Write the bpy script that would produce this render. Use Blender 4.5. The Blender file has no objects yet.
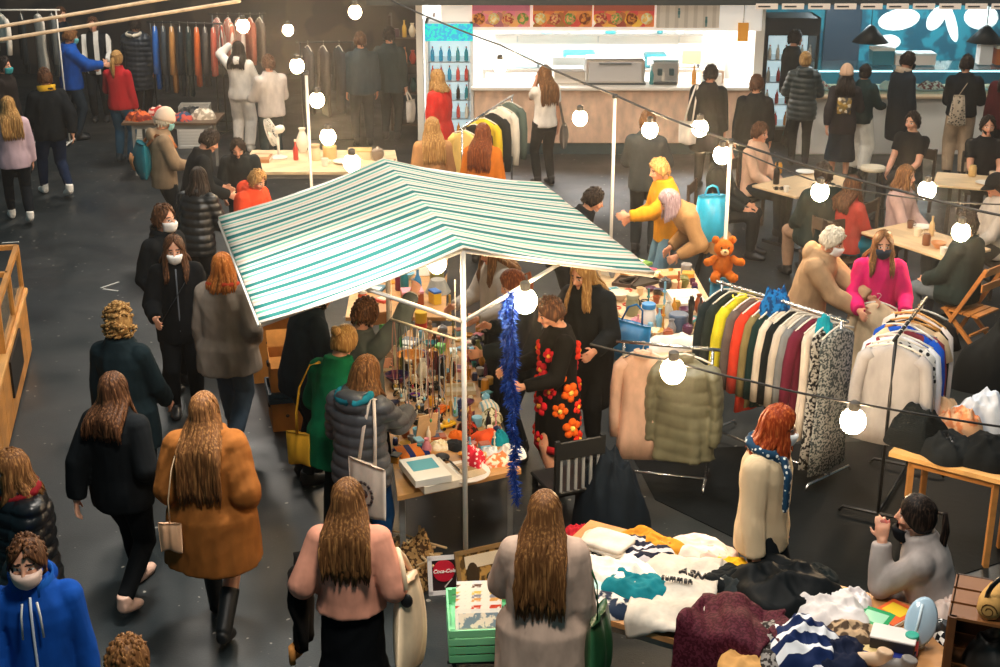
import bpy, math, random
import numpy as np
from mathutils import Vector, Matrix, noise
SC = bpy.context.scene
COL = SC.collection
TMP = bpy.data.scenes.new('tmp_build')
R = math.radians
PI = math.pi
# ------------------------------------------------------------------ camera
CH, CP, CF = 5.2, R(20.4), 1436.0
cam_d = bpy.data.cameras.new('camera')
cam = bpy.data.objects.new('camera', cam_d)
COL.objects.link(cam)
cam.location = (0, 0, CH)
cam.rotation_euler = (PI/2 - CP, 0, 0)
cam_d.sensor_width = 36
cam_d.lens = CF*36/1000
cam_d.clip_end = 200
SC.camera = cam
def P(px, py, z=0.0):
    """point at height z seen at that place of the photograph"""
    u, v = (px-500)/CF, (py-333.5)/CF
    dx, dy, dz = u, math.cos(CP)-v*math.sin(CP), -math.sin(CP)-v*math.cos(CP)
    t = (z-CH)/dz
    return Vector((dx*t, dy*t, z))
def PY(px, py, y):
    """point at distance y"""
    u, v = (px-500)/CF, (py-333.5)/CF
    dx, dy, dz = u, math.cos(CP)-v*math.sin(CP), -math.sin(CP)-v*math.cos(CP)
    t = y/dy
    return Vector((dx*t, y, CH+dz*t))
# ------------------------------------------------------------------ materials
def srgb(c):
    if isinstance(c, str):
        c = c.lstrip('#')
        c = tuple(int(c[i:i+2], 16)/255 for i in (0, 2, 4))
    return tuple((x/12.92 if x <= .04045 else ((x+.055)/1.055)**2.4) for x in c[:3]) + (1,)
MATS = {}
def mat(col='#808080', kind='cloth', rough=None, col2=None, scale=1.0, metal=0.0, emit=0.0):
    key = (col, kind, rough, col2, scale, metal, emit)
    if key in MATS:
        return MATS[key]
    m = bpy.data.materials.new('%s_%d' % (kind, len(MATS)))
    m.use_nodes = True
    nt = m.node_tree
    N, L = nt.nodes, nt.links
    b = N['Principled BSDF']
    c1 = srgb(col)
    c2 = srgb(col2) if col2 else None
    def new(t, **kw):
        n = N.new(t)
        for k, v in kw.items():
            setattr(n, k, v)
        return n
    tc = new('ShaderNodeTexCoord')
    def mapping(sx, sy, sz, rot=(0, 0, 0)):
        mp = new('ShaderNodeMapping')
        mp.inputs['Scale'].default_value = (sx, sy, sz)
        mp.inputs['Rotation'].default_value = rot
        L.new(tc.outputs['Object'], mp.inputs['Vector'])
        return mp.outputs['Vector']
    def noise_n(vec, sc, det=3):
        n = new('ShaderNodeTexNoise')
        n.inputs['Scale'].default_value = sc
        n.inputs['Detail'].default_value = det
        if vec is not None:
            L.new(vec, n.inputs['Vector'])
        return n.outputs['Fac']
    def ramp(fac, stops, interp='LINEAR'):
        r = new('ShaderNodeValToRGB')
        r.color_ramp.interpolation = interp
        el = r.color_ramp.elements
        while len(el) < len(stops):
            el.new(.5)
        for e, (p, c) in zip(el, stops):
            e.position = p
            e.color = c
        L.new(fac, r.inputs['Fac'])
        return r.outputs['Color']
    def mul(c, f):
        return (min(1, c[0]*f), min(1, c[1]*f), min(1, c[2]*f), 1)
    def bump(h, st, dist=.01):
        bp = new('ShaderNodeBump')
        bp.inputs['Strength'].default_value = st
        bp.inputs['Distance'].default_value = dist
        L.new(h, bp.inputs['Height'])
        L.new(bp.outputs['Normal'], b.inputs['Normal'])
    rg = {'cloth': .85, 'knit': .9, 'hair': .45, 'skin': .5, 'wood': .5, 'metal': .3, 'plain': .5, 'gloss': .2, 'puffer': .42, 'glass': .05}.get(kind, .7)
    b.inputs['Roughness'].default_value = rg if rough is None else rough
    b.inputs['Metallic'].default_value = metal
    if kind in ('cloth', 'knit', 'hair', 'mottle', 'stripe', 'stripex', 'stripez', 'spots', 'check', 'fluff', 'patch'):
        b.inputs['Specular IOR Level'].default_value = .12
    colour = None
    V = tc.outputs['Object']
    if kind in ('cloth', 'puffer', 'fluff'):
        f = noise_n(mapping(1, 1, .5), 9*scale)
        colour = ramp(f, [(.3, mul(c1, .78)), (.7, mul(c1, 1.16))])
        bump(noise_n(mapping(1, 1, .6), 16*scale, 4), .22, .010)
    elif kind == 'knit':
        w = new('ShaderNodeTexWave')
        w.bands_direction = 'Z'
        w.inputs['Scale'].default_value = 26*scale
        w.inputs['Distortion'].default_value = .8
        w.inputs['Detail'].default_value = 0
        L.new(V, w.inputs['Vector'])
        colour = ramp(w.outputs['Fac'], [(.1, mul(c1, .82)), (.8, mul(c1, 1.08))])
        bump(w.outputs['Fac'], .5, .004)
    elif kind == 'hair':
        f = noise_n(mapping(60, 60, 4), 1.5*scale, 3)
        c2 = c2 or mul(c1, 1.9)
        colour = ramp(f, [(.30, mul(c1, .8)), (.5, c1), (.74, c2)])
        bump(f, .4, .005)
    elif kind == 'skin':
        f = noise_n(V, 22)
        colour = ramp(f, [(.3, mul(c1, .9)), (.7, (c1[0]*1.05, c1[1]*.95, c1[2]*.92, 1))])
        b.inputs['Subsurface Weight'].default_value = .08
    elif kind == 'wood':
        w = new('ShaderNodeTexWave')
        w.inputs['Scale'].default_value = 1.6*scale
        w.inputs['Distortion'].default_value = 7
        w.inputs['Detail'].default_value = 4
        L.new(mapping(.5, 5, 5, (.03, .02, .1)), w.inputs['Vector'])
        colour = ramp(w.outputs['Fac'], [(.1, mul(c1, .86)), (.9, mul(c1, 1.06))])
    elif kind in ('stripe', 'stripez', 'stripex'):     # even bands along one axis
        ax = {'stripe': 'Y', 'stripez': 'Z', 'stripex': 'X'}[kind]
        sp = new('ShaderNodeSeparateXYZ')
        L.new(V, sp.inputs[0])
        mm = new('ShaderNodeMath', operation='MULTIPLY')
        mm.inputs[1].default_value = scale
        L.new(sp.outputs[ax], mm.inputs[0])
        fr = new('ShaderNodeMath', operation='FRACT')
        L.new(mm.outputs[0], fr.inputs[0])
        colour = ramp(fr.outputs[0], [(0, c1), (.6, c2)], 'CONSTANT')
    elif kind == 'spots':
        v = new('ShaderNodeTexVoronoi')
        v.inputs['Scale'].default_value = 22*scale
        L.new(V, v.inputs['Vector'])
        colour = ramp(v.outputs['Distance'], [(0, c2), (.34, c1)], 'CONSTANT')
    elif kind == 'mottle':
        f = noise_n(V, 24*scale, 2)
        colour = ramp(f, [(.47, c1), (.53, c2)])
    elif kind == 'check':
        k = new('ShaderNodeTexChecker')
        k.inputs['Scale'].default_value = 20*scale
        k.inputs['Color1'].default_value = c1
        k.inputs['Color2'].default_value = c2
        L.new(V, k.inputs['Vector'])
        colour = k.outputs['Color']
    elif kind == 'patch':         # random coloured cells: book pages, food photographs
        v = new('ShaderNodeTexVoronoi')
        v.inputs['Scale'].default_value = 9*scale
        L.new(V, v.inputs['Vector'])
        sp = new('ShaderNodeSeparateColor')
        L.new(v.outputs['Color'], sp.inputs[0])
        colour = ramp(sp.outputs[0], [(.2, c1), (.5, c2), (.8, mul(c1, .5)), (.95, srgb('#f4e6d0'))])
    if colour is not None:
        L.new(colour, b.inputs['Base Color'])
    else:
        b.inputs['Base Color'].default_value = c1
    if kind == 'glass':
        b.inputs['Transmission Weight'].default_value = 1
        b.inputs['IOR'].default_value = 1.2
    if emit:
        b.inputs['Emission Strength'].default_value = emit
        if colour is not None:
            L.new(colour, b.inputs['Emission Color'])
        else:
            b.inputs['Emission Color'].default_value = c1
    MATS[key] = m
    return m
# ------------------------------------------------------------------ mesh building
class MB:
    def __init__(s):
        s.v, s.f, s.m = [], [], []
    def add(s, vs, fs, mi=0):
        o = len(s.v)
        s.v.extend([tuple(v) for v in vs])
        s.f.extend([tuple(i+o for i in f) for f in fs])
        s.m.extend([mi]*len(fs))
        return s
    def loft(s, pts, rad, n=12, side=(1, 0, 0), mi=0, cap=True, wob=None, sup=2.0):
        pts = [Vector(p) for p in pts]
        side = Vector(side)
        vs, K = [], len(pts)
        for i, p in enumerate(pts):
            t = (pts[min(i+1, K-1)]-pts[max(i-1, 0)])
            t = t.normalized() if t.length > 1e-9 else Vector((0, 0, 1))
            sd = side - t*side.dot(t)
            if sd.length < 1e-3:
                sd = t.orthogonal()
            sd.normalize()
            fw = t.cross(sd)
            r = rad[i] if i < len(rad) else rad[-1]
            rx, ry = r if isinstance(r, (tuple, list)) else (r, r)
            for k in range(n):
                a = 2*PI*k/n
                ca, sa = math.cos(a), math.sin(a)
                if sup != 2.0:
                    ca = math.copysign(abs(ca)**(2/sup), ca)
                    sa = math.copysign(abs(sa)**(2/sup), sa)
                w = 1 if wob is None else wob(i/(K-1), a)
                vs.append(p + sd*(rx*ca*w) + fw*(ry*sa*w))
        fs = []
        for i in range(K-1):
            for k in range(n):
                k2 = (k+1) % n
                fs.append((i*n+k, i*n+k2, (i+1)*n+k2, (i+1)*n+k))
        if cap:
            fs.append(tuple(range(n-1, -1, -1)))
            fs.append(tuple((K-1)*n+k for k in range(n)))
        return s.add(vs, fs, mi)
    def tube(s, pts, r, n=6, mi=0, cap=True):
        return s.loft(pts, [r]*len(pts) if not isinstance(r, list) else r, n, side=(.3, .2, .93), mi=mi, cap=cap)
    def box(s, c, d, rz=0, mi=0, bev=0.0, M=None):
        x, y, z = d[0]/2, d[1]/2, d[2]/2
        b = min(bev, x*.9, y*.9, z*.9)
        M = M or Matrix.Rotation(rz, 4, 'Z')
        c = Vector(c)
        if b <= 0:
            vs = [Vector((sx*x, sy*y, sz*z)) for sz in (-1, 1) for sx, sy in ((-1, -1), (1, -1), (1, 1), (-1, 1))]
            fs = [(3, 2, 1, 0), (4, 5, 6, 7), (0, 1, 5, 4), (1, 2, 6, 5), (2, 3, 7, 6), (3, 0, 4, 7)]
        else:
            vs = []
            for zz, ins in ((-z, b), (-z+b, 0), (z-b, 0), (z, b)):
                X, Y = x-ins, y-ins
                q = b if ins == 0 else b*.6
                for sx, sy in ((-1, -1), (1, -1), (1, 1), (-1, 1)):
                    pa, pb = Vector((sx*X, sy*(Y-q), zz)), Vector((sx*(X-q), sy*Y, zz))
                    vs += [pa, pb] if sx*sy < 0 else [pb, pa]
            # ring order: fix so it runs round
            fs = []
            n = 8
            ring = []
            for i in range(4):
                r = vs[i*8:(i+1)*8]
                r.sort(key=lambda p: math.atan2(p.y, p.x))
                ring += r
            vs = ring
            for i in range(3):
                for k in range(n):
                    k2 = (k+1) % n
                    fs.append((i*n+k, i*n+k2, (i+1)*n+k2, (i+1)*n+k))
            fs += [tuple(range(n-1, -1, -1)), tuple(3*n+k for k in range(n))]
        return s.add([M @ v + c for v in vs], fs, mi)
    def bar(s, a, b, w, t=None, mi=0, up=(0, 0, 1)):
        """square bar from a to b"""
        a, b = Vector(a), Vector(b)
        return s.loft([a, b], [(w*.7071, (t or w)*.7071)]*2, 4, side=Vector(up), mi=mi) if False else s._bar(a, b, w, t or w, mi, Vector(up))
    def _bar(s, a, b, w, t, mi, up):
        d = (b-a).normalized()
        sx = d.cross(up)
        if sx.length < 1e-3:
            sx = d.cross(Vector((1, 0, 0)))
        sx.normalize()
        uz = sx.cross(d)
        vs = [q + sx*(w/2*i) + uz*(t/2*j) for q in (a, b) for i, j in ((-1, -1), (1, -1), (1, 1), (-1, 1))]
        return s.add(vs, [(3, 2, 1, 0), (4, 5, 6, 7), (0, 1, 5, 4), (1, 2, 6, 5), (2, 3, 7, 6), (3, 0, 4, 7)], mi)
    def lathe(s, prof, c=(0, 0, 0), n=16, mi=0, M=None):
        """prof: (radius, z) from the bottom up"""
        vs, fs, K = [], [], len(prof)
        c = Vector(c)
        for r, z in prof:
            for k in range(n):
                a = 2*PI*k/n
                p = Vector((max(r, 1e-4)*math.cos(a), max(r, 1e-4)*math.sin(a), z))
                vs.append((M @ p if M else p) + c)
        for i in range(K-1):
            for k in range(n):
                k2 = (k+1) % n
                fs.append((i*n+k, i*n+k2, (i+1)*n+k2, (i+1)*n+k))
        fs += [tuple(range(n-1, -1, -1)), tuple((K-1)*n+k for k in range(n))]
        return s.add(vs, fs, mi)
    def ball(s, c, r, nu=12, nv=8, mi=0, M=None, f=None):
        r = (r, r, r) if not isinstance(r, (tuple, list)) else r
        c = Vector(c)
        vs, fs = [], []
        for j in range(1, nv):
            e = PI*j/nv - PI/2
            for k in range(nu):
                a = 2*PI*k/nu
                p = Vector((math.cos(e)*math.cos(a), math.cos(e)*math.sin(a), math.sin(e)))
                if f:
                    p = f(p)
                p = Vector((p.x*r[0], p.y*r[1], p.z*r[2]))
                vs.append((M @ p if M else p) + c)
        for z in (-1, 1):
            p = Vector((0, 0, z))
            if f:
                p = f(p)
            p = Vector((p.x*r[0], p.y*r[1], p.z*r[2]))
            vs.append((M @ p if M else p) + c)
        nb = (nv-1)*nu
        for j in range(nv-2):
            for k in range(nu):
                k2 = (k+1) % nu
                fs.append((j*nu+k, j*nu+k2, (j+1)*nu+k2, (j+1)*nu+k))
        for k in range(nu):
            k2 = (k+1) % nu
            fs.append((nb, k2, k))
            fs.append((nb+1, (nv-2)*nu+k, (nv-2)*nu+k2))
        return s.add(vs, fs, mi)
    def shell(s, grid, th, mi=0, off=None):
        """closed sheet of thickness th from rows of points; off = direction, else along normals"""
        nu, nv = len(grid), len(grid[0])
        A = np.array([[tuple(p) for p in row] for row in grid], float)
        du, dv = np.gradient(A, axis=0), np.gradient(A, axis=1)
        nn = np.cross(du, dv)
        nn /= np.maximum(np.linalg.norm(nn, axis=2, keepdims=True), 1e-9)
        if off is not None:
            nn[:] = off
        B = A + nn*th
        vs = list(A.reshape(-1, 3)) + list(B.reshape(-1, 3))
        o = nu*nv
        fs = []
        for i in range(nu-1):
            for j in range(nv-1):
                a, b, c, d = i*nv+j, i*nv+j+1, (i+1)*nv+j+1, (i+1)*nv+j
                fs += [(a, b, c, d), (o+d, o+c, o+b, o+a)]
        for i in range(nu-1):
            for j in (0, nv-1):
                a, b = i*nv+j, (i+1)*nv+j
                fs.append((a, b, o+b, o+a) if j == 0 else (b, a, o+a, o+b))
        for j in range(nv-1):
            for i in (0, nu-1):
                a, b = i*nv+j, i*nv+j+1
                fs.append((b, a, o+a, o+b) if i == 0 else (a, b, o+b, o+a))
        return s.add(vs, fs, mi)
    def mesh(s, name='m'):
        me = bpy.data.meshes.new(name)
        me.from_pydata(s.v, [], s.f)
        me.validate(clean_customdata=False)
        if len(me.polygons) == len(s.m):
            me.polygons.foreach_set('material_index', s.m)
        me.update()
        return me
    def build(s, name, mats, parent=None, smooth=True, angle=None, loc=None, rot=None):
        me = s.mesh(name)
        return link(name, me, mats, parent, smooth, angle, loc, rot)
def link(name, me, mats, parent=None, smooth=True, angle=None, loc=None, rot=None):
    for m in (mats if isinstance(mats, (list, tuple)) else [mats]):
        me.materials.append(m)
    if smooth:
        me.polygons.foreach_set('use_smooth', [True]*len(me.polygons))
        if angle:
            try:
                me.set_sharp_from_angle(angle=R(angle))
            except Exception:
                pass
    o = bpy.data.objects.new(name, me)
    COL.objects.link(o)
    if parent is not None:
        o.parent = parent
    if loc is not None:
        o.location = loc
    if rot is not None:
        o.rotation_euler = rot if isinstance(rot, (tuple, list)) else (0, 0, rot)
    return o
def remesh(mb, voxel, smooth=4):
    me = mb.mesh('t')
    ob = bpy.data.objects.new('t', me)
    TMP.collection.objects.link(ob)
    md = ob.modifiers.new('r', 'REMESH')
    md.mode = 'VOXEL'
    md.voxel_size = voxel
    if smooth:
        sm = ob.modifiers.new('s', 'SMOOTH')
        sm.factor = .5
        sm.iterations = smooth
    vl = TMP.view_layers[0]
    vl.update()
    dg = vl.depsgraph
    dg.update()
    out = bpy.data.meshes.new_from_object(ob.evaluated_get(dg), depsgraph=dg)
    bpy.data.objects.remove(ob)
    bpy.data.meshes.remove(me)
    return out
def verts(me):
    a = np.empty(len(me.vertices)*3, np.float32)
    me.vertices.foreach_get('co', a)
    return a.reshape(-1, 3).astype(float)
def normals(me):
    a = np.empty(len(me.vertices)*3, np.float32)
    me.vertex_normals.foreach_get('vector', a)
    return a.reshape(-1, 3).astype(float)
def setverts(me, a):
    me.vertices.foreach_set('co', np.ascontiguousarray(a, np.float32).ravel())
    me.update()
def wave3(a, seed, f):
    """cheap smooth noise in numpy"""
    r = np.random.RandomState(seed)
    o = np.zeros(len(a))
    for i in range(5):
        k = r.normal(size=3)*np.array(f)*(1+.45*i)
        o += np.sin(a @ k + r.uniform(0, 6.28))/(1+.35*i)
    return o/2.2
def empty(name, loc=(0, 0, 0), rz=0):
    o = bpy.data.objects.new(name, None)
    COL.objects.link(o)
    o.location = loc
    o.rotation_euler = (0, 0, rz)
    o.empty_display_size = .1
    return o
LABELS = {}
def tag(o, label, cat, group=None):
    o['label'] = label
    o['category'] = cat
    if group:
        o['group'] = group
    w = len(label.split())
    if not 4 <= w <= 16:
        print('LABEL LENGTH', w, label)
    if label in LABELS:
        print('LABEL TWICE', label)
    LABELS[label] = o
    return o
def struct(o):
    o['kind'] = 'structure'
    return o
# ------------------------------------------------------------------ people
def ik(a, b, l1, l2, hint):
    a, b = Vector(a), Vector(b)
    d = b-a
    L = min(d.length, (l1+l2)*.995)
    dn = d.normalized()
    b = a+dn*L
    x = (l1*l1-l2*l2+L*L)/(2*L)
    hh = math.sqrt(max(l1*l1-x*x, 0))
    h = Vector(hint)
    h = h-dn*h.dot(dn)
    h = h.normalized() if h.length > 1e-4 else dn.orthogonal().normalized()
    return a+dn*x+h*hh, b
ARMS = {'down': (.235, .05, .80), 'pocket': (.205, .13, .93), 'bent': (.20, .34, 1.06), 'fwd': (.15, .46, 1.15), 'reach': (.14, .55, 1.02),
        'up': (.24, .36, 1.62), 'chest': (.05, .27, 1.20), 'face': (.05, .20, 1.48), 'cross': (-.08, .25, 1.10), 'back': (.225, -.20, .88),
        'swing': (.225, .24, .90), 'lap': (.12, .33, .98), 'strap': (.16, .16, 1.30), 'low': (.16, .45, .86), 'side': (.34, .20, .98)}
SKIN = ['#d9a183', '#e0ab8c', '#cf9676', '#e3b598']
class Pose:
    def __init__(p, h=1.7, lean=0, pose='stand', la='down', ra='down', head=(0, 0), twist=0, female=False, side=0):
        p.s = h/1.72
        p.lean, p.twist, p.side = R(lean), R(twist), R(side)
        p.pose, p.female = pose, female
        p.pz = {'stand': .93, 'walk': .915, 'sit': .555, 'crouch': .36}[pose]
        p.gw = .93 if female else 1.0
        # legs
        if pose == 'stand':
            ft = [(-.10, .02, .085), (.10, -.01, .085)]
        elif pose == 'walk':
            ft = [(-.09, .26, .09), (.09, -.24, .16)]
        elif pose == 'sit':
            ft = [(-.13, .40, .085), (.13, .44, .085)]
        else:
            ft = [(-.13, .22, .085), (.13, .28, .085)]
        p.hip, p.knee, p.ank = [], [], []
        for sx, f in zip((-1, 1), ft):
            hpt = Vector((sx*.09, 0, p.pz-.03))
            k, a = ik(hpt, f, .43, .42, (sx*.08, 1, .35 if pose in ('sit', 'crouch') else 0))
            p.hip.append(hpt)
            p.knee.append(k)
            p.ank.append(a)
        # arms
        p.sh, p.el, p.wr, p.hd = [], [], [], []
        for sx, a in ((-1, la), (1, ra)):
            t = ARMS[a] if isinstance(a, str) else a
            s0 = p.tf((sx*.166*p.gw, -.005, 1.368))
            tg = Vector((sx*t[0], t[1], t[2]))
            tg = p.tf(tg)
            if a in ('down', 'back', 'swing') and p.lean > .3:
                tg = s0 + Vector((sx*.06, .08, -.52))
            e, w = ik(s0, tg, .29, .255, p.rot(Vector((sx*.35, -.2, -1)) if a in ('face', 'chest', 'cross', 'lap', 'strap') else Vector((sx*.40, -.8, -.5))))
            p.sh.append(s0)
            p.el.append(e)
            p.wr.append(w)
            fd = (w-e).normalized()
            p.hd.append(fd)
        p.nk = p.tf((0, .0, 1.47))
        pit, yaw = head
        p.HR = Matrix.Rotation(-R(yaw), 3, 'Z') @ Matrix.Rotation(-R(pit), 3, 'X') @ Matrix.Rotation(-p.lean*.45, 3, 'X')
        p.hc = p.nk + p.HR @ Vector((0, .022, .135))
        p.top = p.hc + p.HR @ Vector((0, 0, .115))
    def rot(p, v, k=1.0):
        a = p.lean*k
        v = Matrix.Rotation(p.side*k, 3, 'Y') @ Vector(v)
        v = Matrix.Rotation(-a, 3, 'X') @ v
        return Matrix.Rotation(-p.twist*k, 3, 'Z') @ v
    def tf(p, v):
        """standing coordinates -> posed (torso part)"""
        v = Vector(v)
        k = min(1, max(0, (v.z-.80)/.28))
        k = k*k*(3-2*k)
        q = v-Vector((0, 0, .93))
        return p.rot(q, k)+Vector((0, 0, p.pz))
def head_shape(q):
    x, y, z = q
    if z < 0:
        t = -z
        x *= 1-.30*t*t-.08*t
        if y > 0:
            y *= 1-.10*t
        else:
            y *= 1-.22*t
    else:
        y *= 1+.04*z
        x *= 1+.04*z
    if y > .3:
        y -= .06*(y-.3)
    return Vector((x, y, z))
HAIRC = {'brown': ('#472d1d', '#8c6040'), 'dark': ('#1d1714', '#4c3b30'), 'blond': ('#9c7443', '#e0b878'), 'lightbrown': ('#6a4629', '#b07e4b'), 'red': ('#8a3416', '#d0703a'),
         'grey': ('#8c8480', '#c9c2bd'), 'white': ('#c9c0ae', '#f2ead8'), 'auburn': ('#6b3318', '#b0673a'), 'ginger': ('#b5662a', '#e39a52'), 'violet': ('#9c8790', '#cdbcc4')}
def hair_mesh(p, style, seed, n=None, B=.03):
    rg = random.Random(seed)
    mb = MB()
    rx, ry, rz = .083, .104, .124
    H = lambda az, el, k=1.0: Vector((math.sin(az)*math.cos(el)*rx*k, -math.cos(az)*math.cos(el)*ry*k-.004, math.sin(el)*rz*k))   # az 0 = back of the head
    W = lambda q: p.hc + p.HR @ q
    # scalp cap
    grid = []
    for i in range(9):
        row = []
        for j in range(25):
            az = -PI + 2*PI*j/24
            f = abs(az)/PI
            low = R(-38) if f < .45 else R(-38+(f-.45)/.55*92)
            if style in ('short', 'cap'):
                low = max(low, R(-22)) if f < .5 else low
            el = PI/2 - (PI/2-low)*i/8
            row.append(W(H(az, el, .99)))
        grid.append(row)
    mb.shell(grid, .012 if style != 'short' else .016)
    Hs = {'long': .40, 'bob': .16, 'mid': .26, 'vlong': .52}.get(style)
    if Hs:
        N = n or 84
        for i in range(N):
            az = R(-128+256*(i+rg.random())/N)
            L = Hs*rg.uniform(.86, 1.06)
            f = abs(az)
            pts, k = [], rg.uniform(1.0, 1.10)
            st = rg.uniform(60, 84)
            for e in (st, 42, 15, -8):
                pts.append(W(H(az*(.55+.45*(1-e/90)), R(e), k)))
            q = pts[-1].copy()
            m = 6 if Hs > .2 else 4
            out = p.HR @ Vector((math.sin(az), -math.cos(az), 0))
            wv = rg.uniform(0, 6.28)
            wa = rg.uniform(.002, .010)
            for j in range(1, m+1):
                d = L*j/m
                w = q + Vector((0, 0, -d)) + out*(.018*min(1, d/.15))
                back = p.tf((0, -.175, 1.40)).y
                if p.lean > .3:
                    w.y += .0
                elif w.z < p.nk.z+.08 and f < R(95):
                    t = min(1, (p.nk.z+.08-w.z)/.06)
                    sl_ = w.y-(1.3 if Hs > .2 else .45)*(p.nk.z+.08-w.z)
                    lim = -(.135+B)-.014*rg.random() + (p.tf((0, 0, w.z if p.pose in ('stand', 'walk') else w.z+.93-p.pz)).y)
                    if w.y > lim:
                        w.y = max(w.y*(1-t)+lim*t, sl_)
                    w.x *= 1+.25*t*(1 if abs(w.x) < .12 else 0)
                elif w.z < p.nk.z:
                    t = min(1, (p.nk.z-w.z)/.12)
                    w.y = w.y*(1-t) + t*(p.nk.y+.115+B)
                w.x += math.sin(wv+d*22)*wa
                w.y += math.cos(wv+d*19)*wa*.6
                pts.append(w)
            r0 = rg.uniform(.012, .019)
            rad = [(r0*.5, .006)]+[(r0*1.25, .008)]*(len(pts)-2)+[(.003, .002)]
            mb.loft(pts, rad, 5, side=p.HR @ Vector((math.cos(az), math.sin(az), 0)))
    elif style in ('pony', 'bun'):
        for i in range(26):
            az = R(-110+220*i/25)
            pts = [W(H(az*.9, R(e), 1.03)) for e in (62, 30)]
            pts.append(W(Vector((rg.uniform(-.012, .012), -ry*1.08, .035))))
            mb.loft(pts, [.008, .014, .008], 5)
        b0 = W(Vector((0, -ry*1.1, .03)))
        if style == 'bun':
            mb.ball(b0+p.HR @ Vector((0, -.02, .03)), (.04, .04, .038), 10, 8, f=lambda q: q*(1+.1*math.sin(q.x*9+q.z*11)))
        else:
            for i in range(16):
                a = rg.uniform(0, 6.28)
                o = Vector((math.cos(a), math.sin(a)*.6, 0))*rg.uniform(.0, .018)
                L = rg.uniform(.24, .33)
                pts = [b0, b0+p.HR @ Vector((0, -.045, .0))+o*.8, b0+p.HR @ Vector((0, -.06, 0))+Vector((0, 0, -L*.35))+o*1.8, b0+p.HR @ Vector((0, -.04, 0))+Vector((0, -.01, -L*.7))+o*1.7, b0+Vector((0, -.045, -L))+o]
                mb.loft(pts, [.008, .011, .013, .011, .003], 5)
    elif style == 'curly':
        for i in range(150):
            az, el = rg.uniform(-PI, PI), R(rg.uniform(-35, 88))
            if abs(az) > R(115) and el < R(32):
                continue
            c = W(H(az, el, rg.uniform(1.08, 1.3)))
            r = rg.uniform(.016, .026)
            ph = rg.uniform(0, 6)
            pts = [c + r*Vector((math.cos(ph+t), math.sin(ph+t), .45*(t-4)*.35)) for t in (0, 1.1, 2.2, 3.3, 4.4, 5.5, 6.6)]
            mb.loft(pts, [.006]+[.011]*5+[.005], 5)
    elif style in ('short', 'fringe', 'bald'):
        for i in range(n or 90):
            az, el = rg.uniform(-PI, PI), R(rg.uniform(-18, 86))
            if abs(az) > R(105) and el < R(40):
                continue
            if style == 'bald' and el > R(10):
                continue
            d = .05*rg.uniform(.6, 1.2)
            a2 = az + rg.uniform(-.25, .25)
            e2 = el - R(24) if abs(az) < 2.2 else el - R(12)
            mb.loft([W(H(az, el, 1.05)), W(H((az+a2)/2, (el+e2)/2, 1.14)), W(H(a2, e2, 1.07))], [.007, .013, .004], 5)
    return mb
def arm_loft(m, inn, S, E, W_, r, n, full=True):
    m.loft([inn, inn.lerp(S, .6)], [r[0], r[0]], n)
    m.ball(inn.lerp(S, .35), r[0]*1.04, 12, 8)
    m.ball(S, r[1]*1.10, 12, 8)
    m.loft([S, S.lerp(E, .12), S.lerp(E, .5), E.lerp(S, .06)], [r[1], r[1]*1.06, r[2], r[3]], n)
    if full:
        m.ball(E, r[3]*1.03, 10, 8)
        m.loft([E.lerp(W_, .04), E.lerp(W_, .4), W_], [r[3], r[4], r[5]], n)
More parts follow.
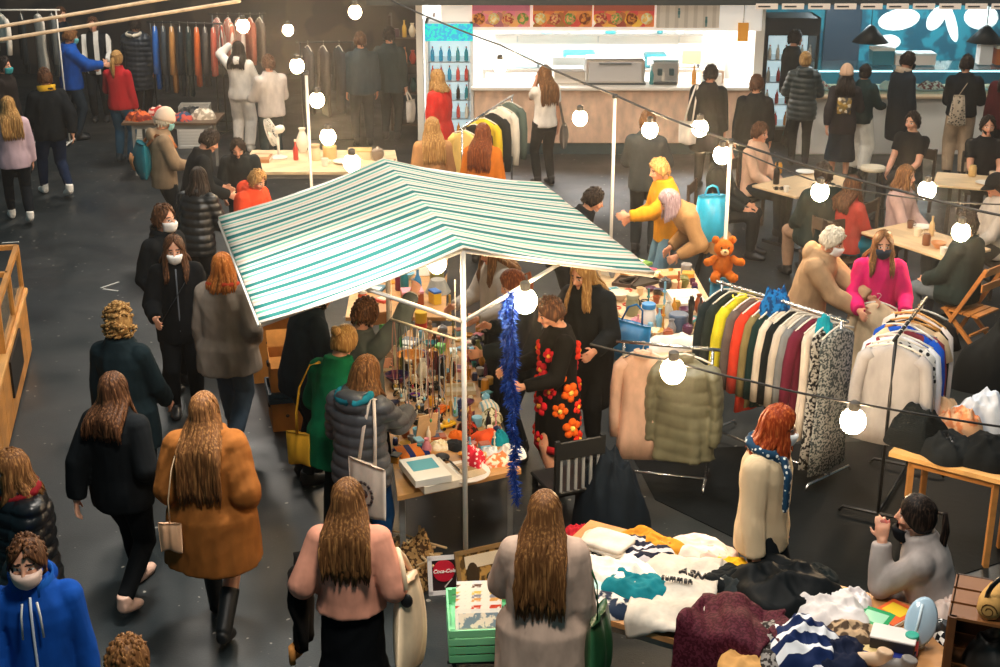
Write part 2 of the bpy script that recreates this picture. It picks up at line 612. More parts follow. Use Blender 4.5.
def person(at, px, py, face, label, h=1.7, pose='stand', lean=0, la='down', ra='down', head=(0, 0), twist=0, side=0, female=False, skin=0,
           hair='brown', style='short', top=None, bottom=None, shoes='#17181a', mask=None, hat=None, extras=(), voxel=.010, seed=None, group=None, dx=0, dy=0, shz=None):
    """at: 'head' (crown seen at px,py) or 'foot'; face: compass angle of the front, 0 = away from the camera, 90 = to the right"""
    seed = seed if seed is not None else len(LABELS)*7+3
    rg = random.Random(seed)
    p = Pose(h, lean, pose, la, ra, head, twist, female, side)
    s = p.s
    a = -R(face)
    if at == 'head':
        w = P(px, py, p.top.z*s)
        o = Matrix.Rotation(a, 3, 'Z') @ (p.top*s)
        loc = Vector((w.x-o.x, w.y-o.y, 0))
    else:
        loc = P(px, py, 0)
        loc.z = 0
    loc += Vector((dx, dy, shz or 0))
    # ---- body
    mb = MB()
    g = p.gw
    prof = [(.84, .15, .10, 0), (.93, .165*(1.04 if female else 1), .112, 0), (1.06, .138*g, .10, 0), (1.20, .148*g, .11, .005), (1.32, .17*g, .112, 0), (1.40, .158*g, .09, -.005), (1.445, .10*g, .072, -.005), (1.475, .062, .062, 0)]
    hx = p.rot((1, 0, 0))
    mb.loft([p.tf((0, y, z)) for z, rx, ry, y in prof], [(rx, ry) for z, rx, ry, y in prof], 16, side=hx)
    mb.loft([p.tf((0, -.005, 1.43)), p.nk, p.hc+p.HR @ Vector((0, -.02, -.05))], [.060, .054, .052], 12)
    for i, sx in ((0, -1), (1, 1)):
        S, E, Wr, fd = p.sh[i], p.el[i], p.wr[i], p.hd[i]
        arm_loft(mb, p.tf((sx*.09*g, 0, 1.372)), S, E, Wr, (.060, .058, .050, .042, .042, .029), 12)
        mb.loft([Wr-fd*.02, Wr+fd*.02], [.029, .028], 12)
        # hand: palm, four fingers of their own lengths, thumb
        pn = p.rot(Vector((-sx*.9, .25, -.2)))            # palm faces inward
        pn = (pn-fd*pn.dot(fd)).normalized()
        sd = fd.cross(pn).normalized()                   # along the knuckles
        if sd.dot(p.rot(Vector((0, 1, .2)))) < 0:
            sd = -sd
        mb.loft([Wr-fd*.01, Wr+fd*.03, Wr+fd*.075, Wr+fd*.092], [(.026, .019), (.036, .016), (.043, .014), (.040, .010)], 10, side=sd)
        for k, (off, ln) in enumerate(((.036, .066), (.012, .076), (-.012, .070), (-.035, .054))):
            b0 = Wr+fd*.084+sd*off
            c1, c2 = .55+.08*k, 1.05+.1*k
            q1 = b0+(fd*math.cos(c1*.5)+pn*math.sin(c1*.5)+sd*off*2.2).normalized()*ln*.5
            q2 = q1+(fd*math.cos(c1)+pn*math.sin(c1)).normalized()*ln*.3
            q3 = q2+(fd*math.cos(c2)+pn*math.sin(c2)).normalized()*ln*.28
            mb.loft([b0-fd*.012, q1, q2, q3], [.0098, .0094, .0086, .0068], 7)
        t0 = Wr+fd*.028+sd*.026
        t1 = t0+(fd*.6+sd*.75+pn*.3).normalized()*.042
        t2 = t1+(fd*.9+sd*.25+pn*.35).normalized()*.034
        mb.loft([t0-sd*.008, t1, t2], [.0125, .0108, .0078], 7)
        K, A, Hp = p.knee[i], p.ank[i], p.hip[i]
        mb.loft([Hp+Vector((0, 0, .05)), Hp, Hp.lerp(K, .5), K, K.lerp(A, .35), A], [.085, .09, .074, .056, .056, .036], 12, side=(1, 0, 0))
        up = max(0, A.z-.085)
        toe = A+Vector((0, .17, -.055-up*.9))
        mb.loft([A+Vector((0, -.05, -.045)), A+Vector((0, 0, -.035)), A.lerp(toe, .6)+Vector((0, 0, .0)), toe], [(.03, .03), (.036, .045), (.042, .028), (.030, .014)], 10, side=(1, 0, 0))
    hd = p.hc
    mb.ball(hd, (.074, .094, .113), 22, 16, M=p.HR.to_4x4(), f=head_shape)
    W = lambda x, y, z: p.hc + p.HR @ Vector((x, y, z))
    mb.loft([W(0, .082, .026), W(0, .098, -.006), W(0, .113, -.026), W(0, .094, -.036)], [(.009, .010), (.011, .012), (.017, .013), (.011, .008)], 8, side=p.HR @ Vector((1, 0, 0)))
    for sx in (-1, 1):
        mb.ball(W(sx*.076, -.006, -.008), (.011, .02, .031), 8, 6, M=p.HR.to_4x4())
        mb.ball(W(sx*.03, .076, .022), (.026, .014, .008), 8, 6, M=p.HR.to_4x4())
        mb.ball(W(sx*.038, .068, -.03), (.024, .02, .02), 8, 6, M=p.HR.to_4x4())
    mb.ball(W(0, .074, -.088), (.024, .022, .020), 8, 6, M=p.HR.to_4x4())
    mb.ball(W(0, .086, -.056), (.026, .014, .013), 8, 6, M=p.HR.to_4x4())
    me = remesh(mb, voxel, 3)
    me.transform(Matrix.Scale(s, 4))
    # face colours sit in their own faces
    nf = len(me.polygons)
    cen = np.empty(nf*3, np.float32)
    me.polygons.foreach_get('center', cen)
    q = (cen.reshape(-1, 3)/s-np.array(p.hc)) @ np.array(p.HR)      # head space
    x, y, z = np.abs(q[:, 0]), q[:, 1], q[:, 2]
    mi = np.zeros(nf, np.int32)
    fr = (y > .05) & (z > -.09) & (z < .06)
    mi[fr & (((x-.031)/.017)**2+((z+.0)/.0085)**2 < 1)] = 1
    mi[fr & (((x-.031)/.0085)**2+((z+.0)/.0085)**2 < 1)] = 2
    mi[fr & (np.abs(z-.027+.10*(x-.03)) < .005) & (x > .012) & (x < .052)] = 2
    mi[fr & ((x/.026)**2+((z+.056)/.0105)**2 < 1) & (y > .085)] = 3
    sk = mat(SKIN[skin % 4], 'skin')
    body = link('person', me, [sk, mat('#e8e0d8', 'plain'), mat('#24160f', 'plain'), mat('#a8584c', 'skin')], None, loc=loc, rot=a)
    me.polygons.foreach_set('material_index', mi)
    tag(body, label, 'person', group)
    p.loc, p.a, p.root, p.sc = loc, a, body, s
    sc = Matrix.Scale(s, 4)
    def child(mesh_or_mb, name, m, vox=None, sm=4, fold=0, puff=0, label=None, angle=None):
        if isinstance(mesh_or_mb, MB):
            mm = remesh(mesh_or_mb, vox, sm) if vox else mesh_or_mb.mesh(name)
        else:
            mm = mesh_or_mb
        if fold or puff:
            v, nn = verts(mm), normals(mm)
            d = wave3(v, seed, (11, 11, 5))*fold*1.1
            d += (.55-np.abs(wave3(v, seed+1, (15, 15, 6))))*fold*1.0
            if puff:
                d += puff*(np.abs(np.sin(PI*v[:, 2]/.085+.35*np.sin(v[:, 0]*7)))**.6-.55)
            v += nn*d[:, None]
            setverts(mm, v)
        mm.transform(sc)
        ob = link(name, mm, m, body, angle=angle)
        if label:
            ob['label'] = label
        return ob
    # ---- hair and hats
    hc_ = HAIRC[hair]
    hm = mat(hc_[0], 'hair', col2=hc_[1])
    if style != 'none':
        tb = {'tee': .012, 'sweater': .024, 'hoodie': .03, 'jacket': .034, 'puffer': .05, 'coat': .04, 'dress': .014}.get(top[0], .03)+(top[2].get('bulk', 0) if len(top) > 2 else 0)+(.05 if top and len(top) > 2 and top[2].get('hood') else 0) if top else .03
        child(hair_mesh(p, style, seed, B=tb), 'hair', hm)
    if hat:
        kind, col = hat[0], hat[1]
        m_ = MB()
        grid = []
        for i in range(10):
            el = PI/2-(PI/2-R(8 if kind != 'beanie' else -2))*i/9
            row = []
            for j in range(25):
                az = 2*PI*j/24
                k = 1.20 + (.05 if kind == 'beanie' and i < 8 else 0) + (.05 if kind == 'beanie' and i > 7 else 0)
                row.append(W(math.sin(az)*math.cos(el)*.078*k, -math.cos(az)*math.cos(el)*.098*k, math.sin(el)*.115*k*(1.08 if kind == 'beanie' else 1)+.01))
            grid.append(row)
        m_.shell(grid, .008)
        if kind == 'cap':
            grid = []
            for i in range(4):
                row = []
                for j in range(9):
                    az = R(-62+124*j/8)
                    r = 1.16 + .62*i/3*math.cos(az)
                    row.append(W(math.sin(az)*.080*(1.16+.1*i/3), math.cos(az)*.1*r, .03-.010*i))
                grid.append(row)
            m_.shell(grid, .006)
        child(m_, 'cap' if kind == 'cap' else 'beanie', mat(col, 'knit' if kind == 'beanie' else 'cloth'))
    if mask:
        grid = []
        dz = -.055 if mask[1:] == ('chin',) else 0
        for i in range(9):
            row = []
            z = -.013-.107*i/8
            yc = np.interp(i/8, [0, .12, .3, .55, .8, 1], [.107, .128, .130, .124, .114, .086])
            for j in range(15):
                az = R(-72+144*j/14)
                k = abs(az)/R(72)
                row.append(W(math.sin(az)*(.083-.016*(i/8)**2), yc*(1-.62*k**2.2), z+dz-.010*k*(1-i/8)*(1 if i else .3)+.020*k*(i/8)))
            grid.append(row)
        m_ = MB().shell(grid, .004)
        for sx in (-1, 1):
            for zz in (-.012, -.06):
                m_.tube([W(sx*.068, .042, zz+.0), W(sx*.084, .01, (zz-.02)/2), W(sx*.086, -.02, -.008)], .002, 4)
        child(m_, 'face_mask', mat(mask[0], 'cloth'))
    # ---- clothes
    legs_hem = .93
    if top:
        kind, col = top[0], top[1]
        o_ = dict(kind='cloth', col2=None, scale=1, hem=None, bulk=0, flare=0, neck=True, sleeve=1.0, rough=None, label=None)
        o_.update(top[2] if len(top) > 2 else {})
        B, hem, name, fold, puff = {'tee': (.012, .86, 'shirt', .004, 0), 'sweater': (.024, .84, 'sweater', .006, 0), 'hoodie': (.030, .84, 'hoodie', .007, 0), 'jacket': (.034, .80, 'jacket', .007, 0),
                             'puffer': (.046, .78, 'padded_jacket', .004, .016), 'coat': (.040, .52, 'coat', .008, 0), 'dress': (.014, .50, 'dress', .006, 0), 'vest': (.018, .84, 'vest', .004, 0)}[kind]
        B += o_['bulk']
        hem = o_['hem'] or hem
        fl = o_['flare']
        m_ = MB()
        rings = [(hem, .172+fl, .128+fl*.8), (.93, .176+fl*.7, .130+fl*.5), (1.02, .162*(.95 if female else 1), .120), (1.18, .158*g, .120), (1.29, .180*g, .122), (1.37, .166*g, .108), (1.425, .118*g, .084), (1.475, .072, .072)]
        if hem < .8:
            rings[1:1] = [((hem+.93)/2, .178+fl*.8, .134+fl*.7)]
        if kind != 'tee' and kind != 'dress' and kind != 'vest':
            rings.append((1.50, .068, .070))
        if pose in ('sit', 'crouch'):
            rings = [r for r in rings if r[0] >= .86]
            rings[0:0] = [(.83, .18, .125)]
            rings = [r if r[0] != .86 else (.86, .185, .135) for r in rings]
        m_.loft([p.tf((0, -.004, z)) for z, a_, b_ in rings], [(a_+B*.9, b_+B) for z, a_, b_ in rings], 20, side=hx)
        if kind != 'vest':
            sl = o_['sleeve']
            for i, sx in ((0, -1), (1, 1)):
                S, E, Wr = p.sh[i], p.el[i], p.wr[i]
                inn = p.tf((sx*.08*g, 0, 1.362))
                if sl >= .99:
                    arm_loft(m_, inn, S, E, Wr-p.hd[i]*.005, (.062+B*.6, .058+B*.65, .053+B*.8, .050+B*.8, .047+B*.75, .036+B*.65), 14)
                elif sl > .5:
                    arm_loft(m_, inn, S, E, E.lerp(Wr, .4), (.064+B, .062+B, .056+B, .050+B, .047+B, .044+B), 14)
                else:
                    arm_loft(m_, inn, S, S.lerp(E, .65), Wr, (.064+B, .062+B, .060+B, .058+B), 14, False)
        if kind == 'hoodie' or o_.get('hood'):
            m_.ball(p.tf((0, -.125, 1.44)), (.125, .06, .085), 14, 10, M=(Matrix.Rotation(-p.lean, 3, 'X')).to_4x4())
        if pose in ('sit', 'crouch') and kind in ('coat', 'jacket', 'puffer'):
            for i in (0, 1):
                m_.loft([p.hip[i]+Vector((0, -.02, .02)), p.hip[i].lerp(p.knee[i], .45)+Vector((0, 0, .012))], [.125+B*.4, .102+B*.4], 12, side=(1, 0, 0))
        vx = voxel*1.25
        ob = child(m_, name, mat(col, o_['kind'], o_['rough'], o_['col2'], o_['scale']), vox=vx, sm=5, fold=fold, puff=puff, label=o_['label'])
        # collars and closures of their own colour
        if o_.get('collar'):
            mc = MB()
            grid = []
            for i, (dz, r) in enumerate(((-.035, .098), (.0, .084), (.045, .088))):
                grid.append([p.tf((math.sin(t)*(r+B*.5), math.cos(t)*(r+B*.4)*.95-.008, 1.475+dz-.02*math.cos(t))) for t in [R(18+324*j/18) for j in range(19)]])
            mc.shell(grid, .010)
            child(mc, 'collar', mat(o_['collar'], 'cloth'))
        if o_.get('zip'):
            mz = MB()
            zs = [1.44, 1.36, 1.25, 1.12, 1.0, max(hem, .86)+.01]
            yy = lambda z: np.interp(z, [r[0] for r in rings], [r[2]+B for r in rings])
            mz.loft([p.tf((0, yy(z)+.002, z)) for z in zs], [(.007, .004)]*len(zs), 6, side=hx)
            child(mz, 'zip', mat(o_['zip'], 'plain'))
        if o_.get('strings'):
            for sx in (-1, 1):
                mz = MB().tube([p.tf((sx*.035, .12+B, 1.43)), p.tf((sx*.045, .135+B, 1.36)), p.tf((sx*.05, .14+B, 1.24))], .006, 6)
                child(mz, 'drawstring', mat(o_['strings'], 'cloth'))
        if o_.get('belt'):
            mc = MB().loft([p.tf((0, -.004, z)) for z in (1.03, 1.035, 1.07, 1.075)], [(.150+B, .112+B), (.172+B, .134+B), (.172+B, .134+B), (.150+B, .112+B)], 20, side=hx)
            child(mc, 'belt', mat(o_['belt'], 'plain'))
    if bottom:
        kind, col = bottom[0], bottom[1]
        o_ = dict(kind='cloth', col2=None, scale=1, wide=0, hem=.50)
        o_.update(bottom[2] if len(bottom) > 2 else {})
        m_ = MB()
        w = o_['wide']
        if kind == 'trousers':
            m_.loft([p.tf((0, 0, z)) if z > .84 else Vector((0, 0, p.pz+z-.93)) for z in (.80, .86, .93, .985)], [(.155, .105), (.178, .122), (.176, .122), (.152, .108)], 16, side=(1, 0, 0))
            for i in (0, 1):
                Hp, K, A = p.hip[i], p.knee[i], p.ank[i]
                m_.loft([Hp+Vector((0, 0, .03)), Hp.lerp(K, .45), K, K.lerp(A, .5), A+Vector((0, 0, .015))], [.108, .094+w*.5, .078+w, .068+w, .054+w*1.1], 14, side=(1, 0, 0))
                m_.ball(K, .080+w, 10, 8)
            child(m_, 'trousers', mat(col, o_['kind'], None, o_['col2'], o_['scale']), vox=voxel*1.3, sm=4, fold=.006)
        else:
            hm_ = o_['hem']
            fl = .06 if pose != 'walk' else .10
            m_.loft([Vector((0, 0, hm_)), Vector((0, 0, (hm_+.93)/2)), p.tf((0, 0, .93)), p.tf((0, 0, 1.06))], [(.19+fl*.6, .15+fl), (.19, .145), (.186, .13), (.15, .115)], 20, side=(1, 0, 0), wob=lambda t, a_: 1+.05*math.sin(a_*7)*(1-t))
            child(m_, 'skirt', mat(col, o_['kind'], None, o_['col2'], o_['scale']), vox=voxel*1.3, sm=3, fold=.006)
    if shoes:
        boots = isinstance(shoes, tuple)
        sc_ = shoes[0] if boots else shoes
        for i in (0, 1):
            A = p.ank[i]
            up = max(0, A.z-.085)
            toe = A+Vector((0, .185, -.052-up*.9))
            heel = A+Vector((0, -.065, -.05+up*.25))
            m_ = MB()
            m_.loft([heel, heel.lerp(toe, .18)+Vector((0, 0, .014)), heel.lerp(toe, .45)+Vector((0, 0, .008)), heel.lerp(toe, .75), toe], [(.034, .036), (.048, .056), (.052, .056), (.054, .042), (.034, .026)], 12, side=(1, 0, 0))
            m_.loft([A+Vector((0, -.005, .05)) if not boots else A.lerp(p.knee[i], .66), A+Vector((0, 0, -.02))], [(.052 if not boots else .066, .056 if not boots else .072), (.054, .068)], 12, side=(1, 0, 0))
            child(m_, 'boot' if boots else 'shoe', mat(sc_, 'plain'), vox=.011, sm=3)
    for e in extras:
        e(p, child)
    return p
def scarf(col, kind='cloth', col2=None, tail=True, scale=1):
    def f(p, child):
        m_ = MB()
        pts = [p.tf((math.sin(t)*.105, math.cos(t)*.10-.004, 1.468-.022*math.cos(t))) for t in [2*PI*j/16 for j in range(17)]]
        m_.loft(pts, [(.042, .03)]*17, 10, cap=False)
        m_.loft([p.tf((.09*math.sin(t), .10*math.cos(t), 1.44-.03*math.cos(t))) for t in [2*PI*j/16 for j in range(17)]], [(.04, .03)]*17, 10, cap=False)
        if tail:
            m_.loft([p.tf((.05, .12, 1.44)), p.tf((.07, .165, 1.33)), p.tf((.09, .17, 1.12))], [(.05, .022), (.06, .02), (.06, .016)], 10)
        child(m_, 'scarf', mat(col, kind, None, col2, scale), vox=.012, sm=2, fold=.004)
    return f
def hoodlining(col):
    def f(p, child):
        pts = [p.tf((math.sin(t)*.115, -math.cos(t)*.10-.07, 1.475-.02*math.cos(t))) for t in [R(-125+250*j/12) for j in range(13)]]
        m_ = MB().loft(pts, [.022]+[.030]*11+[.022], 10)
        child(m_, 'hood_lining', mat(col, 'cloth'))
    return f
def backprint(col, kind='patch', col2=None):
    def f(p, child):
        rows = [[p.tf((x, -.150-.012*math.cos(x*9), z)) for x in (-.10, -.05, 0, .05, .10)] for z in (1.30, 1.22, 1.14, 1.06)]
        child(MB().shell(rows, .004), 'back_print', mat(col, kind, None, col2, 3))
    return f
# ---- things carried
def carried(name, p, mb, m, label, cat, group=None, angle=None):
    me = mb.mesh(name)
    me.transform(Matrix.Scale(p.sc, 4))
    o = link(name, me, m, None, loc=p.loc, rot=p.a, angle=angle)
    return tag(o, label, cat, group)
def part_of(o, p, mb, name, m, label=None):
    me = mb.mesh(name)
    me.transform(Matrix.Scale(p.sc, 4))
    c = link(name, me, m, o)
    if label:
        c['label'] = label
    return c
def pillow(mb, c, w, h, d, M=None, seed=0, n=14, pinch=.0):
    """soft bag shape in its own x-z plane, top at c"""
    c = Vector(c)
    M = M or Matrix.Identity(3)
    rows = {1: [], -1: []}
    rg = random.Random(seed)
    ph = [rg.uniform(0, 6) for _ in range(4)]
    for sgn in (1, -1):
        for i in range(n+1):
            row = []
            t = i/n
            for j in range(n+1):
                u = j/n*2-1
                env = (1-abs(u)**3.2)*(math.sin(PI*min(1, t*.9+.06))**.55)
                wid = w/2*(1-pinch*(1-t)) * (1-.06*t*t)
                fold = .010*math.sin(u*6+ph[0]+t*2)*(1-abs(u))+.008*math.sin(u*11+ph[1])*(1-t)
                row.append(c+M @ Vector((u*wid, sgn*(d/2*env)+fold*env, -h*t+.012*math.sin(3*u+ph[2])*t)))
            rows[sgn].append(row)
    vs, fs = [], []
    N = n+1
    for sgn in (1, -1):
        for r in rows[sgn]:
            vs += r
    for i in range(n):
        for j in range(n):
            a, b, c_, d_ = i*N+j, i*N+j+1, (i+1)*N+j+1, (i+1)*N+j
            fs.append((a, b, c_, d_))
            o = N*N
            fs.append((o+d_, o+c_, o+b, o+a))
    o = N*N
    for i in range(n):
        for j in (0, n):
            fs.append((i*N+j, (i+1)*N+j, o+(i+1)*N+j, o+i*N+j))
    for j in range(n):
        for i in (0, n):
            fs.append((i*N+j, i*N+j+1, o+i*N+j+1, o+i*N+j))
    return mb.add(vs, fs)
# ------------------------------------------------------------------ clothes
def garment(kind, loc, rz, L, col, label, cat='garment', group=None, W=.44, mk='cloth', col2=None, scale=1, hanger='#e8e2d6', depth=.044, seed=None, collar=None, clip=False):
    """a garment on its hanger; loc = the rail; shoulders along local x"""
    seed = seed if seed is not None else len(LABELS)*5+1
    rg = random.Random(seed)
    mb = MB()
    m = mat(col, mk, None, col2, scale)
    w = W/2
    ph = [rg.uniform(0, 6.28) for _ in range(4)]
    def wob(t, a):
        k = max(0, t-.15)
        return 1+k*(.10*math.sin(a*5+ph[0])+.07*math.sin(a*9+ph[1]+t*2))
    d = depth
    if kind in ('trousers', 'skirt'):
        for sx in ((-.10, .10) if kind == 'trousers' else (0,)):
            rx = .095 if kind == 'trousers' else .20
            mb.loft([(sx, 0, -.08), (sx, 0, -.10), (sx*1.05, .0, -L*.5), (sx*1.15, .01, -L)], [(rx*.8, d*.4), (rx, d*.6), (rx*.95, d*.8), (rx*1.02, d*.9)], 18, wob=wob)
        o = mb.build('trousers' if kind == 'trousers' else 'skirt', m, None, loc=loc, rot=rz)
    else:
        zs = [-.070, -.085, -.105, -.145, -.20, -.34, -.34-(L-.34)*.35, -.34-(L-.34)*.7, -L]
        ws = [.055, .075, w*.55, w*.93, w, w*.93, w*.96, w*1.02, w*1.08]
        ds = [.03, .034, .036, .04, d, d, d*.95, d, d*1.05]
        mb.loft([(rg.uniform(-.006, .006)*(i > 4), rg.uniform(-.008, .008)*(i > 4), z) for i, z in enumerate(zs)], list(zip(ws, ds)), 26, side=(1, 0, 0), wob=wob)
        if kind in ('jacket', 'shirt', 'coat', 'puffer'):
            sl = min(.60, L-.04)
            for sx in (-1, 1):
                x = sx*w
                mb.loft([(x*.72, 0, -.150), (x*.98, 0, -.20), (x*1.12, .012, -.38), (x*1.16, .02, -.2-sl*.7), (x*1.14, .03, -.2-sl)], [(.055, .04), (.055, d), (.050, d), (.047, d*.95), (.043, d*.9)], 14, side=(1, 0, 0), wob=wob)
        elif kind == 'tee':
            for sx in (-1, 1):
                x = sx*w
                mb.loft([(x*.72, 0, -.15), (x*1.0, 0, -.21), (x*1.22, .01, -.36)], [(.05, .04), (.055, d), (.06, d)], 14, side=(1, 0, 0), wob=wob)
        if kind == 'puffer':
            mb2 = remesh(mb, .016, 3)
            v, nn = verts(mb2), normals(mb2)
            v += nn*(.009*(np.abs(np.sin(PI*v[:, 2]/.11+.5*np.sin(v[:, 0]*6)))**.5-.5)+wave3(v, seed, (14, 14, 6))*.010)[:, None]
            setverts(mb2, v)
            o = link('padded_coat', mb2, m, None, loc=loc, rot=rz)
        else:
            o = mb.build({'coat': 'coat', 'tee': 't_shirt', 'shirt': 'shirt', 'jacket': 'jacket', 'dress': 'dress', 'scarf': 'shawl'}.get(kind, 'garment'), m, None, loc=loc, rot=rz)
    tag(o, label, cat, group)
    h = MB()
    h.tube([(.0, 0, -.055), (0, 0, -.034)]+[(.0195*math.sin(t), 0, -.0195*math.cos(t)) for t in [R(20+36*k) for k in range(7)]], .0026, 5)
    h.loft([(-w*.93, 0, -.120), (-w*.5, 0, -.082), (0, 0, -.055), (w*.5, 0, -.082), (w*.93, 0, -.120)], [(.006, .009)]*5, 6, side=(0, 1, 0))
    h.build('hanger', mat(hanger, 'plain'), o)
    if collar:
        c = MB()
        grid = [[(math.sin(t)*r, math.cos(t)*r*.7, z) for t in [R(25+310*j/14) for j in range(15)]] for r, z in ((.072, -.115), (.058, -.078), (.068, -.055))]
        c.shell(grid, .008).build('collar', mat(collar, 'cloth'), o)
    return o
def heap_mb(w, d, h, seed, rough=1.0, p=2.6, over=None):
    rg = np.random.RandomState(seed)
    nr, ns = 20, 60
    ks = [(rg.uniform(5, 15)/max(w, d)*.5, rg.uniform(0, PI), rg.uniform(0, 6.28), rg.uniform(.4, 1)) for _ in range(5)]
    an = [(rg.randint(2, 6), rg.uniform(0, 6.28), rg.uniform(.02, .07)) for _ in range(4)]
    vs, fs = [], []
    def H(x, y, r):
        z = 0
        for k, th, ph, a in ks:
            q = math.cos(th)*x+math.sin(th)*y
            q += .05*math.sin(9*(x-y)/max(w, d)+ph)*max(w, d)
            z += a*(1-abs(math.sin(q*k+ph)))**1.6
        z /= 2.6
        z2 = 0
        for k, th, ph, a in ks[:4]:
            q = math.cos(th+1.1)*x+math.sin(th+1.1)*y+.03*math.sin(k*2*(x+y)+ph)*max(w, d)
            z2 += a*(1-abs(math.sin(q*k*2.7+ph*2)))**1.3
        return h*((1-min(1, r)**p)**.6)*(.60+.42*rough*z+.13*rough*z2)
    for i in range(nr+1):
        r = i/nr
        for k in range(ns):
            a = 2*PI*k/ns
            rr = r*(1+sum(am*math.sin(n*a+ph) for n, ph, am in an))
            x, y = w/2*rr*math.cos(a), d/2*rr*math.sin(a)
            z = H(x, y, r)
            if i == nr:
                z = 0
            q = Vector((x, y, z))
            if over:
                q = over(q)
            vs.append(q)
    for i in range(nr):
        for k in range(ns):
            k2 = (k+1) % ns
            fs.append((i*ns+k, (i+1)*ns+k, (i+1)*ns+k2, i*ns+k2))
    mb = MB().add(vs, fs)
    mb.add([vs[nr*ns+k] for k in range(ns)], [tuple(range(ns-1, -1, -1))])
    return mb
def heap(name, loc, w, d, h, m, label, rz=0, cat='clothing', group='clothes heaped on the stall table', seed=None, rough=1.0, p=2.6):
    seed = seed if seed is not None else len(LABELS)*3+5
    o = heap_mb(w, d, h, seed, rough, p).build(name, m, None, loc=loc, rot=rz)
    return tag(o, label, cat, group)
def folded(name, loc, w, d, h, m, label, rz=0, n=2, cat='clothing', group='clothes heaped on the stall table'):
    mb = MB()
    rg = random.Random(len(LABELS))
    pts, rad = [], []
    for i in range(n):
        z0, z1 = h*i/n, h*(i+1)/n
        k = rg.uniform(.95, 1.03)
        for z, q in ((z0, .93), (z0+.25*(z1-z0), 1), (z0+.75*(z1-z0), 1), (z1, .93)):
            pts.append((0, 0, z+.0001*len(pts)))
            rad.append((w/2*q*k, d/2*q*k))
    pts.append((0, 0, h+.004))
    rad.append((w*.40, d*.40))
    mb.loft(pts, rad, 28, sup=5, wob=lambda t, a: 1+.02*math.sin(a*5+t*9)+.012*math.sin(a*11))
    return tag(mb.build(name, m, None, loc=loc, rot=rz, angle=70), label, cat, group)
def spread(name, fn, nu, nv, th, m, label, loc=(0, 0, 0), rz=0, cat='clothing', group='clothes heaped on the stall table', mask=None):
    """a garment laid flat: fn(u,v) -> point; body plus sleeves come as several sheets"""
    mb = MB()
    for f in (fn if isinstance(fn, (list, tuple)) else [fn]):
        mb.shell([[f(i/nu, j/nv) for j in range(nv+1)] for i in range(nu+1)], th)
    return tag(mb.build(name, m, None, loc=loc, rot=rz), label, cat, group)
# ------------------------------------------------------------------ small wares
PROF = {
 'bottle': [(.030, 0), (.034, .008), (.034, .13), (.028, .165), (.013, .19), (.012, .235), (.015, .237), (.015, .25), (.0, .25)],
 'vase': [(.025, 0), (.03, .01), (.05, .06), (.055, .10), (.035, .15), (.022, .18), (.032, .205), (.028, .205), (.0, .16)],
 'jar': [(.04, 0), (.045, .008), (.045, .10), (.036, .115), (.036, .125), (.0, .125)],
 'cup': [(.028, 0), (.03, .005), (.04, .085), (.036, .085), (.027, .012), (0, .012)],
 'bowl': [(.03, 0), (.035, .006), (.075, .045), (.085, .065), (.080, .065), (.066, .04), (.0, .012)],
 'plate': [(.05, 0), (.06, .006), (.10, .016), (.12, .022), (.119, .026), (.095, .02), (0, .011)],
 'candlestick': [(.04, 0), (.042, .008), (.02, .02), (.010, .04), (.016, .07), (.009, .10), (.009, .15), (.024, .165), (.02, .18), (.012, .18), (.012, .27), (0, .275)],
 'lampshade': [(.12, 0), (.125, .004), (.07, .13), (.066, .13), (.0, .125)],
 'pot': [(.04, 0), (.045, .01), (.065, .05), (.06, .095), (.05, .10), (.054, .11), (.02, .125), (.012, .14), (0, .142)],
 'tin': [(.055, 0), (.058, .004), (.058, .08), (.06, .082), (.06, .10), (.054, .106), (0, .106)],
}
OCC = []
WARES = 'bric-a-brac on the stall table'
def ware_r(kind, s):
    if isinstance(s, tuple):
        return math.hypot(s[0], s[1])/2
    if kind in PROF:
        return max(r for r, z in PROF[kind])*s+(.025*s if kind == 'cup' else 0)
    return {'book': .115*s, 'glasses': .075, 'watch': .035, 'figurine': .034*s, 'toy_car': .06, 'bracelet': .05*s, 'frame': .12*s, 'tray': .15*s, 'ladle': .12, 'handstand': .07*s, 'shoe': .11*s}.get(kind, .06)
def free(q, r, k=1.0):
    return all((q.x-x)**2+(q.y-y)**2 > (k*(r+w))**2 for x, y, w in OCC)
def heap_free(x, y, r):
    OCC.append((x, y, r))
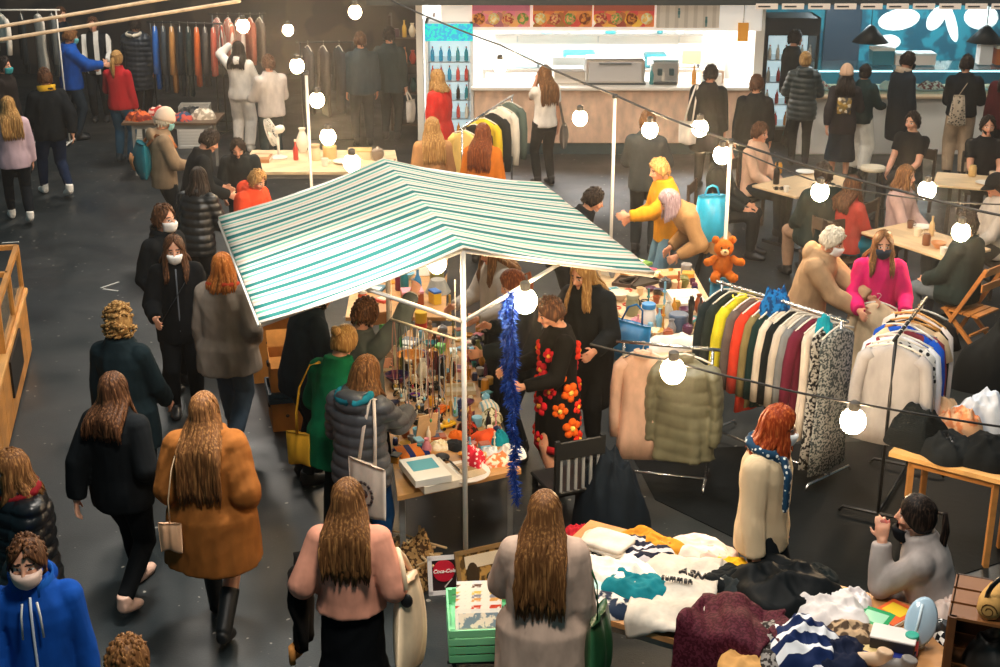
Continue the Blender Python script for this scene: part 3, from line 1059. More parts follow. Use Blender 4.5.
def ware(kind, loc, col, label, s=1.0, rz=0, col2=None, mk='plain', cat=None, group=WARES, name=None):
    loc = Vector(loc)
    OCC.append((loc.x, loc.y, ware_r(kind, s)))
    if kind in PROF:
        m = mat(col, mk, col2=col2 if mk in ('spots', 'mottle', 'stripez', 'patch', 'check') else None, rough=.3)
        o = MB().lathe([(r*s, z*s) for r, z in PROF[kind]], n=18).build(name or {'lampshade': 'lamp_shade', 'pot': 'lidded_pot', 'tin': 'tin_box'}.get(kind, kind), m, None, angle=40, loc=loc, rot=rz)
        if kind == 'cup':
            MB().tube([(.037*s, 0, .07*s), (.06*s, 0, .065*s), (.062*s, 0, .035*s), (.034*s, 0, .025*s)], .005*s, 6).build('handle', m, o)
        if kind in ('jar', 'bottle') and col2:
            z = (.125 if kind == 'jar' else .25)*s
            r = (.042 if kind == 'jar' else .017)*s
            MB().lathe([(r, z-.004), (r, z+.022*s), (r*.9, z+.026*s), (0, z+.026*s)]).build('lid', mat(col2, 'plain'), o, angle=40)
    elif kind == 'book':
        w, d, h = .15*s, .21*s, .03*s
        o = MB().box((0, 0, h/2), (w, d, h), bev=.002).build(name or 'book', mat(col, mk, col2=col2) if mk != 'plain' else mat(col, 'plain'), None, False, loc=loc, rot=rz)
        MB().box((.004, 0, h/2), (w, d*.985, h*.76)).build('page_block', mat('#e8dfcb', 'plain'), o, False)
        if col2:
            MB().box((0, d*.12, h+.0008), (w*.72, d*.45, .0016)).build('cover_print', mat(col2, 'plain'), o, False)
    elif kind == 'box':
        w, d, h = (s if isinstance(s, tuple) else (.16*s, .12*s, .08*s))
        o = MB().box((0, 0, h*.42), (w, d, h*.84), bev=.004).build(name or 'box', mat(col, mk, col2=col2 if mk != 'plain' else None), None, False, loc=loc, rot=rz)
        MB().box((0, 0, h*.92), (w*1.03, d*1.03, h*.18), bev=.004).build('lid', mat(col2 or col, 'plain'), o, False)
    elif kind == 'frame':
        w, h = .20*s, .26*s
        o = MB()
        for a, b, c in (((0, 0, .012), (w, .02, .024), 0), ((0, 0, h-.012), (w, .02, .024), 0), ((-w/2+.012, 0, h/2), (.024, .02, h), 0), ((w/2-.012, 0, h/2), (.024, .02, h), 0)):
            o.box(a, b)
        o = o.build(name or 'framed_photo', mat(col, 'wood'), None, False, loc=loc, rot=(R(-14), 0, rz))
        MB().box((0, .004, h/2), (w-.04, .006, h-.04)).build('picture', mat(col2 or '#c8b898', 'patch', col2='#50705a', scale=2), o, False)
    elif kind == 'glasses':
        mb = MB()
        for sx in (-1, 1):
            mb.tube([(sx*.034+.026*math.cos(t)*s, .0, .022+.02*math.sin(t)) for t in [2*PI*i/14 for i in range(15)]], .0035, 5)
            mb.tube([(sx*.062, 0, .028), (sx*.066, .06, .026), (sx*.06, .115, .008)], .003, 5)
        mb.tube([(-.009, 0, .028), (0, -.002, .031), (.009, 0, .028)], .003, 5)
        o = mb.build(name or 'sunglasses', mat(col, 'plain', rough=.2), None, loc=loc, rot=rz)
        for sx in (-1, 1):
            MB().lathe([(.001, -.001), (.024, -.001), (.024, .001), (.001, .001)], (sx*.034, 0, .022), 14, M=Matrix.Rotation(PI/2, 3, 'X')).build('lens', mat(col2 or '#1a1612', 'gloss'), o)
    elif kind == 'watch':
        mb = MB().tube([(.028*math.cos(t), .0+.012*math.sin(t*1), .028+.028*math.sin(t)) for t in [2*PI*i/16 for i in range(17)]], .007, 5)
        o = mb.build(name or 'wristwatch', mat(col, 'plain'), None, loc=loc, rot=rz)
        MB().lathe([(.019, -.004), (.019, .004), (.016, .006), (0, .006)], (0, 0, .058), 14).build('dial', mat(col2 or '#d8d0b8', 'metal', rough=.3), o, angle=40)
    elif kind == 'figurine':
        mb = MB()
        mb.lathe([(.03, 0), (.03, .012), (.018, .016)], n=14)
        mb.loft([(0, 0, .012), (0, 0, .05), (0, .003, .09), (0, 0, .115)], [.020, .016, .022, .010], 10)
        mb.ball((0, 0, .133), .019)
        for sx in (-1, 1):
            mb.loft([(sx*.018, 0, .105), (sx*.034, .004, .08), (sx*.02, .016, .06)], [.008, .007, .005], 7)
        me = remesh(mb, .005, 2)
        me.transform(Matrix.Scale(s, 4))
        o = link(name or 'figurine', me, mat(col, mk, col2=col2), None, loc=loc, rot=rz)
    elif kind == 'shoe':
        mb = MB()
        mb.loft([(0, -.12, .05), (0, -.09, .055), (0, 0, .045), (0, .09, .032), (0, .135, .028)], [(.025, .04), (.036, .052), (.036, .042), (.042, .03), (.026, .018)], 12)
        mb.loft([(0, -.075, .06), (0, -.085, .12)], [(.036, .045), (.038, .046)], 12)
        me = remesh(mb, .008, 2)
        me.transform(Matrix.Scale(s, 4))
        o = link(name or 'shoe', me, mat(col, 'plain'), None, loc=loc, rot=rz)
        q = MB()
        q.loft([(0, -.125*s, .006), (0, -.03*s, .006), (0, .07*s, .006), (0, .138*s, .006)], [(.028*s, .009), (.036*s, .009), (.044*s, .009), (.024*s, .009)], 12)
        q.build('sole', mat(col2 or '#e8e4da', 'plain'), o)
    elif kind == 'toy_car':
        mb = MB()
        mb.loft([(0, -.07, .028), (0, -.066, .028), (0, .066, .026), (0, .07, .026)], [(.024, .012), (.03, .017), (.03, .014), (.022, .01)], 12, sup=4)
        mb.loft([(0, -.036, .048), (0, -.02, .052), (0, .012, .052), (0, .034, .046)], [(.022, .006), (.024, .014), (.024, .014), (.02, .004)], 12, sup=4)
        o = mb.build(name or 'toy_car', mat(col, 'gloss'), None, loc=loc, rot=rz)
        for sx in (-1, 1):
            for sy in (-1, 1):
                MB().lathe([(.013, -.006), (.013, .006)], (sx*.028, sy*.042, .013), 12, M=Matrix.Rotation(PI/2, 3, 'Y')).build('wheel', mat('#101010', 'plain'), o)
    elif kind == 'bracelet':
        mb = MB()
        for i in range(18):
            t = 2*PI*i/18
            mb.ball((.04*s*math.cos(t), .04*s*math.sin(t), .008), .0085*s, 8, 6)
        o = mb.build(name or 'bead_bracelet', mat(col, mk, col2=col2), None, loc=loc, rot=rz)
    elif kind == 'tray':
        w, d = .26*s, .18*s
        mb = MB().box((0, 0, .006), (w, d, .012))
        for x, y, a, b in ((0, d/2, w, .012), (0, -d/2, w, .012), (w/2, 0, .012, d), (-w/2, 0, .012, d)):
            mb.box((x, y, .017), (a, b, .034))
        o = mb.build(name or 'tray', mat(col, mk, col2=col2), None, False, loc=loc, rot=rz)
    elif kind == 'handstand':
        mb = MB()
        mb.lathe([(.045, 0), (.045, .012), (.02, .018)], n=16)
        mb.loft([(0, 0, .01), (0, 0, .10), (0, 0, .15)], [(.022, .018), (.024, .018), (.04, .014)], 10)
        for i, (x, l) in enumerate(((-.033, .07), (-.011, .085), (.011, .08), (.033, .06))):
            mb.loft([(x, 0, .145), (x*1.35, .0, .15+l*.6), (x*1.6, 0, .15+l)], [.010, .009, .006], 7)
        mb.loft([(.035, 0, .11), (.065, 0, .14), (.075, 0, .17)], [.011, .009, .006], 7)
        me = remesh(mb, .006, 1)
        me.transform(Matrix.Scale(s, 4))
        o = link(name or 'hand_display_stand', me, mat(col, 'plain'), None, loc=loc, rot=rz)
    elif kind == 'ladle':
        mb = MB().loft([(0, 0, .02), (0, .10, .05), (0, .26, .05)], [(.008, .005), (.007, .004), (.008, .005)], 8)
        mb.ball((0, -.05, .02), (.055, .06, .022), 14, 8)
        o = mb.build(name or 'ladle', mat(col, 'plain'), None, loc=loc, rot=rz)
    tag(o, label, cat or {'bottle': 'bottle', 'book': 'book', 'glasses': 'sunglasses', 'watch': 'watch', 'frame': 'framed photo', 'toy_car': 'toy', 'shoe': 'shoe', 'lampshade': 'lamp shade', 'bracelet': 'bracelet', 'handstand': 'display stand', 'tin': 'tin', 'pot': 'pot'}.get(kind, kind), group)
    return o
def trestle_table(name, corners, h, label, top_col='#b98a52', th=.035, leg_col='#8a8a86', cat='table', inset=.12, group=None):
    """four corners counter-clockwise from above; top, four legs and two rails"""
    c = [Vector((x, y, 0)) for x, y in corners]
    m = sum(c, Vector())/4
    rt = empty(name, m)
    tag(rt, label, cat, group)
    q = [p-m for p in c]
    MB().add([p+Vector((0, 0, h-th)) for p in q]+[p+Vector((0, 0, h)) for p in q], [(3, 2, 1, 0), (4, 5, 6, 7), (0, 1, 5, 4), (1, 2, 6, 5), (2, 3, 7, 6), (3, 0, 4, 7)]).build('tabletop', mat(top_col, 'wood'), rt, False)
    ins = [p*(1-inset/p.length*1.4) for p in q]
    for p in ins:
        MB().bar(p, p+Vector((0, 0, h-th)), .04, up=(1, 0, 0)).build('leg', mat(leg_col, 'wood'), rt, False)
    for a, b in ((0, 1), (2, 3), (1, 2), (3, 0)):
        MB().bar(ins[a]+Vector((0, 0, h-th-.04)), ins[b]+Vector((0, 0, h-th-.04)), .03, .06).build('rail', mat(leg_col, 'wood'), rt, False)
    return rt
def crate(loc, rz, w, d, h, col, label, name='crate', slats=3, cat='crate', group=None, mk='wood', rot=None, back=True):
    """slatted open box, opening upward"""
    mb = MB()
    t = .012
    sh = h/slats*.78
    for i in range(slats):
        z = h*(i+.5)/slats
        for a, b in (((0, d/2, z), (w, t, sh)), ((0, -d/2, z), (w, t, sh)), ((w/2, 0, z), (t, d, sh)), ((-w/2, 0, z), (t, d, sh))):
            mb.box(a, b)
    mb.box((0, 0, t/2), (w, d, t))
    o = mb.build(name, mat(col, mk), None, False, loc=loc, rot=rot or rz)
    tag(o, label, cat, group)
    for sx in (-1, 1):
        for sy in (-1, 1):
            MB().box((sx*(w/2-.018), sy*(d/2-.018), h/2), (.028, .028, h)).build('corner_post', mat(col, mk), o, False)
    return o
def carton(loc, rz, w, d, h, col, label, flaps=True, group='cardboard boxes by the stall', tape=True):
    mb = MB()
    t = .008
    mb.box((0, 0, t/2), (w, d, t))
    for a, b in (((0, d/2, h/2), (w, t, h)), ((0, -d/2, h/2), (w, t, h)), ((w/2, 0, h/2), (t, d, h)), ((-w/2, 0, h/2), (t, d, h))):
        mb.box(a, b)
    o = mb.build('cardboard_box', mat(col, 'cloth', rough=.8), None, False, loc=loc, rot=rz)
    tag(o, label, 'box', group)
    for sx in (-1, 1):
        MB().loft([(sx*(w/2+.005)-.0, -.045, h*.72), (sx*(w/2+.005), .045, h*.72)], [.018, .018], 10).build('hand_hole', mat('#2a1a0c', 'plain'), o)
    for x in (-w*.22, w*.22):
        MB().lathe([(.016, 0), (.016, .002)], (x, -d/2-.003, h*.55), 12, M=Matrix.Rotation(PI/2, 3, 'X')).build('hand_hole', mat('#2a1a0c', 'plain'), o)
    if flaps:
        for (a, b, c_) in (((0, -d/2-.07, h+.02), (w, .16, .006), (R(18), 0, 0)), ((0, d/2+.06, h+.06), (w, .16, .006), (R(48), 0, 0))):
            f = MB().box((0, 0, 0), b).build('flap', mat(col, 'cloth', rough=.8), o, False, loc=a, rot=c_)
    return o
BULBS = []
def bulb(px, py, y, label, r=.075, power=60, hang=None, col='#ffd9a8', size=None):
    c = PY(px, py, y)
    mb = MB().ball((0, 0, 0), (r, r, r*1.08), 16, 12)
    o = mb.build('light_bulb', mat(col, 'plain', emit=power), None, loc=c)
    tag(o, label, 'light bulb', 'bulbs strung over the market')
    MB().lathe([(r*.5, r*.85), (r*.42, r*1.1), (r*.42, r*1.6), (r*.2, r*1.75)], n=12).build('socket', mat('#1c1c1c', 'plain'), o, angle=40)
    BULBS.append(c)
    return o
def cable(pts, r, label, col='#16181a', sag=0, cat='cable', group=None, name='cable', kind='plain'):
    out = []
    pts = [Vector(p) for p in pts]
    for a, b in zip(pts, pts[1:]):
        for i in range(12):
            t = i/12
            out.append(a.lerp(b, t)-Vector((0, 0, sag*4*t*(1-t))))
    out.append(pts[-1])
    o = MB().tube(out, r, 6).build(name, mat(col, kind), None)
    return tag(o, label, cat, group)
# ------------------------------------------------------------------ the hall
def floor_mat():
    m = bpy.data.materials.new('asphalt')
    m.use_nodes = True
    nt = m.node_tree
    N, L = nt.nodes, nt.links
    b = N['Principled BSDF']
    tc = N.new('ShaderNodeTexCoord')
    def nz(sc, det, rough=.5):
        n = N.new('ShaderNodeTexNoise')
        n.inputs['Scale'].default_value = sc
        n.inputs['Detail'].default_value = det
        n.inputs['Roughness'].default_value = rough
        L.new(tc.outputs['Object'], n.inputs['Vector'])
        return n.outputs['Fac']
    def rp(f, st):
        r = N.new('ShaderNodeValToRGB')
        el = r.color_ramp.elements
        while len(el) < len(st):
            el.new(.5)
        for e, (p, c) in zip(el, st):
            e.position = p
            e.color = c
        L.new(f, r.inputs['Fac'])
        return r.outputs['Color']
    base = rp(nz(.55, 4), [(.3, srgb('#141c20')), (.55, srgb('#1f2527')), (.75, srgb('#312f2c'))])
    fine = rp(nz(70, 3, .7), [(.3, (.72, .72, .72, 1)), (.7, (1.2, 1.2, 1.2, 1))])
    mx = N.new('ShaderNodeMix')
    mx.data_type = 'RGBA'
    mx.blend_type = 'MULTIPLY'
    mx.inputs['Factor'].default_value = 1
    L.new(base, mx.inputs['A'])
    L.new(fine, mx.inputs['B'])
    sp = rp(nz(17, 0), [(.80, (0, 0, 0, 1)), (.83, (1, 1, 1, 1))])
    m2 = N.new('ShaderNodeMix')
    m2.data_type = 'RGBA'
    L.new(sp, m2.inputs['Factor'])
    L.new(mx.outputs['Result'], m2.inputs['A'])
    m2.inputs['B'].default_value = srgb('#8d8a82')
    L.new(m2.outputs['Result'], b.inputs['Base Color'])
    rr = rp(nz(1.3, 4), [(.3, (.30, .30, .30, 1)), (.7, (.55, .55, .55, 1))])
    L.new(rr, b.inputs['Roughness'])
    bp = N.new('ShaderNodeBump')
    bp.inputs['Strength'].default_value = .35
    bp.inputs['Distance'].default_value = .004
    L.new(nz(60, 3, .7), bp.inputs['Height'])
    L.new(bp.outputs['Normal'], b.inputs['Normal'])
    return m
struct(MB().box((0, 17, -.05), (34, 34, .1)).build('floor', floor_mat(), None, False))
struct(MB().box((-4.6, 29.1, 2.6), (20, .2, 5.2)).build('wall_back', mat('#4a4038', 'mottle', col2='#2c2a2a', scale=.05), None, False))
struct(MB().box((10.2, 26.4, 2.6), (9.8, .2, 5.2)).build('wall_kiosk', mat('#12343c', 'cloth'), None, False))
pts = [P(630, 452), P(905, 440), P(1010, 470), P(1010, 560), P(870, 604), P(655, 500)]
struct(MB().add([p+Vector((0, 0, .001)) for p in pts]+[p+Vector((0, 0, .007)) for p in pts], [tuple(range(5, -1, -1)), tuple(range(6, 12))]+[(i, (i+1) % 6, 6+(i+1) % 6, 6+i) for i in range(6)]).build('floor_mat', mat('#0a0f11', 'cloth', rough=.6), None, False))
for i, (a, b) in enumerate((((2, 243), (19, 242)), ((101, 288), (119, 282)), ((103, 289), (118, 291)))):
    struct(MB().bar(P(*a)+Vector((0, 0, .002)), P(*b)+Vector((0, 0, .002)), .025, .003).build('floor_marking', mat('#c9c8c2', 'plain'), None, False))
# ---- lit food kiosk in the middle of the back
WHITE = mat('#f2efe8', 'plain')
STEEL = mat('#c6cbcc', 'metal', metal=1.0, rough=.28)
struct(MB().box((1.6, 25.2, 1.5), (5.6, .12, 3.0)).build('wall_food_kiosk', mat('#f4f1ea', 'plain'), None, False))
struct(MB().box((-1.25, 23.8, 1.3), (.10, 2.7, 2.6)).build('wall_kiosk_side', mat('#e8e4dc', 'plain'), None, False))
struct(MB().box((4.0, 23.7, 1.3), (.14, 2.8, 2.6)).build('wall_kiosk_partition', mat('#dcd8cf', 'plain'), None, False))
struct(MB().box((5.0, 22.05, 2.49), (14.0, .35, .36)).build('trim_1', mat('#2d3436', 'plain'), None, False))
c = empty('serving_counter', (1.75, 22.3, 0))
tag(c, 'long pale peach serving counter with steel worktop across the lit food stand', 'counter')
MB().box((0, 0, .60), (4.3, .60, .84), bev=.01).build('front_panel', mat('#dcb79c', 'cloth', rough=.5), c, False)
MB().box((0, -.02, 1.04), (4.4, .72, .05), bev=.01).build('worktop', mat('#e6ddd2', 'plain', rough=.3), c, False)
MB().box((0, .02, .09), (4.26, .56, .18)).build('plinth', mat('#173a41', 'plain'), c, False)
c = empty('back_counter', (1.75, 24.75, 0))
tag(c, 'white back counter along the wall inside the lit food stand', 'counter')
MB().box((0, 0, .45), (4.0, .6, .86), bev=.01).build('cabinet', WHITE, c, False)
MB().box((0, -.01, .90), (4.1, .66, .04), bev=.008).build('worktop', STEEL, c, False)
h = empty('menu_header', (1.55, 22.2, 0))
tag(h, 'white lit header panel above the serving counter that carries the menu pictures', 'sign')
MB().box((0, .05, 2.10), (4.9, .06, .44)).build('panel', mat('#f6f3ec', 'plain', emit=.55), h, False)
for i, (x0, x1, ca, cb, lab) in enumerate(((472, 530, '#d8788a', '#e2a05a', 'pink and orange food picture board, first from the left above the counter'), (533, 592, '#d9913f', '#c8433a', 'orange and red food picture board, middle one above the counter'),
                                           (594, 654, '#cf4a45', '#e5b13c', 'red and yellow food picture board, third above the counter'))):
    a, b = PY(x0, 5, 22.17), PY(x1, 27, 22.17)
    cx, cz, w, hh = (a.x+b.x)/2, (a.z+b.z)/2, b.x-a.x, a.z-b.z
    o = MB().box((0, 0, 0), (w, .03, hh)).build('menu_board', mat(ca, 'patch', col2=cb, scale=.9, emit=.45), None, False, loc=(cx, 22.19, cz))
    tag(o, lab, 'sign', 'food picture boards')
    MB().box((0, -.016, hh*.36), (w*.98, .01, hh*.26)).build('title_strip', mat('#c9607f' if i == 0 else '#b5533f', 'plain', emit=.3), o, False)
    for k in range(4):
        x = (k-1.5)*w/4
        MB().lathe([(0.001, -.006), (hh*.27, -.006), (hh*.24, .0), (.001, .006)], (x, -.02, -hh*.12), 14, M=Matrix.Rotation(-PI/2, 3, 'X')).build('dish_picture', mat(('#d98a3a', '#f0c060', '#b8412f', '#e8a468')[(k+i) % 4], 'mottle', col2=('#8a3a1c', '#f6e2b0', '#e8b070', '#7a9a3c')[(k+i) % 4], emit=.35), o)
a, b = PY(657, 5, 22.17), PY(719, 28, 22.17)
o = MB().box((0, 0, 0), (b.x-a.x, .03, a.z-b.z)).build('menu_board', mat('#cfc4b4', 'stripex', col2='#bdb1a0', scale=7, emit=.3), None, False, loc=((a.x+b.x)/2, 22.19, (a.z+b.z)/2))
tag(o, 'plain beige panelled board with two small blue-green pictograms beside the food pictures', 'sign', 'food picture boards')
for x, z in ((-.14, .06), (.28, -.07)):
    mb = MB().ball((x, -.018, z+.05), (.018, .005, .018)).box((x, -.018, z), (.035, .008, .06)).box((x-.009, -.018, z-.055), (.012, .008, .055)).box((x+.009, -.018, z-.055), (.012, .008, .055))
    mb.build('pictogram', mat('#2a7a7c', 'plain'), o, False)
# equipment on the serving counter
def appliance(px, py, y, w, d, h, col, label, name, parts=(), z0=None, cat='appliance', mk='metal', metal=.9):
    q = P(px, py, z0)
    o = MB().box((0, 0, h/2), (w, d, h), bev=.02).build(name, mat(col, mk, metal=metal, rough=.3), None, False, loc=(q.x, y, z0))
    tag(o, label, cat)
    for nm, c_, dd, cc in parts:
        MB().box(c_, dd, bev=.006).build(nm, mat(cc, 'plain'), o, False)
    return o
appliance(616, 88, 22.35, .92, .40, .40, '#c9c6c2', 'large steel heated display cabinet on the serving counter', 'heated_cabinet', [('door', (0, -.205, .2), (.82, .02, .30), '#b7b4b2'), ('handle', (0, -.23, .33), (.5, .025, .025), '#5c6466'), ('base', (0, 0, .015), (.96, .44, .03), '#30383a')], 1.065)
appliance(667, 88, 22.35, .42, .36, .34, '#d7dbdc', 'steel coffee machine with dark spouts beside the heated cabinet', 'coffee_machine', [('drip_tray', (0, -.2, .03), (.36, .1, .04), '#20292c'), ('brew_head', (-.09, -.21, .2), (.07, .08, .10), '#173c42'), ('brew_head', (.09, -.21, .2), (.07, .08, .10), '#173c42'), ('cup_rail', (0, 0, .36), (.40, .32, .03), '#8fa3a6')], 1.065)
appliance(570, 88, 22.4, .50, .42, .22, '#e8e4de', 'low white griddle at the left end of the serving counter', 'griddle', [('hot_plate', (0, 0, .225), (.44, .34, .02), '#b9bdbd'), ('splash_guard', (0, .2, .28), (.5, .015, .14), '#c8d0d0')], 1.065)
appliance(716, 88, 22.4, .34, .34, .20, '#cba98c', 'tan bread bin next to the coffee machine on the serving counter', 'bread_bin', [('lid', (0, 0, .20), (.35, .35, .03), '#ead9c6')], 1.065, mk='plain', metal=0)
for i, (x, col, nm, k) in enumerate(((2.35, '#1f7f86', 'teal sauce bottle', 'bottle'), (2.52, '#e9e2d6', 'white sauce bottle', 'bottle'), (3.0, '#c9872e', 'mustard coloured sauce bottle', 'bottle'), (3.18, '#b5c3c4', 'pale lidded tub', 'jar'), (3.38, '#e6ddcf', 'cream lidded tub', 'jar'))):
    ware(k, (x, 22.2, 1.065), col, '%s standing on the serving counter near the coffee machine' % nm, s=1.15, col2='#f2f2ee', group='bottles and tubs on the serving counter')
for i, (x, w, h, col, nm, lab) in enumerate(((.5, .5, .30, '#bfd4d6', 'steamer', 'pale steel steamer at the left of the back counter'), (1.35, .55, .26, '#2f8388', 'mixing_basin', 'teal basin on the back counter behind the heated cabinet'), (2.05, .42, .34, '#d9dedd', 'toaster_oven', 'white toaster oven in the middle of the back counter'),
                                             (2.65, .38, .22, '#17626c', 'cash_register', 'dark teal cash register at the right of the back counter'), (3.25, .40, .36, '#e5d3bd', 'bread_crate', 'tan bread crate at the right end of the back counter'))):
    appliance(0, 0, 24.65, w, .36, h, col, lab, name=nm, parts=[('front_panel', (0, -.185, h*.5), (w*.8, .02, h*.6), '#9fb4b6' if i != 4 else '#c89a62'), ('knob', (w*.3, -.2, h*.25), (.04, .03, .04), '#263034')], z0=.92, mk='plain', metal=0) if False else None
    o = MB().box((0, 0, h/2), (w, .36, h), bev=.02).build(nm, mat(col, 'plain', rough=.3), None, False, loc=(x, 24.65, .92))
    tag(o, lab, nm.replace('_', ' '))
    MB().box((0, -.185, h*.52), (w*.8, .02, h*.6), bev=.005).build('front_panel', mat('#9fb4b6' if i != 4 else '#c89a62', 'plain'), o, False)
    MB().lathe([(.025, -.012), (.025, .012)], (w*.3, -.20, h*.12), 10, M=Matrix.Rotation(PI/2, 3, 'X')).build('knob', mat('#263034', 'plain'), o)
sh = MB().box((0, 0, 0), (3.6, .30, .03), bev=.006).build('wall_shelf', STEEL, None, False, loc=(1.7, 24.97, 1.42))
tag(sh, 'long steel shelf on the white wall of the food stand', 'shelf')
for x in (-1.4, 0, 1.4):
    MB().bar((x, .12, -.02), (x, -.1, -.02), .02, .03).bar((x, .13, -.16), (x, .13, -.01), .02).build('bracket', STEEL, sh, False)
for i, (x, col, k, nm) in enumerate(((.3, '#dfe5e4', 'pot', 'white lidded pot'), (.8, '#8fb9bb', 'tin', 'pale teal tin'), (1.25, '#e9e6df', 'bowl', 'white mixing bowl'), (1.9, '#2a8a90', 'tin', 'deep teal tin'), (2.3, '#f0ede6', 'jar', 'white jar'), (2.75, '#1d6d75', 'bottle', 'dark teal bottle'), (3.1, '#cfd8d8', 'pot', 'grey lidded pot'))):
    ware(k, (x, 24.95, 1.436), col, nm+' on the long shelf of the food stand', s=1.6, group='kitchenware on the food stand shelf')
# drinks fridges
def fridge(x, y, w, h, label, frame, rows, head):
    r = empty('drinks_fridge', (x, y, 0))
    tag(r, label, 'fridge')
    mb = MB()
    for a, b in (((0, .33, h/2), (w, .04, h)), ((-w/2+.025, 0, h/2), (.05, .66, h)), ((w/2-.025, 0, h/2), (.05, .66, h)), ((0, 0, .10), (w, .66, .2)), ((0, 0, h-.03), (w, .66, .06))):
        mb.box(a, b)
    mb.build('cabinet', mat(frame, 'plain'), r, False)
    MB().box((0, -.32, h-.14), (w*.98, .05, .26)).build('header', mat(head[0], head[1], col2=head[2], emit=head[3]) if head[1] == 'mottle' else mat(head[0], 'plain', emit=head[3]), r, False)
    MB().box((0, .29, h/2), (w-.12, .02, h-.4)).build('lit_back', mat('#cfeaf0', 'plain', emit=1.0), r, False)
    for k in range(len(rows)):
        z = .24+k*(h-.55)/len(rows)
        MB().box((0, 0, z), (w-.10, .56, .014)).build('shelf', STEEL, r, False)
    MB().bar((w/2-.07, -.36, h*.3), (w/2-.07, -.36, h*.65), .022).build('handle', STEEL, r, False)
    for k, cols in enumerate(rows):
        z = .249+k*(h-.55)/len(rows)
        n = len(cols)
        for j, col in enumerate(cols):
            bx = -w/2+.11+(w-.22)*j/(n-1)
            ob = MB().lathe([(.026, 0), (.031, .006), (.031, .12), (.024, .155), (.011, .18), (.011, .20)], n=10).build('drink_bottle', mat(col, 'plain', rough=.2), None, loc=(x+bx, y-.18, z))
            tag(ob, '%s drink bottle, %s from the left in the %s, %s row from its floor' % ({'#2a9fd0': 'blue', '#1f8fa0': 'teal', '#d8443c': 'red', '#e8e2d2': 'white', '#e0912f': 'orange', '#3a2a20': 'dark', '#2f6f5a': 'green'}[col], ('first', 'second', 'third', 'fourth', 'fifth', 'last')[j], 'white fridge' if x < 2 else 'black fridge', ('lowest', 'second', 'third', 'fourth', 'fifth')[k]), 'bottle', 'drinks in the fridges')
            MB().lathe([(.013, .2), (.013, .22), (0, .22)], n=8).build('cap', mat('#f0f0f0' if j % 2 else '#c03028', 'plain'), ob)
    return r
q = P(451, 150)
B_, T_, RD, WH, OR, DK, GR = '#2a9fd0', '#1f8fa0', '#d8443c', '#e8e2d2', '#e0912f', '#3a2a20', '#2f6f5a'
fridge(-.78, 22.4, .74, 2.02, 'white glowing drinks fridge with a blue picture header left of the food counter', '#e9ecec', [[DK, RD, DK, OR, DK], [OR, WH, DK, RD, WH], [T_, B_, WH, DK, T_], [RD, RD, B_, RD, RD], [B_, B_, B_, T_, T_]], ('#2aa6d8', 'mottle', '#18d0c0', .8))
fridge(4.62, 23.2, .86, 1.98, 'black drinks fridge of white and red bottles right of the partition', '#101416', [[DK, RD, OR, DK, RD], [WH, RD, RD, OR, WH], [WH, RD, OR, RD, WH], [WH, WH, WH, WH, WH, WH]], ('#20262a', 'plain', None, 0))
o = MB().box((0, 0, 0), (.16, .04, .28)).build('price_sign', mat('#e59a2e', 'plain', emit=.3), None, False, loc=PY(743, 32, 22.2))
tag(o, 'small orange sign hung at the partition between the two food stands', 'sign')
MB().bar((0, 0, .14), (0, 0, .50), .012).build('hanger_rod', STEEL, o, False)
# ---- butcher's stand on the right
c = empty('display_counter', (7.1, 22.4, 0))
tag(c, 'long white glass-topped display counter of the right-hand food stand', 'counter')
MB().box((0, .05, .45), (5.0, .9, .9), bev=.015).build('base', mat('#efe9df', 'plain'), c, False)
MB().box((0, -.02, .92), (5.05, 1.0, .05), bev=.01).build('worktop', mat('#d3b48f', 'plain'), c, False)
MB().box((0, -.35, 1.12), (4.9, .012, .36)).build('front_glass', mat('#dff4f4', 'glass'), c, False)
MB().box((0, .05, 1.31), (4.9, .82, .014)).build('top_glass', mat('#dff4f4', 'glass'), c, False)
for x in (-2.44, -.8, .8, 2.44):
    MB().bar((x, -.35, .94), (x, -.35, 1.32), .03).bar((x, -.35, 1.31), (x, .45, 1.31), .03).build('post', STEEL, c, False)
MB().box((0, -.33, 1.29), (4.8, .03, .02)).build('light_strip', mat('#c8f6ff', 'plain', emit=4), c, False)
rg = random.Random(4)
trays = [('#b8443c', 'dark red meat'), ('#d98a7c', 'pink sausages'), ('#e9dcc8', 'pale cheese'), ('#8a3028', 'deep red ham'), ('#f0e6d4', 'white curd'), ('#c87058', 'ruddy fillets'), ('#e8c47c', 'golden pastries'), ('#a8b85c', 'green olives')]
for i in range(8):
    o = MB().box((0, 0, .012), (.50, .40, .024), bev=.004).build('steel_tray', STEEL, None, False, loc=(4.95+.60*i, 22.42, .948))
    tag(o, 'steel tray of %s inside the right-hand glass display' % trays[i][1], 'tray', 'trays in the glass display')
    heap_mb(.44, .34, .10, 40+i, 1.2).build('food', mat(trays[i][0], 'mottle', col2='#f0d8c4'), o, loc=(0, 0, .02))
w = struct(MB().box((7.6, 24.9, 1.5), (6.2, .12, 3.0)).build('wall_butcher', mat('#1a5660', 'mottle', col2='#123c48', scale=.06), None, False))
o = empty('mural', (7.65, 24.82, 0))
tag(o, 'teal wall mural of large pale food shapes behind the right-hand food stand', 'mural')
MB().box((0, 0, 1.42), (3.1, .02, 1.1)).build('panel', mat('#175f6c', 'mottle', col2='#0e3c4a', scale=.12, emit=.12), o, False)  # slight emission put into the mural to brighten it
PALE = mat('#eef0ea', 'mottle', col2='#c3cfcb', scale=.4, emit=.3)  # pale shapes emit a little too, brightness put into the colour
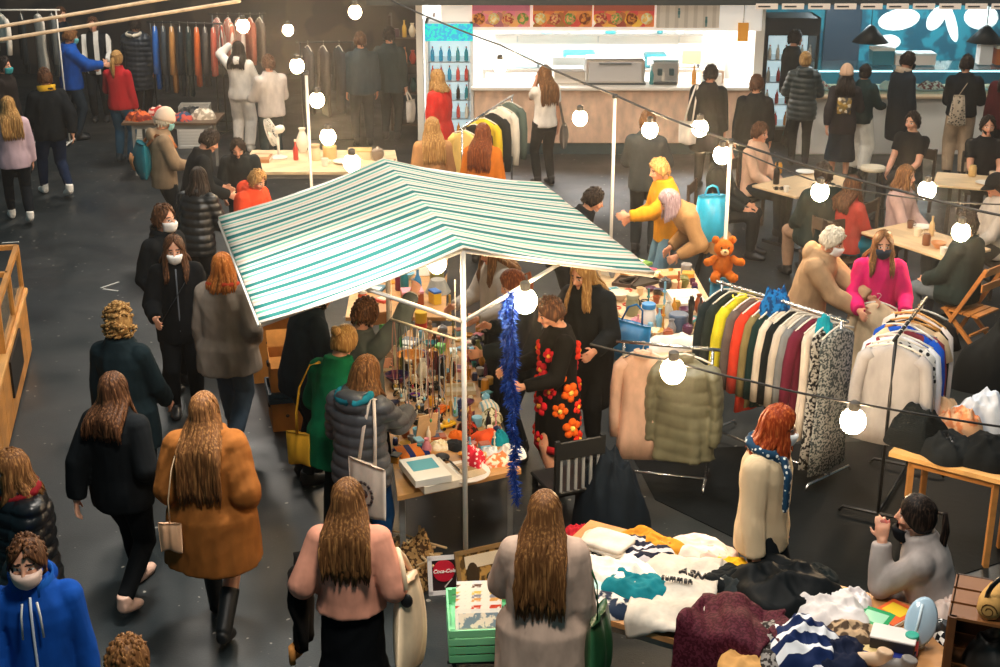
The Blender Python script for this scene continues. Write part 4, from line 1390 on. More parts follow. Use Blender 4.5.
for x, z, a, b, t in ((-.85, 1.68, .36, .18, -.15), (-.22, 1.70, .14, .22, .5), (.05, 1.62, .09, .34, -.35), (.55, 1.72, .30, .21, .1), (1.2, 1.70, .14, .38, .6), (1.25, 1.15, .34, .16, .2), (-1.0, 1.30, .22, .13, 0)):
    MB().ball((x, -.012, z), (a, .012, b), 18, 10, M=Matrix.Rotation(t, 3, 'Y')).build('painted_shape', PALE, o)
o = MB().box((0, 0, 0), (.62, .05, 1.05), bev=.01).build('blackboard', mat('#0b1f2b', 'plain', rough=.4), None, False, loc=(5.85, 24.80, 1.50))
tag(o, 'tall dark navy board on the wall between fridge and mural', 'board')
for a, b in (((0, -.03, .53), (.66, .03, .03)), ((0, -.03, -.53), (.66, .03, .03))):
    MB().box(a, b).build('frame', mat('#1c3038', 'plain'), o, False)
for i in range(10):
    q = PY(765+i*26, 5, 22.0)
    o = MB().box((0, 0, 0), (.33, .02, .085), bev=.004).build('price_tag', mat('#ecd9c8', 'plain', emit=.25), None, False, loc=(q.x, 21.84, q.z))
    tag(o, 'pale price tag in the row along the dark beam, %s from its left end' % ('first', 'second', 'third', 'fourth', 'fifth', 'sixth', 'seventh', 'eighth', 'ninth', 'tenth')[i], 'price tag', 'price tags on the beam')
    MB().box((-.04, -.012, .0), (.18, .006, .022)).build('price_line', mat('#33302c', 'plain'), o, False)
for px, lab in ((870, 'black cone pendant lamp hanging beside the tall dark board'), (985, 'black cone pendant lamp hanging at the right edge before the mural')):
    q = PY(px, 42, 22.5)
    o = MB().lathe([(.27, 0), (.28, .0), (.06, .24), (.03, .26), (.0, .26)], n=22).build('pendant_lamp', mat('#151a1c', 'plain'), None, loc=q)
    tag(o, lab, 'lamp', 'pendant lamps over the display counter')
    MB().tube([(0, 0, .25), (0, 0, 2.31-q.z)], .008, 5).build('cord', mat('#101010', 'plain'), o)
    MB().ball((0, 0, .05), .06).build('bulb', mat('#fff0d8', 'plain', emit=12), o)
for i, (x, z, d, col, c2, nm) in enumerate(((5.95, 1.33, (.34, .25, .26), '#2b7f90', '#e8e4da', 'teal fronted carton'), (6.45, 1.33, (.62, .30, .18), '#e9d9cd', '#cfd6d4', 'wide pale carton'), (7.9, 1.33, (.40, .28, .30), '#b9652f', '#e8e0d0', 'brown carton'), (8.3, 1.33, (.22, .2, .26), '#74b048', '#e8e0d0', 'green carton'), (7.55, 1.33, (.2, .2, .34), '#f2e6e0', '#d8c8c0', 'tall white carton'))):
    o = ware('box', (x, 22.5, z), col, nm+' standing on the glass display counter', s=d, col2=c2, group='cartons on the display counter')
pt = empty('potted_plant', (8.75, 22.55, 1.325))
tag(pt, 'leafy plant with yellow blooms on the display counter', 'plant')
MB().lathe([(.06, 0), (.09, .14), (.085, .14), (0, .12)], n=14).build('pot', mat('#d8d2c4', 'plain'), pt, angle=40)
mb = MB()
for i in range(34):
    a, e, l = rg.uniform(0, 6.28), rg.uniform(.5, 1.4), rg.uniform(.14, .3)
    d = Vector((math.cos(a)*math.cos(e), math.sin(a)*math.cos(e), math.sin(e)))
    mb.loft([(0, 0, .12), Vector((0, 0, .12))+d*l*.5, Vector((0, 0, .10))+d*l], [(.006, .003), (.028, .004), (.003, .002)], 6)
mb.build('leaves', mat('#4a6f36', 'cloth', col2=None), pt)
for i in range(6):
    a = i*1.05
    MB().ball((.1*math.cos(a), .1*math.sin(a), .33+.03*math.sin(i*2)), .032, 8, 6).build('flower', mat('#e2c33a', 'plain'), pt)
# ---- the wooden counter at the left edge
a0, a1 = P(33, 353), P(-12, 545)
v = (a0-a1).normalized()
u = Vector((-v.y, v.x, 0))
L_ = (a0-a1).length
wc = empty('wooden_counter', (a0+a1)/2)
tag(wc, 'low light wooden plank counter with a glazed frame on top at the left edge', 'counter')
rz = math.atan2(v.y, v.x)
wc.rotation_euler.z = rz           # local x runs away from the camera, local y to the left
WOODL = mat('#c98a42', 'wood', scale=.8)
mb = MB()
n = 9
for i in range(n):
    mb.box((-L_/2+L_*(i+.5)/n, .02, .34), (L_/n-.012, .03, .60))
mb.box((L_/2-.02, .55, .34), (.03, 1.06, .60))
mb.build('plank_front', WOODL, wc, False)
MB().box((0, .55, .66), (L_+.06, 1.14, .05), bev=.008).build('counter_top', mat('#d9a05a', 'wood'), wc, False)
MB().box((0, .56, .03), (L_-.06, 1.0, .06)).build('plinth', mat('#3a2a1a', 'plain'), wc, False)
MB().box((L_*.18, -.004, .40), (.9, .02, .34)).build('slot_shade_panel', mat('#14100c', 'plain'), wc, False)  # near-black panel on the planks paints in the shade of a slot
mb = MB()
z0, z1 = .685, 1.12
xs = [L_/2-.03, L_/2-.9, L_/2-1.8]
for x in xs:
    for y in (.03, 1.05):
        mb.bar((x, y, z0), (x, y, z1), .045, up=(1, 0, 0))
    mb.bar((x, .03, z1), (x, 1.05, z1), .045)
for y in (.03, 1.05):
    mb.bar((xs[0], y, z1), (xs[-1], y, z1), .045)
    mb.bar((xs[0], y, z0+.02), (xs[-1], y, z0+.02), .045)
mb.build('glass_frame', WOODL, wc, False)
for x in (xs[0]-.44, xs[1]-.44):
    MB().box((x, .03, (z0+z1)/2), (.82, .006, z1-z0-.05)).build('pane', mat('#dfe8e4', 'glass'), wc, False)
# ------------------------------------------------------------------ the striped stall
def canopy_mat():
    m = bpy.data.materials.new('striped_canvas')
    m.use_nodes = True
    nt = m.node_tree
    N, L = nt.nodes, nt.links
    b = N['Principled BSDF']
    tc = N.new('ShaderNodeTexCoord')
    sp = N.new('ShaderNodeSeparateXYZ')
    L.new(tc.outputs['Object'], sp.inputs[0])
    mm = N.new('ShaderNodeMath')
    mm.operation = 'MULTIPLY'
    mm.inputs[1].default_value = 1/.46
    L.new(sp.outputs['Y'], mm.inputs[0])
    fr = N.new('ShaderNodeMath')
    fr.operation = 'FRACT'
    L.new(mm.outputs[0], fr.inputs[0])
    r = N.new('ShaderNodeValToRGB')
    r.color_ramp.interpolation = 'CONSTANT'
    T, W_, Bg, G = srgb('#08706c'), srgb('#d9d3c8'), srgb('#cdb8a2'), srgb('#5fae9a')
    st = [(0, T), (.15, W_), (.27, G), (.36, W_), (.46, T), (.58, W_), (.68, Bg), (.74, W_), (.82, G), (.90, W_)]
    el = r.color_ramp.elements
    while len(el) < len(st):
        el.new(.5)
    for e, (p, c) in zip(el, st):
        e.position, e.color = p, c
    L.new(fr.outputs[0], r.inputs['Fac'])
    L.new(r.outputs['Color'], b.inputs['Base Color'])
    b.inputs['Roughness'].default_value = .75
    tr = N.new('ShaderNodeBsdfTranslucent')
    L.new(r.outputs['Color'], tr.inputs['Color'])
    mx = N.new('ShaderNodeMixShader')
    mx.inputs[0].default_value = .3
    L.new(b.outputs[0], mx.inputs[1])
    L.new(tr.outputs[0], mx.inputs[2])
    L.new(mx.outputs[0], N['Material Output'].inputs['Surface'])
    return m
T0 = Vector((-.24, 8.88, 0))
TA = math.atan2(2.34, -.68)-PI/2          # the ridge runs back and slightly left
tent = empty('market_tent', T0, TA)
tag(tent, 'market stall tent with a teal and white striped gable canopy on white poles', 'market stall')
RL, ZR, WL, ZL, ZRR = 2.46, 2.47, 1.33, 2.09, 2.18
WH_ = mat('#e9e4da', 'plain', rough=.35)
mb = MB()
grid = []
NU, NV = 28, 26
for i in range(NU+1):
    t = i/NU*2-1
    row = []
    for j in range(NV+1):
        y = -.04+(RL+.08)*j/NV
        z = ZR-(ZR-(ZL if t < 0 else ZRR))*abs(t)
        sag = -.035*math.sin(PI*abs(t))*(.6+.4*math.cos(PI*2*j/NV))
        wv = .006*math.sin(j*1.1+t*3)*abs(t)
        row.append((t*WL, y, z+sag+wv+.03))
    grid.append(row)
mb.shell(grid, .005).build('canopy', canopy_mat(), tent, angle=None)
can = tent.children[-1]
for t in (-1, 1):
    z = (ZL if t < 0 else ZRR)
    g2 = [[(t*WL+t*.004*k, -.04+(RL+.08)*j/30, z+.03-.03*k+.006*math.sin(j*1.7)*k-.008*abs(math.sin(j*PI/2.5))*k) for j in range(31)] for k in (0, .5, 1)]
    MB().shell(g2, .004).build('valance', canopy_mat() if False else mat('#e9dfcc', 'cloth'), can)
for y in (0, RL):
    MB().tube([(0, y, 0 if y == 0 else .76), (0, y, ZR)], .018, 10).build('pole', WH_, tent)
    for s_ in (-1, 1):
        z = ZL if s_ < 0 else ZRR
        MB().tube([(0, y, ZR), (s_*WL, y, z)], .016, 8).build('rafter', WH_, tent)
        MB().tube([(0, y, 1.98), (s_*WL*.5, y, (ZR+z)/2)], .014, 8).build('brace', WH_, tent)
    MB().lathe([(.06, 0), (.06, .012), (.03, .02)], (0, y, 0 if y == 0 else .745), 14).build('foot_plate', WH_, tent)
MB().tube([(0, 0, ZR), (0, RL, ZR)], .016, 8).build('ridge_bar', WH_, tent)
for s_ in (-1, 1):
    z = ZL if s_ < 0 else ZRR
    MB().tube([(s_*WL, 0, z), (s_*WL, RL, z)], .014, 8).build('eave_bar', WH_, tent)
TW = Matrix.Translation(T0) @ Matrix.Rotation(TA, 4, 'Z')
# ---- stall table
TH = .74
tt = trestle_table('stall_table', [(-.70, 8.80), (.15, 9.22), (-.40, 12.2), (-1.10, 12.0)], TH, 'long pale wooden trestle table heaped with bric-a-brac under the striped canopy')
def on(px, py, z=TH):
    return P(px, py, z)
trestle_table('stall_table', [(-1.42, 12.42), (-.50, 12.42), (-.55, 14.5), (-1.5, 14.5)], TH, 'second pale table of books and lamps at the far end of the stall')
def W_(kind, px, py, col, label, **k):
    z = k.pop('z', TH)
    return ware(kind, on(px, py, z), col, label, **k)
W_('book', 432, 479, '#d8cdbb', 'wide cream picture book at the bottom of the front left book pile', s=1.9, rz=R(26), col2='#e8e2d4')
W_('book', 425, 474, '#e9e4d8', 'white picture book with blue and orange cover on top of the book pile', s=1.75, rz=R(22), col2='#3f9fb0', z=TH+.058)
W_('book', 470, 473, '#bfa986', 'tan flat book in front of the white dish at the table edge', s=1.1, rz=R(28), col2='#8a6f4c')
folded('t_shirt', on(412, 456), .26, .22, .05, mat('#e07a2c', 'stripex', col2='#1d2a66', scale=9), 'orange and navy striped folded shirt behind the book pile on the stall', rz=R(20), group=WARES)
W_('plate', 465, 476, '#ece6da', 'white shallow dish holding a red cloth at the table front', s=1.5)
heap('kerchief', on(473, 462, TH+.02), .16, .26, .11, mat('#c8283c', 'spots', col2='#f0d8d0', scale=1.5), 'red dotted kerchief draped over the white dish', group=WARES, rz=R(20), rough=1.5)
W_('ladle', 445, 462, '#1a1a1c', 'black ladle lying with its bowl by the white dish', rz=R(205), s=1)
o = MB().box((0, 0, .12), (.012, .16, .24)).build('wooden_easel_card', mat('#d9b78c', 'wood'), None, False, loc=on(425, 440), rot=(R(0), R(16), R(-60)))
tag(o, 'pale upright wooden card standing at the middle of the stall table', 'card')
MB().box((-.02, 0, .07), (.012, .03, .16)).build('stand', mat('#a8845a', 'wood'), o, False)
for i, (px, py, w, d, h, m, lab) in enumerate((
        (487, 440, .24, .18, .09, mat('#d8532c', 'cloth'), 'orange red crumpled cloth beside the tent pole on the stall'),
        (500, 443, .14, .12, .10, mat('#178aa0', 'cloth'), 'small bright teal cloth bundle among the red cloths on the stall'),
        (497, 463, .22, .15, .07, mat('#e07a4a', 'mottle', col2='#e8d8c4'), 'salmon and cream cloth at the front right corner of the stall'),
        (512, 455, .20, .22, .08, mat('#dfe3e4', 'cloth'), 'white cloth behind the blue tinsel at the stall corner'),
        (490, 455, .14, .14, .07, mat('#c9d2d8', 'cloth'), 'pale blue white cloth wad next to the red kerchief'),
        (491, 420, .30, .16, .08, mat('#6d6a45', 'mottle', col2='#d8d2b8'), 'green and beige scarf coiled on the right side of the stall'),
        (489, 408, .26, .16, .06, mat('#e6dccb', 'stripe', col2='#8db4c4', scale=30), 'cream and pale blue striped towel at the right edge of the stall'),
        (468, 432, .20, .16, .08, mat('#a8321f', 'mottle', col2='#2a1712'), 'dark red and black cloth left of the tent pole on the stall'),
        (456, 447, .20, .15, .06, mat('#20242a', 'cloth'), 'black cloth under the orange cloth near the white dish'),
        (458, 437, .16, .10, .06, mat('#e8722a', 'cloth'), 'orange cloth strip near the middle front of the stall'),
        (440, 447, .16, .16, .05, mat('#ead9b4', 'mottle', col2='#f4ead4'), 'pale lace cloth in front of the upright wooden card'))):
    heap('cloth', on(px, py), w, d, h, m, lab, rz=R(17*i), group=WARES, cat='cloth')
    heap_free(on(px, py).x, on(px, py).y, (w+d)/4.4)
for i, (px, py, k, col, c2, s, mk, lab) in enumerate((
        (397, 383, 'bowl', '#2b2350', '#6a3050', 1.2, 'mottle', 'dark purple glazed bowl on the left of the stall'),
        (423, 380, 'vase', '#ded6c8', None, .9, 'plain', 'squat white vase in the middle of the stall'),
        (411, 365, 'bowl', '#c27a34', '#e0a050', 1.5, 'mottle', 'large orange brown bowl behind the purple bowl'),
        (392, 352, 'frame', '#3f9a4e', '#e6dcc0', .95, 'plain', 'green picture frame standing on the left edge of the stall'),
        (388, 371, 'frame', '#e4d3ae', '#d8a488', .8, 'plain', 'cream picture frame standing before the green frame'),
        (421, 330, 'tin', '#c8392c', None, 1.0, 'plain', 'red tin below the yellow tin at the back of the stall'),
        (409, 345, 'book', '#5a6472', '#d8d8d0', 1.1, 'plain', 'slate blue book in the back half of the stall'),
        (402, 352, 'book', '#e8e2d2', '#888070', 1.1, 'plain', 'white book lying below the slate blue book'),
        (372, 322, 'box', '#8a5a30', '#a8703c', (.30, .2, .12), 'plain', 'brown wooden chest at the back left of the stall'),
        (363, 305, 'jar', '#d8552a', '#e8e0d0', 1.0, 'plain', 'orange red jar on the brown chest side at the back of the stall'),
        (440, 352, 'box', '#5fae50', '#78c468', (.09, .07, .07), 'plain', 'small green box below the hanging necklaces'),
        (453, 356, 'box', '#86c4d4', '#d8ecf0', (.10, .07, .06), 'plain', 'small light blue box below the hanging necklaces'),
        (443, 378, 'bottle', '#15171a', None, .75, 'plain', 'black bottle at the foot of the necklace strings'),
        (452, 376, 'bottle', '#23262a', '#d8b060', .7, 'plain', 'black bottle with a gold cap at the foot of the necklace strings'),
        (436, 374, 'bottle', '#5c1f26', None, .8, 'plain', 'dark red bottle at the foot of the necklace strings'),
        (460, 391, 'tray', '#c9b99a', None, .9, 'plain', 'cream jewellery tray beside the tent pole'),
        (425, 272, 'lampshade', '#efe9dc', None, 1.1, 'plain', 'white lamp shade glowing at the far end of the stall'),
        (438, 292, 'lampshade', '#8f8f88', None, 1.0, 'plain', 'grey lamp shade at the far end of the stall'),
        (399, 290, 'bottle', '#7a2c4a', '#e8d8c8', 1.1, 'plain', 'plum bottle among the books at the far end of the stall'),
        (418, 296, 'bottle', '#2f7fae', '#f0f0ea', 1.1, 'plain', 'blue bottle near the grey lamp shade'),
        (435, 303, 'box', '#e2b42c', '#2a62a8', (.12, .08, .13), 'plain', 'yellow box with a blue lid near the grey lamp shade'),
        (385, 300, 'book', '#c74a3a', '#f0d8b0', .9, 'plain', 'red book lying at the far left of the stall'),
        (377, 290, 'book', '#3b6f86', '#d8e0dc', .9, 'plain', 'blue green book lying at the far left of the stall'),
        (450, 320, 'candlestick', '#c8a24c', None, .9, 'plain', 'brass candlestick near the tent pole at the back of the stall'),
        (410, 312, 'figurine', '#101214', None, 1.3, 'plain', 'black figurine in the back half of the stall'),
        (430, 338, 'figurine', '#b88a5a', None, 1.1, 'plain', 'tan wooden figurine behind the necklaces'),
        (403, 400, 'cup', '#efe8da', None, .9, 'plain', 'cream cup among the watches on the left of the stall'),
        (432, 405, 'cup', '#d9a02c', None, .8, 'plain', 'yellow cup right of the watches'),
        (447, 428, 'toy_car', '#e0b020', None, 1, 'plain', 'yellow toy car by the upright wooden card'),
        (442, 413, 'toy_car', '#d86a1c', None, 1, 'plain', 'orange toy car behind the yellow toy car'),
        (420, 412, 'tin', '#2b2e30', '#c8c0b0', .6, 'plain', 'small dark tin among the watches'),
        (409, 372, 'jar', '#2a2a2c', '#b8b0a0', .7, 'plain', 'black jar beside the purple bowl'),
        (430, 365, 'bracelet', '#b8702c', '#e8c890', 1.1, 'mottle', 'amber bead bracelet behind the white vase'),
        (415, 396, 'bracelet', '#3050a0', '#8030a0', 1.0, 'mottle', 'blue violet bead bracelet in front of the white vase'),
        (398, 418, 'box', '#2a2420', '#d8d0c0', (.15, .09, .035), 'plain', 'flat dark tray box with pale lid left of the watches'))):
    W_(k, px, py, col, lab, s=s, col2=c2, mk=mk, rz=R(20+23*i % 180) if k != 'frame' else R(15))
ware('tin', on(421, 322, TH+.106), '#e8b828', 'yellow tin stacked on the red tin at the back of the stall', s=.95)
rg = random.Random(12)
for i in range(16):
    for _ in range(60):
        px, py = 394+rg.uniform(0, 44)+4*(i % 3), 386+rg.uniform(0, 40)
        if free(on(px, py), ware_r('glasses', .7), .9):
            break
    W_('glasses', px, py, ('#141414', '#3a2416', '#d8d0c0', '#1c2433')[i % 4], '%s-framed sunglasses among the watches spread on the stall' % ('black', 'brown', 'cream', 'navy')[i % 4], rz=rg.uniform(0, 6.28), group='sunglasses spread on the stall')
for i in range(18):
    for _ in range(60):
        px, py = 396+rg.uniform(0, 46), 383+rg.uniform(0, 42)
        if free(on(px, py), ware_r('watch', .7), .9):
            break
    W_('watch', px, py, ('#1a1714', '#5a3a22', '#c8b890')[i % 3], '%s-strapped wristwatch among the sunglasses spread on the stall' % ('black', 'brown', 'tan')[i % 3], rz=rg.uniform(0, 6.28), group='watches spread on the stall', s=1)
for i in range(10):
    for _ in range(60):
        px, py = 395+rg.uniform(0, 70), 340+rg.uniform(0, 45)
        if free(on(px, py), ware_r('figurine', .7), .9):
            break
    W_('figurine', px, py, ('#d8c8a8', '#7a4a2a', '#2a3a44')[i % 3], 'small %s figurine in the jumble behind the watches' % ('ivory', 'brown', 'slate')[i % 3], s=.55+.2*rg.random(), rz=rg.uniform(0, 6), group='small figurines on the stall')
JN = ['brass', 'rust', 'teal', 'ivory', 'navy', 'olive', 'pink', 'grey', 'ochre', 'plum', 'sky blue', 'black']
JC = ['#b8903c', '#9a4a24', '#1f7a80', '#e6dcc6', '#1f2a52', '#6a6a34', '#d88a98', '#88888a', '#c88a2c', '#5a2a48', '#7ab4d0', '#1a1a1c']
KS = ['cup', 'bowl', 'box', 'bottle', 'tin', 'candlestick', 'book', 'vase', 'jar', 'pot']
seen = set()
tries = 0
n_ = 0
while n_ < 110 and tries < 4000:
    tries += 1
    y = 335+rg.random()*128
    t = (y-335)/128
    px = 388+8*t+(92+18*t)*rg.random()
    k = KS[n_ % 10]
    s_ = (.07+.04*rg.random(), .06+.03*rg.random(), .04+.03*rg.random()) if k == 'box' else rg.uniform(.45, .8)
    q = on(px, y)
    d_ = q-Vector((-.70, 8.80, 0))
    if not free(q, ware_r(k, s_), .92) or q.y > 12.0:
        continue
    where = 'front third' if y > 425 else ('middle' if y > 380 else 'far third')
    c = rg.randrange(12)
    while (k, c, where) in seen:
        c = (c+1) % 12
    seen.add((k, c, where))
    n_ += 1
    W_(k, px, y, JC[c], 'small %s %s in the jumble on the %s of the stall' % (JN[c], {'candlestick': 'candle holder'}.get(k, k), where), s=s_, rz=rg.uniform(0, 3), col2=JC[(c+3) % 12] if k in ('book', 'box') else None)
print('JUMBLE', n_, tries)
for i in range(10):
    for _ in range(60):
        px, y = 385+rg.random()*62, 262+rg.random()*45
        if free(on(px, y), .09):
            break
    k, c = KS[(i*3+2) % 10], (i*7+1) % 12
    W_(k, px, y, JC[c], '%s %s on the second table at the far end of the stall' % (JN[c], {'candlestick': 'candle holder'}.get(k, k)), s=(.2, .15, .14) if k == 'box' else rg.uniform(.9, 1.3), rz=rg.uniform(0, 3), col2=JC[(c+5) % 12] if k in ('book', 'box') else None, group='wares on the second table')
# necklaces on a bar tied between pole and table
nb = TW @ Vector((-.02, .10, 1.82))
ne = TW @ Vector((-.36, .62, 1.82))
o = MB().tube([(0, 0, 0), ne-nb], .009, 6).build('necklace_bar', mat('#d8cbb0', 'wood'), None, loc=nb)
tag(o, 'thin pale bar tied to the tent pole carrying the necklaces', 'bar')
for k in (.02, .98):
    MB().tube([(ne-nb)*k, (ne-nb)*k+Vector((0, 0, .42))], .003, 4).build('tie_string', mat('#e8e0d0', 'cloth'), o)
for i in range(11):
    t = (i+.5)/11
    c = nb.lerp(ne, t)
    L = (.52, .6, .46, .56, .65, .50, .58, .44, .62, .54, .48)[i]
    col, nm = (('#e9dfc4', 'cream'), ('#c89a5a', 'amber'), ('#8a8f92', 'silver'), ('#1d1f22', 'black'), ('#b07a6a', 'rose'), ('#d8d0c0', 'pearl'))[i % 6]
    pts = [(.0, .014*math.sin(a), 0) if False else (math.cos(a)*.0+.004*math.sin(a*2), .022*math.sin(a), -L/2+L/2*math.cos(a)) for a in [2*PI*k/22 for k in range(23)]]
    o = MB().tube(pts, .0035, 5).build('necklace', mat(col, 'plain'), None, loc=c, rot=math.atan2((ne-nb).y, (ne-nb).x)+PI/2)
    tag(o, '%s %s necklace on the bar, %s from the tent pole' % (nm, 'pendant', ('first', 'second', 'third', 'fourth', 'fifth', 'sixth', 'seventh', 'eighth', 'ninth', 'tenth', 'last')[i]), 'necklace', 'necklaces hanging by the tent pole')
    MB().ball((0, 0, -L-.012), (.010, .007, .016), 8, 6).build('pendant', mat(('#3f8f58', '#7fc0d0', '#c8a040', '#a03040')[i % 4], 'gloss'), o)
# blue tinsel from the right brace
def tinsel(px, y0, y1, Y, label, seed):
    rg = random.Random(seed)
    a, b = PY(px, y0, Y), PY(px+3, y1, Y)
    mb = MB()
    n = 40
    pts = [a.lerp(b, i/n)+Vector((.012*math.sin(i*.7), .01*math.cos(i*.9), 0)) for i in range(n+1)]
    q = [p-a for p in pts]
    mb.tube(q, .006, 5)
    for i in range(1700):
        t = rg.random()*n
        k = min(int(t), n-1)
        c = q[k].lerp(q[k+1], t-k)
        d = Vector((rg.gauss(0, 1), rg.gauss(0, 1), rg.gauss(-.2, .5))).normalized()
        s = d.orthogonal()*.0022
        l = rg.uniform(.03, .062)
        mb.add([c-s, c+s, c+d*l*.6+s*1.2+Vector((0, 0, -.004)), c+d*l+Vector((0, 0, -.012)), c+d*l*.6-s*1.2+Vector((0, 0, -.004))], [(0, 1, 2, 3, 4)])
    o = mb.build('tinsel_garland', mat('#16459c', 'metal', metal=.6, rough=.3), None, False, loc=a)
    return tag(o, label, 'garland')
tinsel(512, 292, 502, 8.85, 'long shiny blue tinsel garland hanging down from the tent front', 3)
tinsel(506, 296, 402, 8.95, 'short shiny blue tinsel garland hanging left of the long one', 5)
# ---- on the floor in front of the stall
h = heap('wicker_scraps', P(413, 574), .32, .60, .24, mat('#b58d58', 'mottle', col2='#4a3420', scale=1.4), 'heap of tan wicker and wood scraps on the floor under the stall', cat='scrap heap', group=None, rough=1.8)
mb = MB()
for i in range(26):
    a = rg.uniform(0, 6.28)
    c = Vector((rg.uniform(-.12, .12), rg.uniform(-.22, .24), .10+rg.uniform(0, .12)))
    d = Vector((math.cos(a), math.sin(a), rg.uniform(-.3, .5)))*rg.uniform(.07, .16)
    mb.tube([c-d, c+Vector((0, 0, .02)), c+d], rg.uniform(.006, .012), 5)
mb.build('sticks', mat('#d8b988', 'wood'), h)
def text(s, size, m, parent, loc, rot=(PI/2, 0, 0), name='lettering', ext=.002, shear=0, font_bold=0.0):
    cu = bpy.data.curves.new(name, 'FONT')
    cu.body = s
    cu.size = size
    cu.extrude = ext
    cu.offset = font_bold
    cu.shear = shear
    cu.align_x, cu.align_y = 'CENTER', 'CENTER'
    cu.materials.append(m)
    t_ = bpy.data.objects.new('t', cu)
    TMP.collection.objects.link(t_)
    vl = TMP.view_layers[0]
    vl.update()
    me = bpy.data.meshes.new_from_object(t_.evaluated_get(vl.depsgraph), depsgraph=vl.depsgraph)
    bpy.data.objects.remove(t_)
    me.materials.clear()
    me.materials.append(m)
    o = bpy.data.objects.new(name, me)
    COL.objects.link(o)
    o.parent = parent
    o.location = loc
    o.rotation_euler = rot
    return o
def standing_picture(px, py, w, h, rz, frame, inner, label, extra=None):
    o = MB()
    for a, b in (((0, 0, .012), (w, .02, .03)), ((0, 0, h-.012), (w, .02, .03)), ((-w/2+.014, 0, h/2), (.03, .02, h)), ((w/2-.014, 0, h/2), (.03, .02, h))):
        o.box(a, b)
    o = o.build('framed_picture', mat(frame, 'plain'), None, False, loc=P(px, py), rot=(R(-16), 0, rz))
    tag(o, label, 'picture')
    MB().box((0, .004, h/2), (w-.04, .008, h-.04)).build('picture', inner, o, False)
    if extra:
        extra(o)
    return o
def cola(o):
    MB().lathe([(.001, 0), (.078, 0), (.074, .006), (.001, .009)], (0, -.003, .165), 28, M=Matrix.Rotation(PI/2, 3, 'X')).build('red_disc', mat('#c8102e', 'plain'), o, angle=40)
    text('Coca-Cola', .036, mat('#f6f2ea', 'plain'), o, (0, -.0135, .165), shear=.3, font_bold=.0006)
    MB().bar((.0, -.004, .05), (.055, -.004, .11), .026, .004).build('bottle_shape', mat('#d8c8c0', 'plain'), o, False)
standing_picture(445, 594, .225, .27, R(9), '#e9e2e0', mat('#2a1214', 'plain'), 'white framed picture with a red round drink emblem on the floor', cola)
def scape(o):
    MB().box((.03, -.001, .21), (.36, .004, .09)).build('pale_sky', mat('#e0cdb0', 'plain'), o, False)
    MB().ball((-.10, -.002, .12), (.05, .004, .09)).build('dark_tree', mat('#3b2a14', 'plain'), o)
    MB().ball((.09, -.002, .08), (.09, .004, .05)).build('dark_tree', mat('#1f2a24', 'plain'), o)
standing_picture(488, 588, .44, .30, R(24), '#8a6a40', mat('#b58a4c', 'mottle', col2='#5a4426', scale=.5), 'wide brown landscape picture leaning beside the red emblem picture', scape)
ware('bottle', P(527, 562), '#2a5fa8', 'blue bottle with a red top on the floor by the pictures', s=1.25, col2='#d8382c', group=None)
ware('book', P(482, 592, .0), '#d8d2c6', 'white magazine on the floor near the green crates', s=.9, rz=R(-60), col2='#a8a49c', name='magazine', cat='magazine', group=None)
st = empty('crate_stand', (-.13, 7.72, 0))
tag(st, 'low black metal stand under the mint green crates', 'stand')
MB().box((0, 0, .285), (.38, .48, .02)).build('top', mat('#15181a', 'plain'), st, False)
for sx in (-.15, .15):
    for sy in (-.2, .2):
        MB().bar((sx, sy, 0), (sx, sy, .275), .025, up=(1, 0, 0)).build('leg', mat('#15181a', 'plain'), st, False)
crate((-.13, 7.72, .296), R(4), .38, .50, .115, '#6fc18a', 'mint green plastic crate, lower of the two on the black stand', slats=2, group='mint green crates', mk='plain')
crate((-.13, 7.72, .413), R(4), .38, .50, .115, '#7fd09a', 'mint green plastic crate full of picture cards, upper of the two', slats=2, group='mint green crates', mk='plain')
for i in range(9):
    col, nm = (('#e9e2d6', 'cream'), ('#c8442c', 'red'), ('#f2ece0', 'white'), ('#d8a05a', 'tan'), ('#8a8a92', 'grey'), ('#e8c860', 'yellow'), ('#f0e8dc', 'ivory'), ('#6a4a3a', 'brown'), ('#dfe4e6', 'pale blue'))[i]
    o = MB().box((0, 0, .0), (.28, .012, .16)).build('picture_card', mat(col, 'mottle', col2='#f4ead8', scale=.7), None, False, loc=(-.13, 7.54+.042*i, .53), rot=(R(-38), 0, R(4)))
    tag(o, '%s picture card in the upper mint green crate' % nm, 'card', 'picture cards in the green crate')
    MB().box((0, -.008, .01), (.24, .004, .09)).build('print', mat('#b8907a' if i % 2 else '#7a8a92', 'mottle', col2='#e8d8c0'), o, False)
for i, (x, col, nm) in enumerate(((-.24, '#d8b040', 'yellow'), (-.17, '#3a6a9a', 'blue'), (-.09, '#c85a3a', 'red'), (-.02, '#4a8a5a', 'green'))):
    ware('box', (x, 7.6, .31), col, '%s small box inside the lower mint green crate' % nm, s=(.06, .2, .085), group='small boxes in the lower green crate')
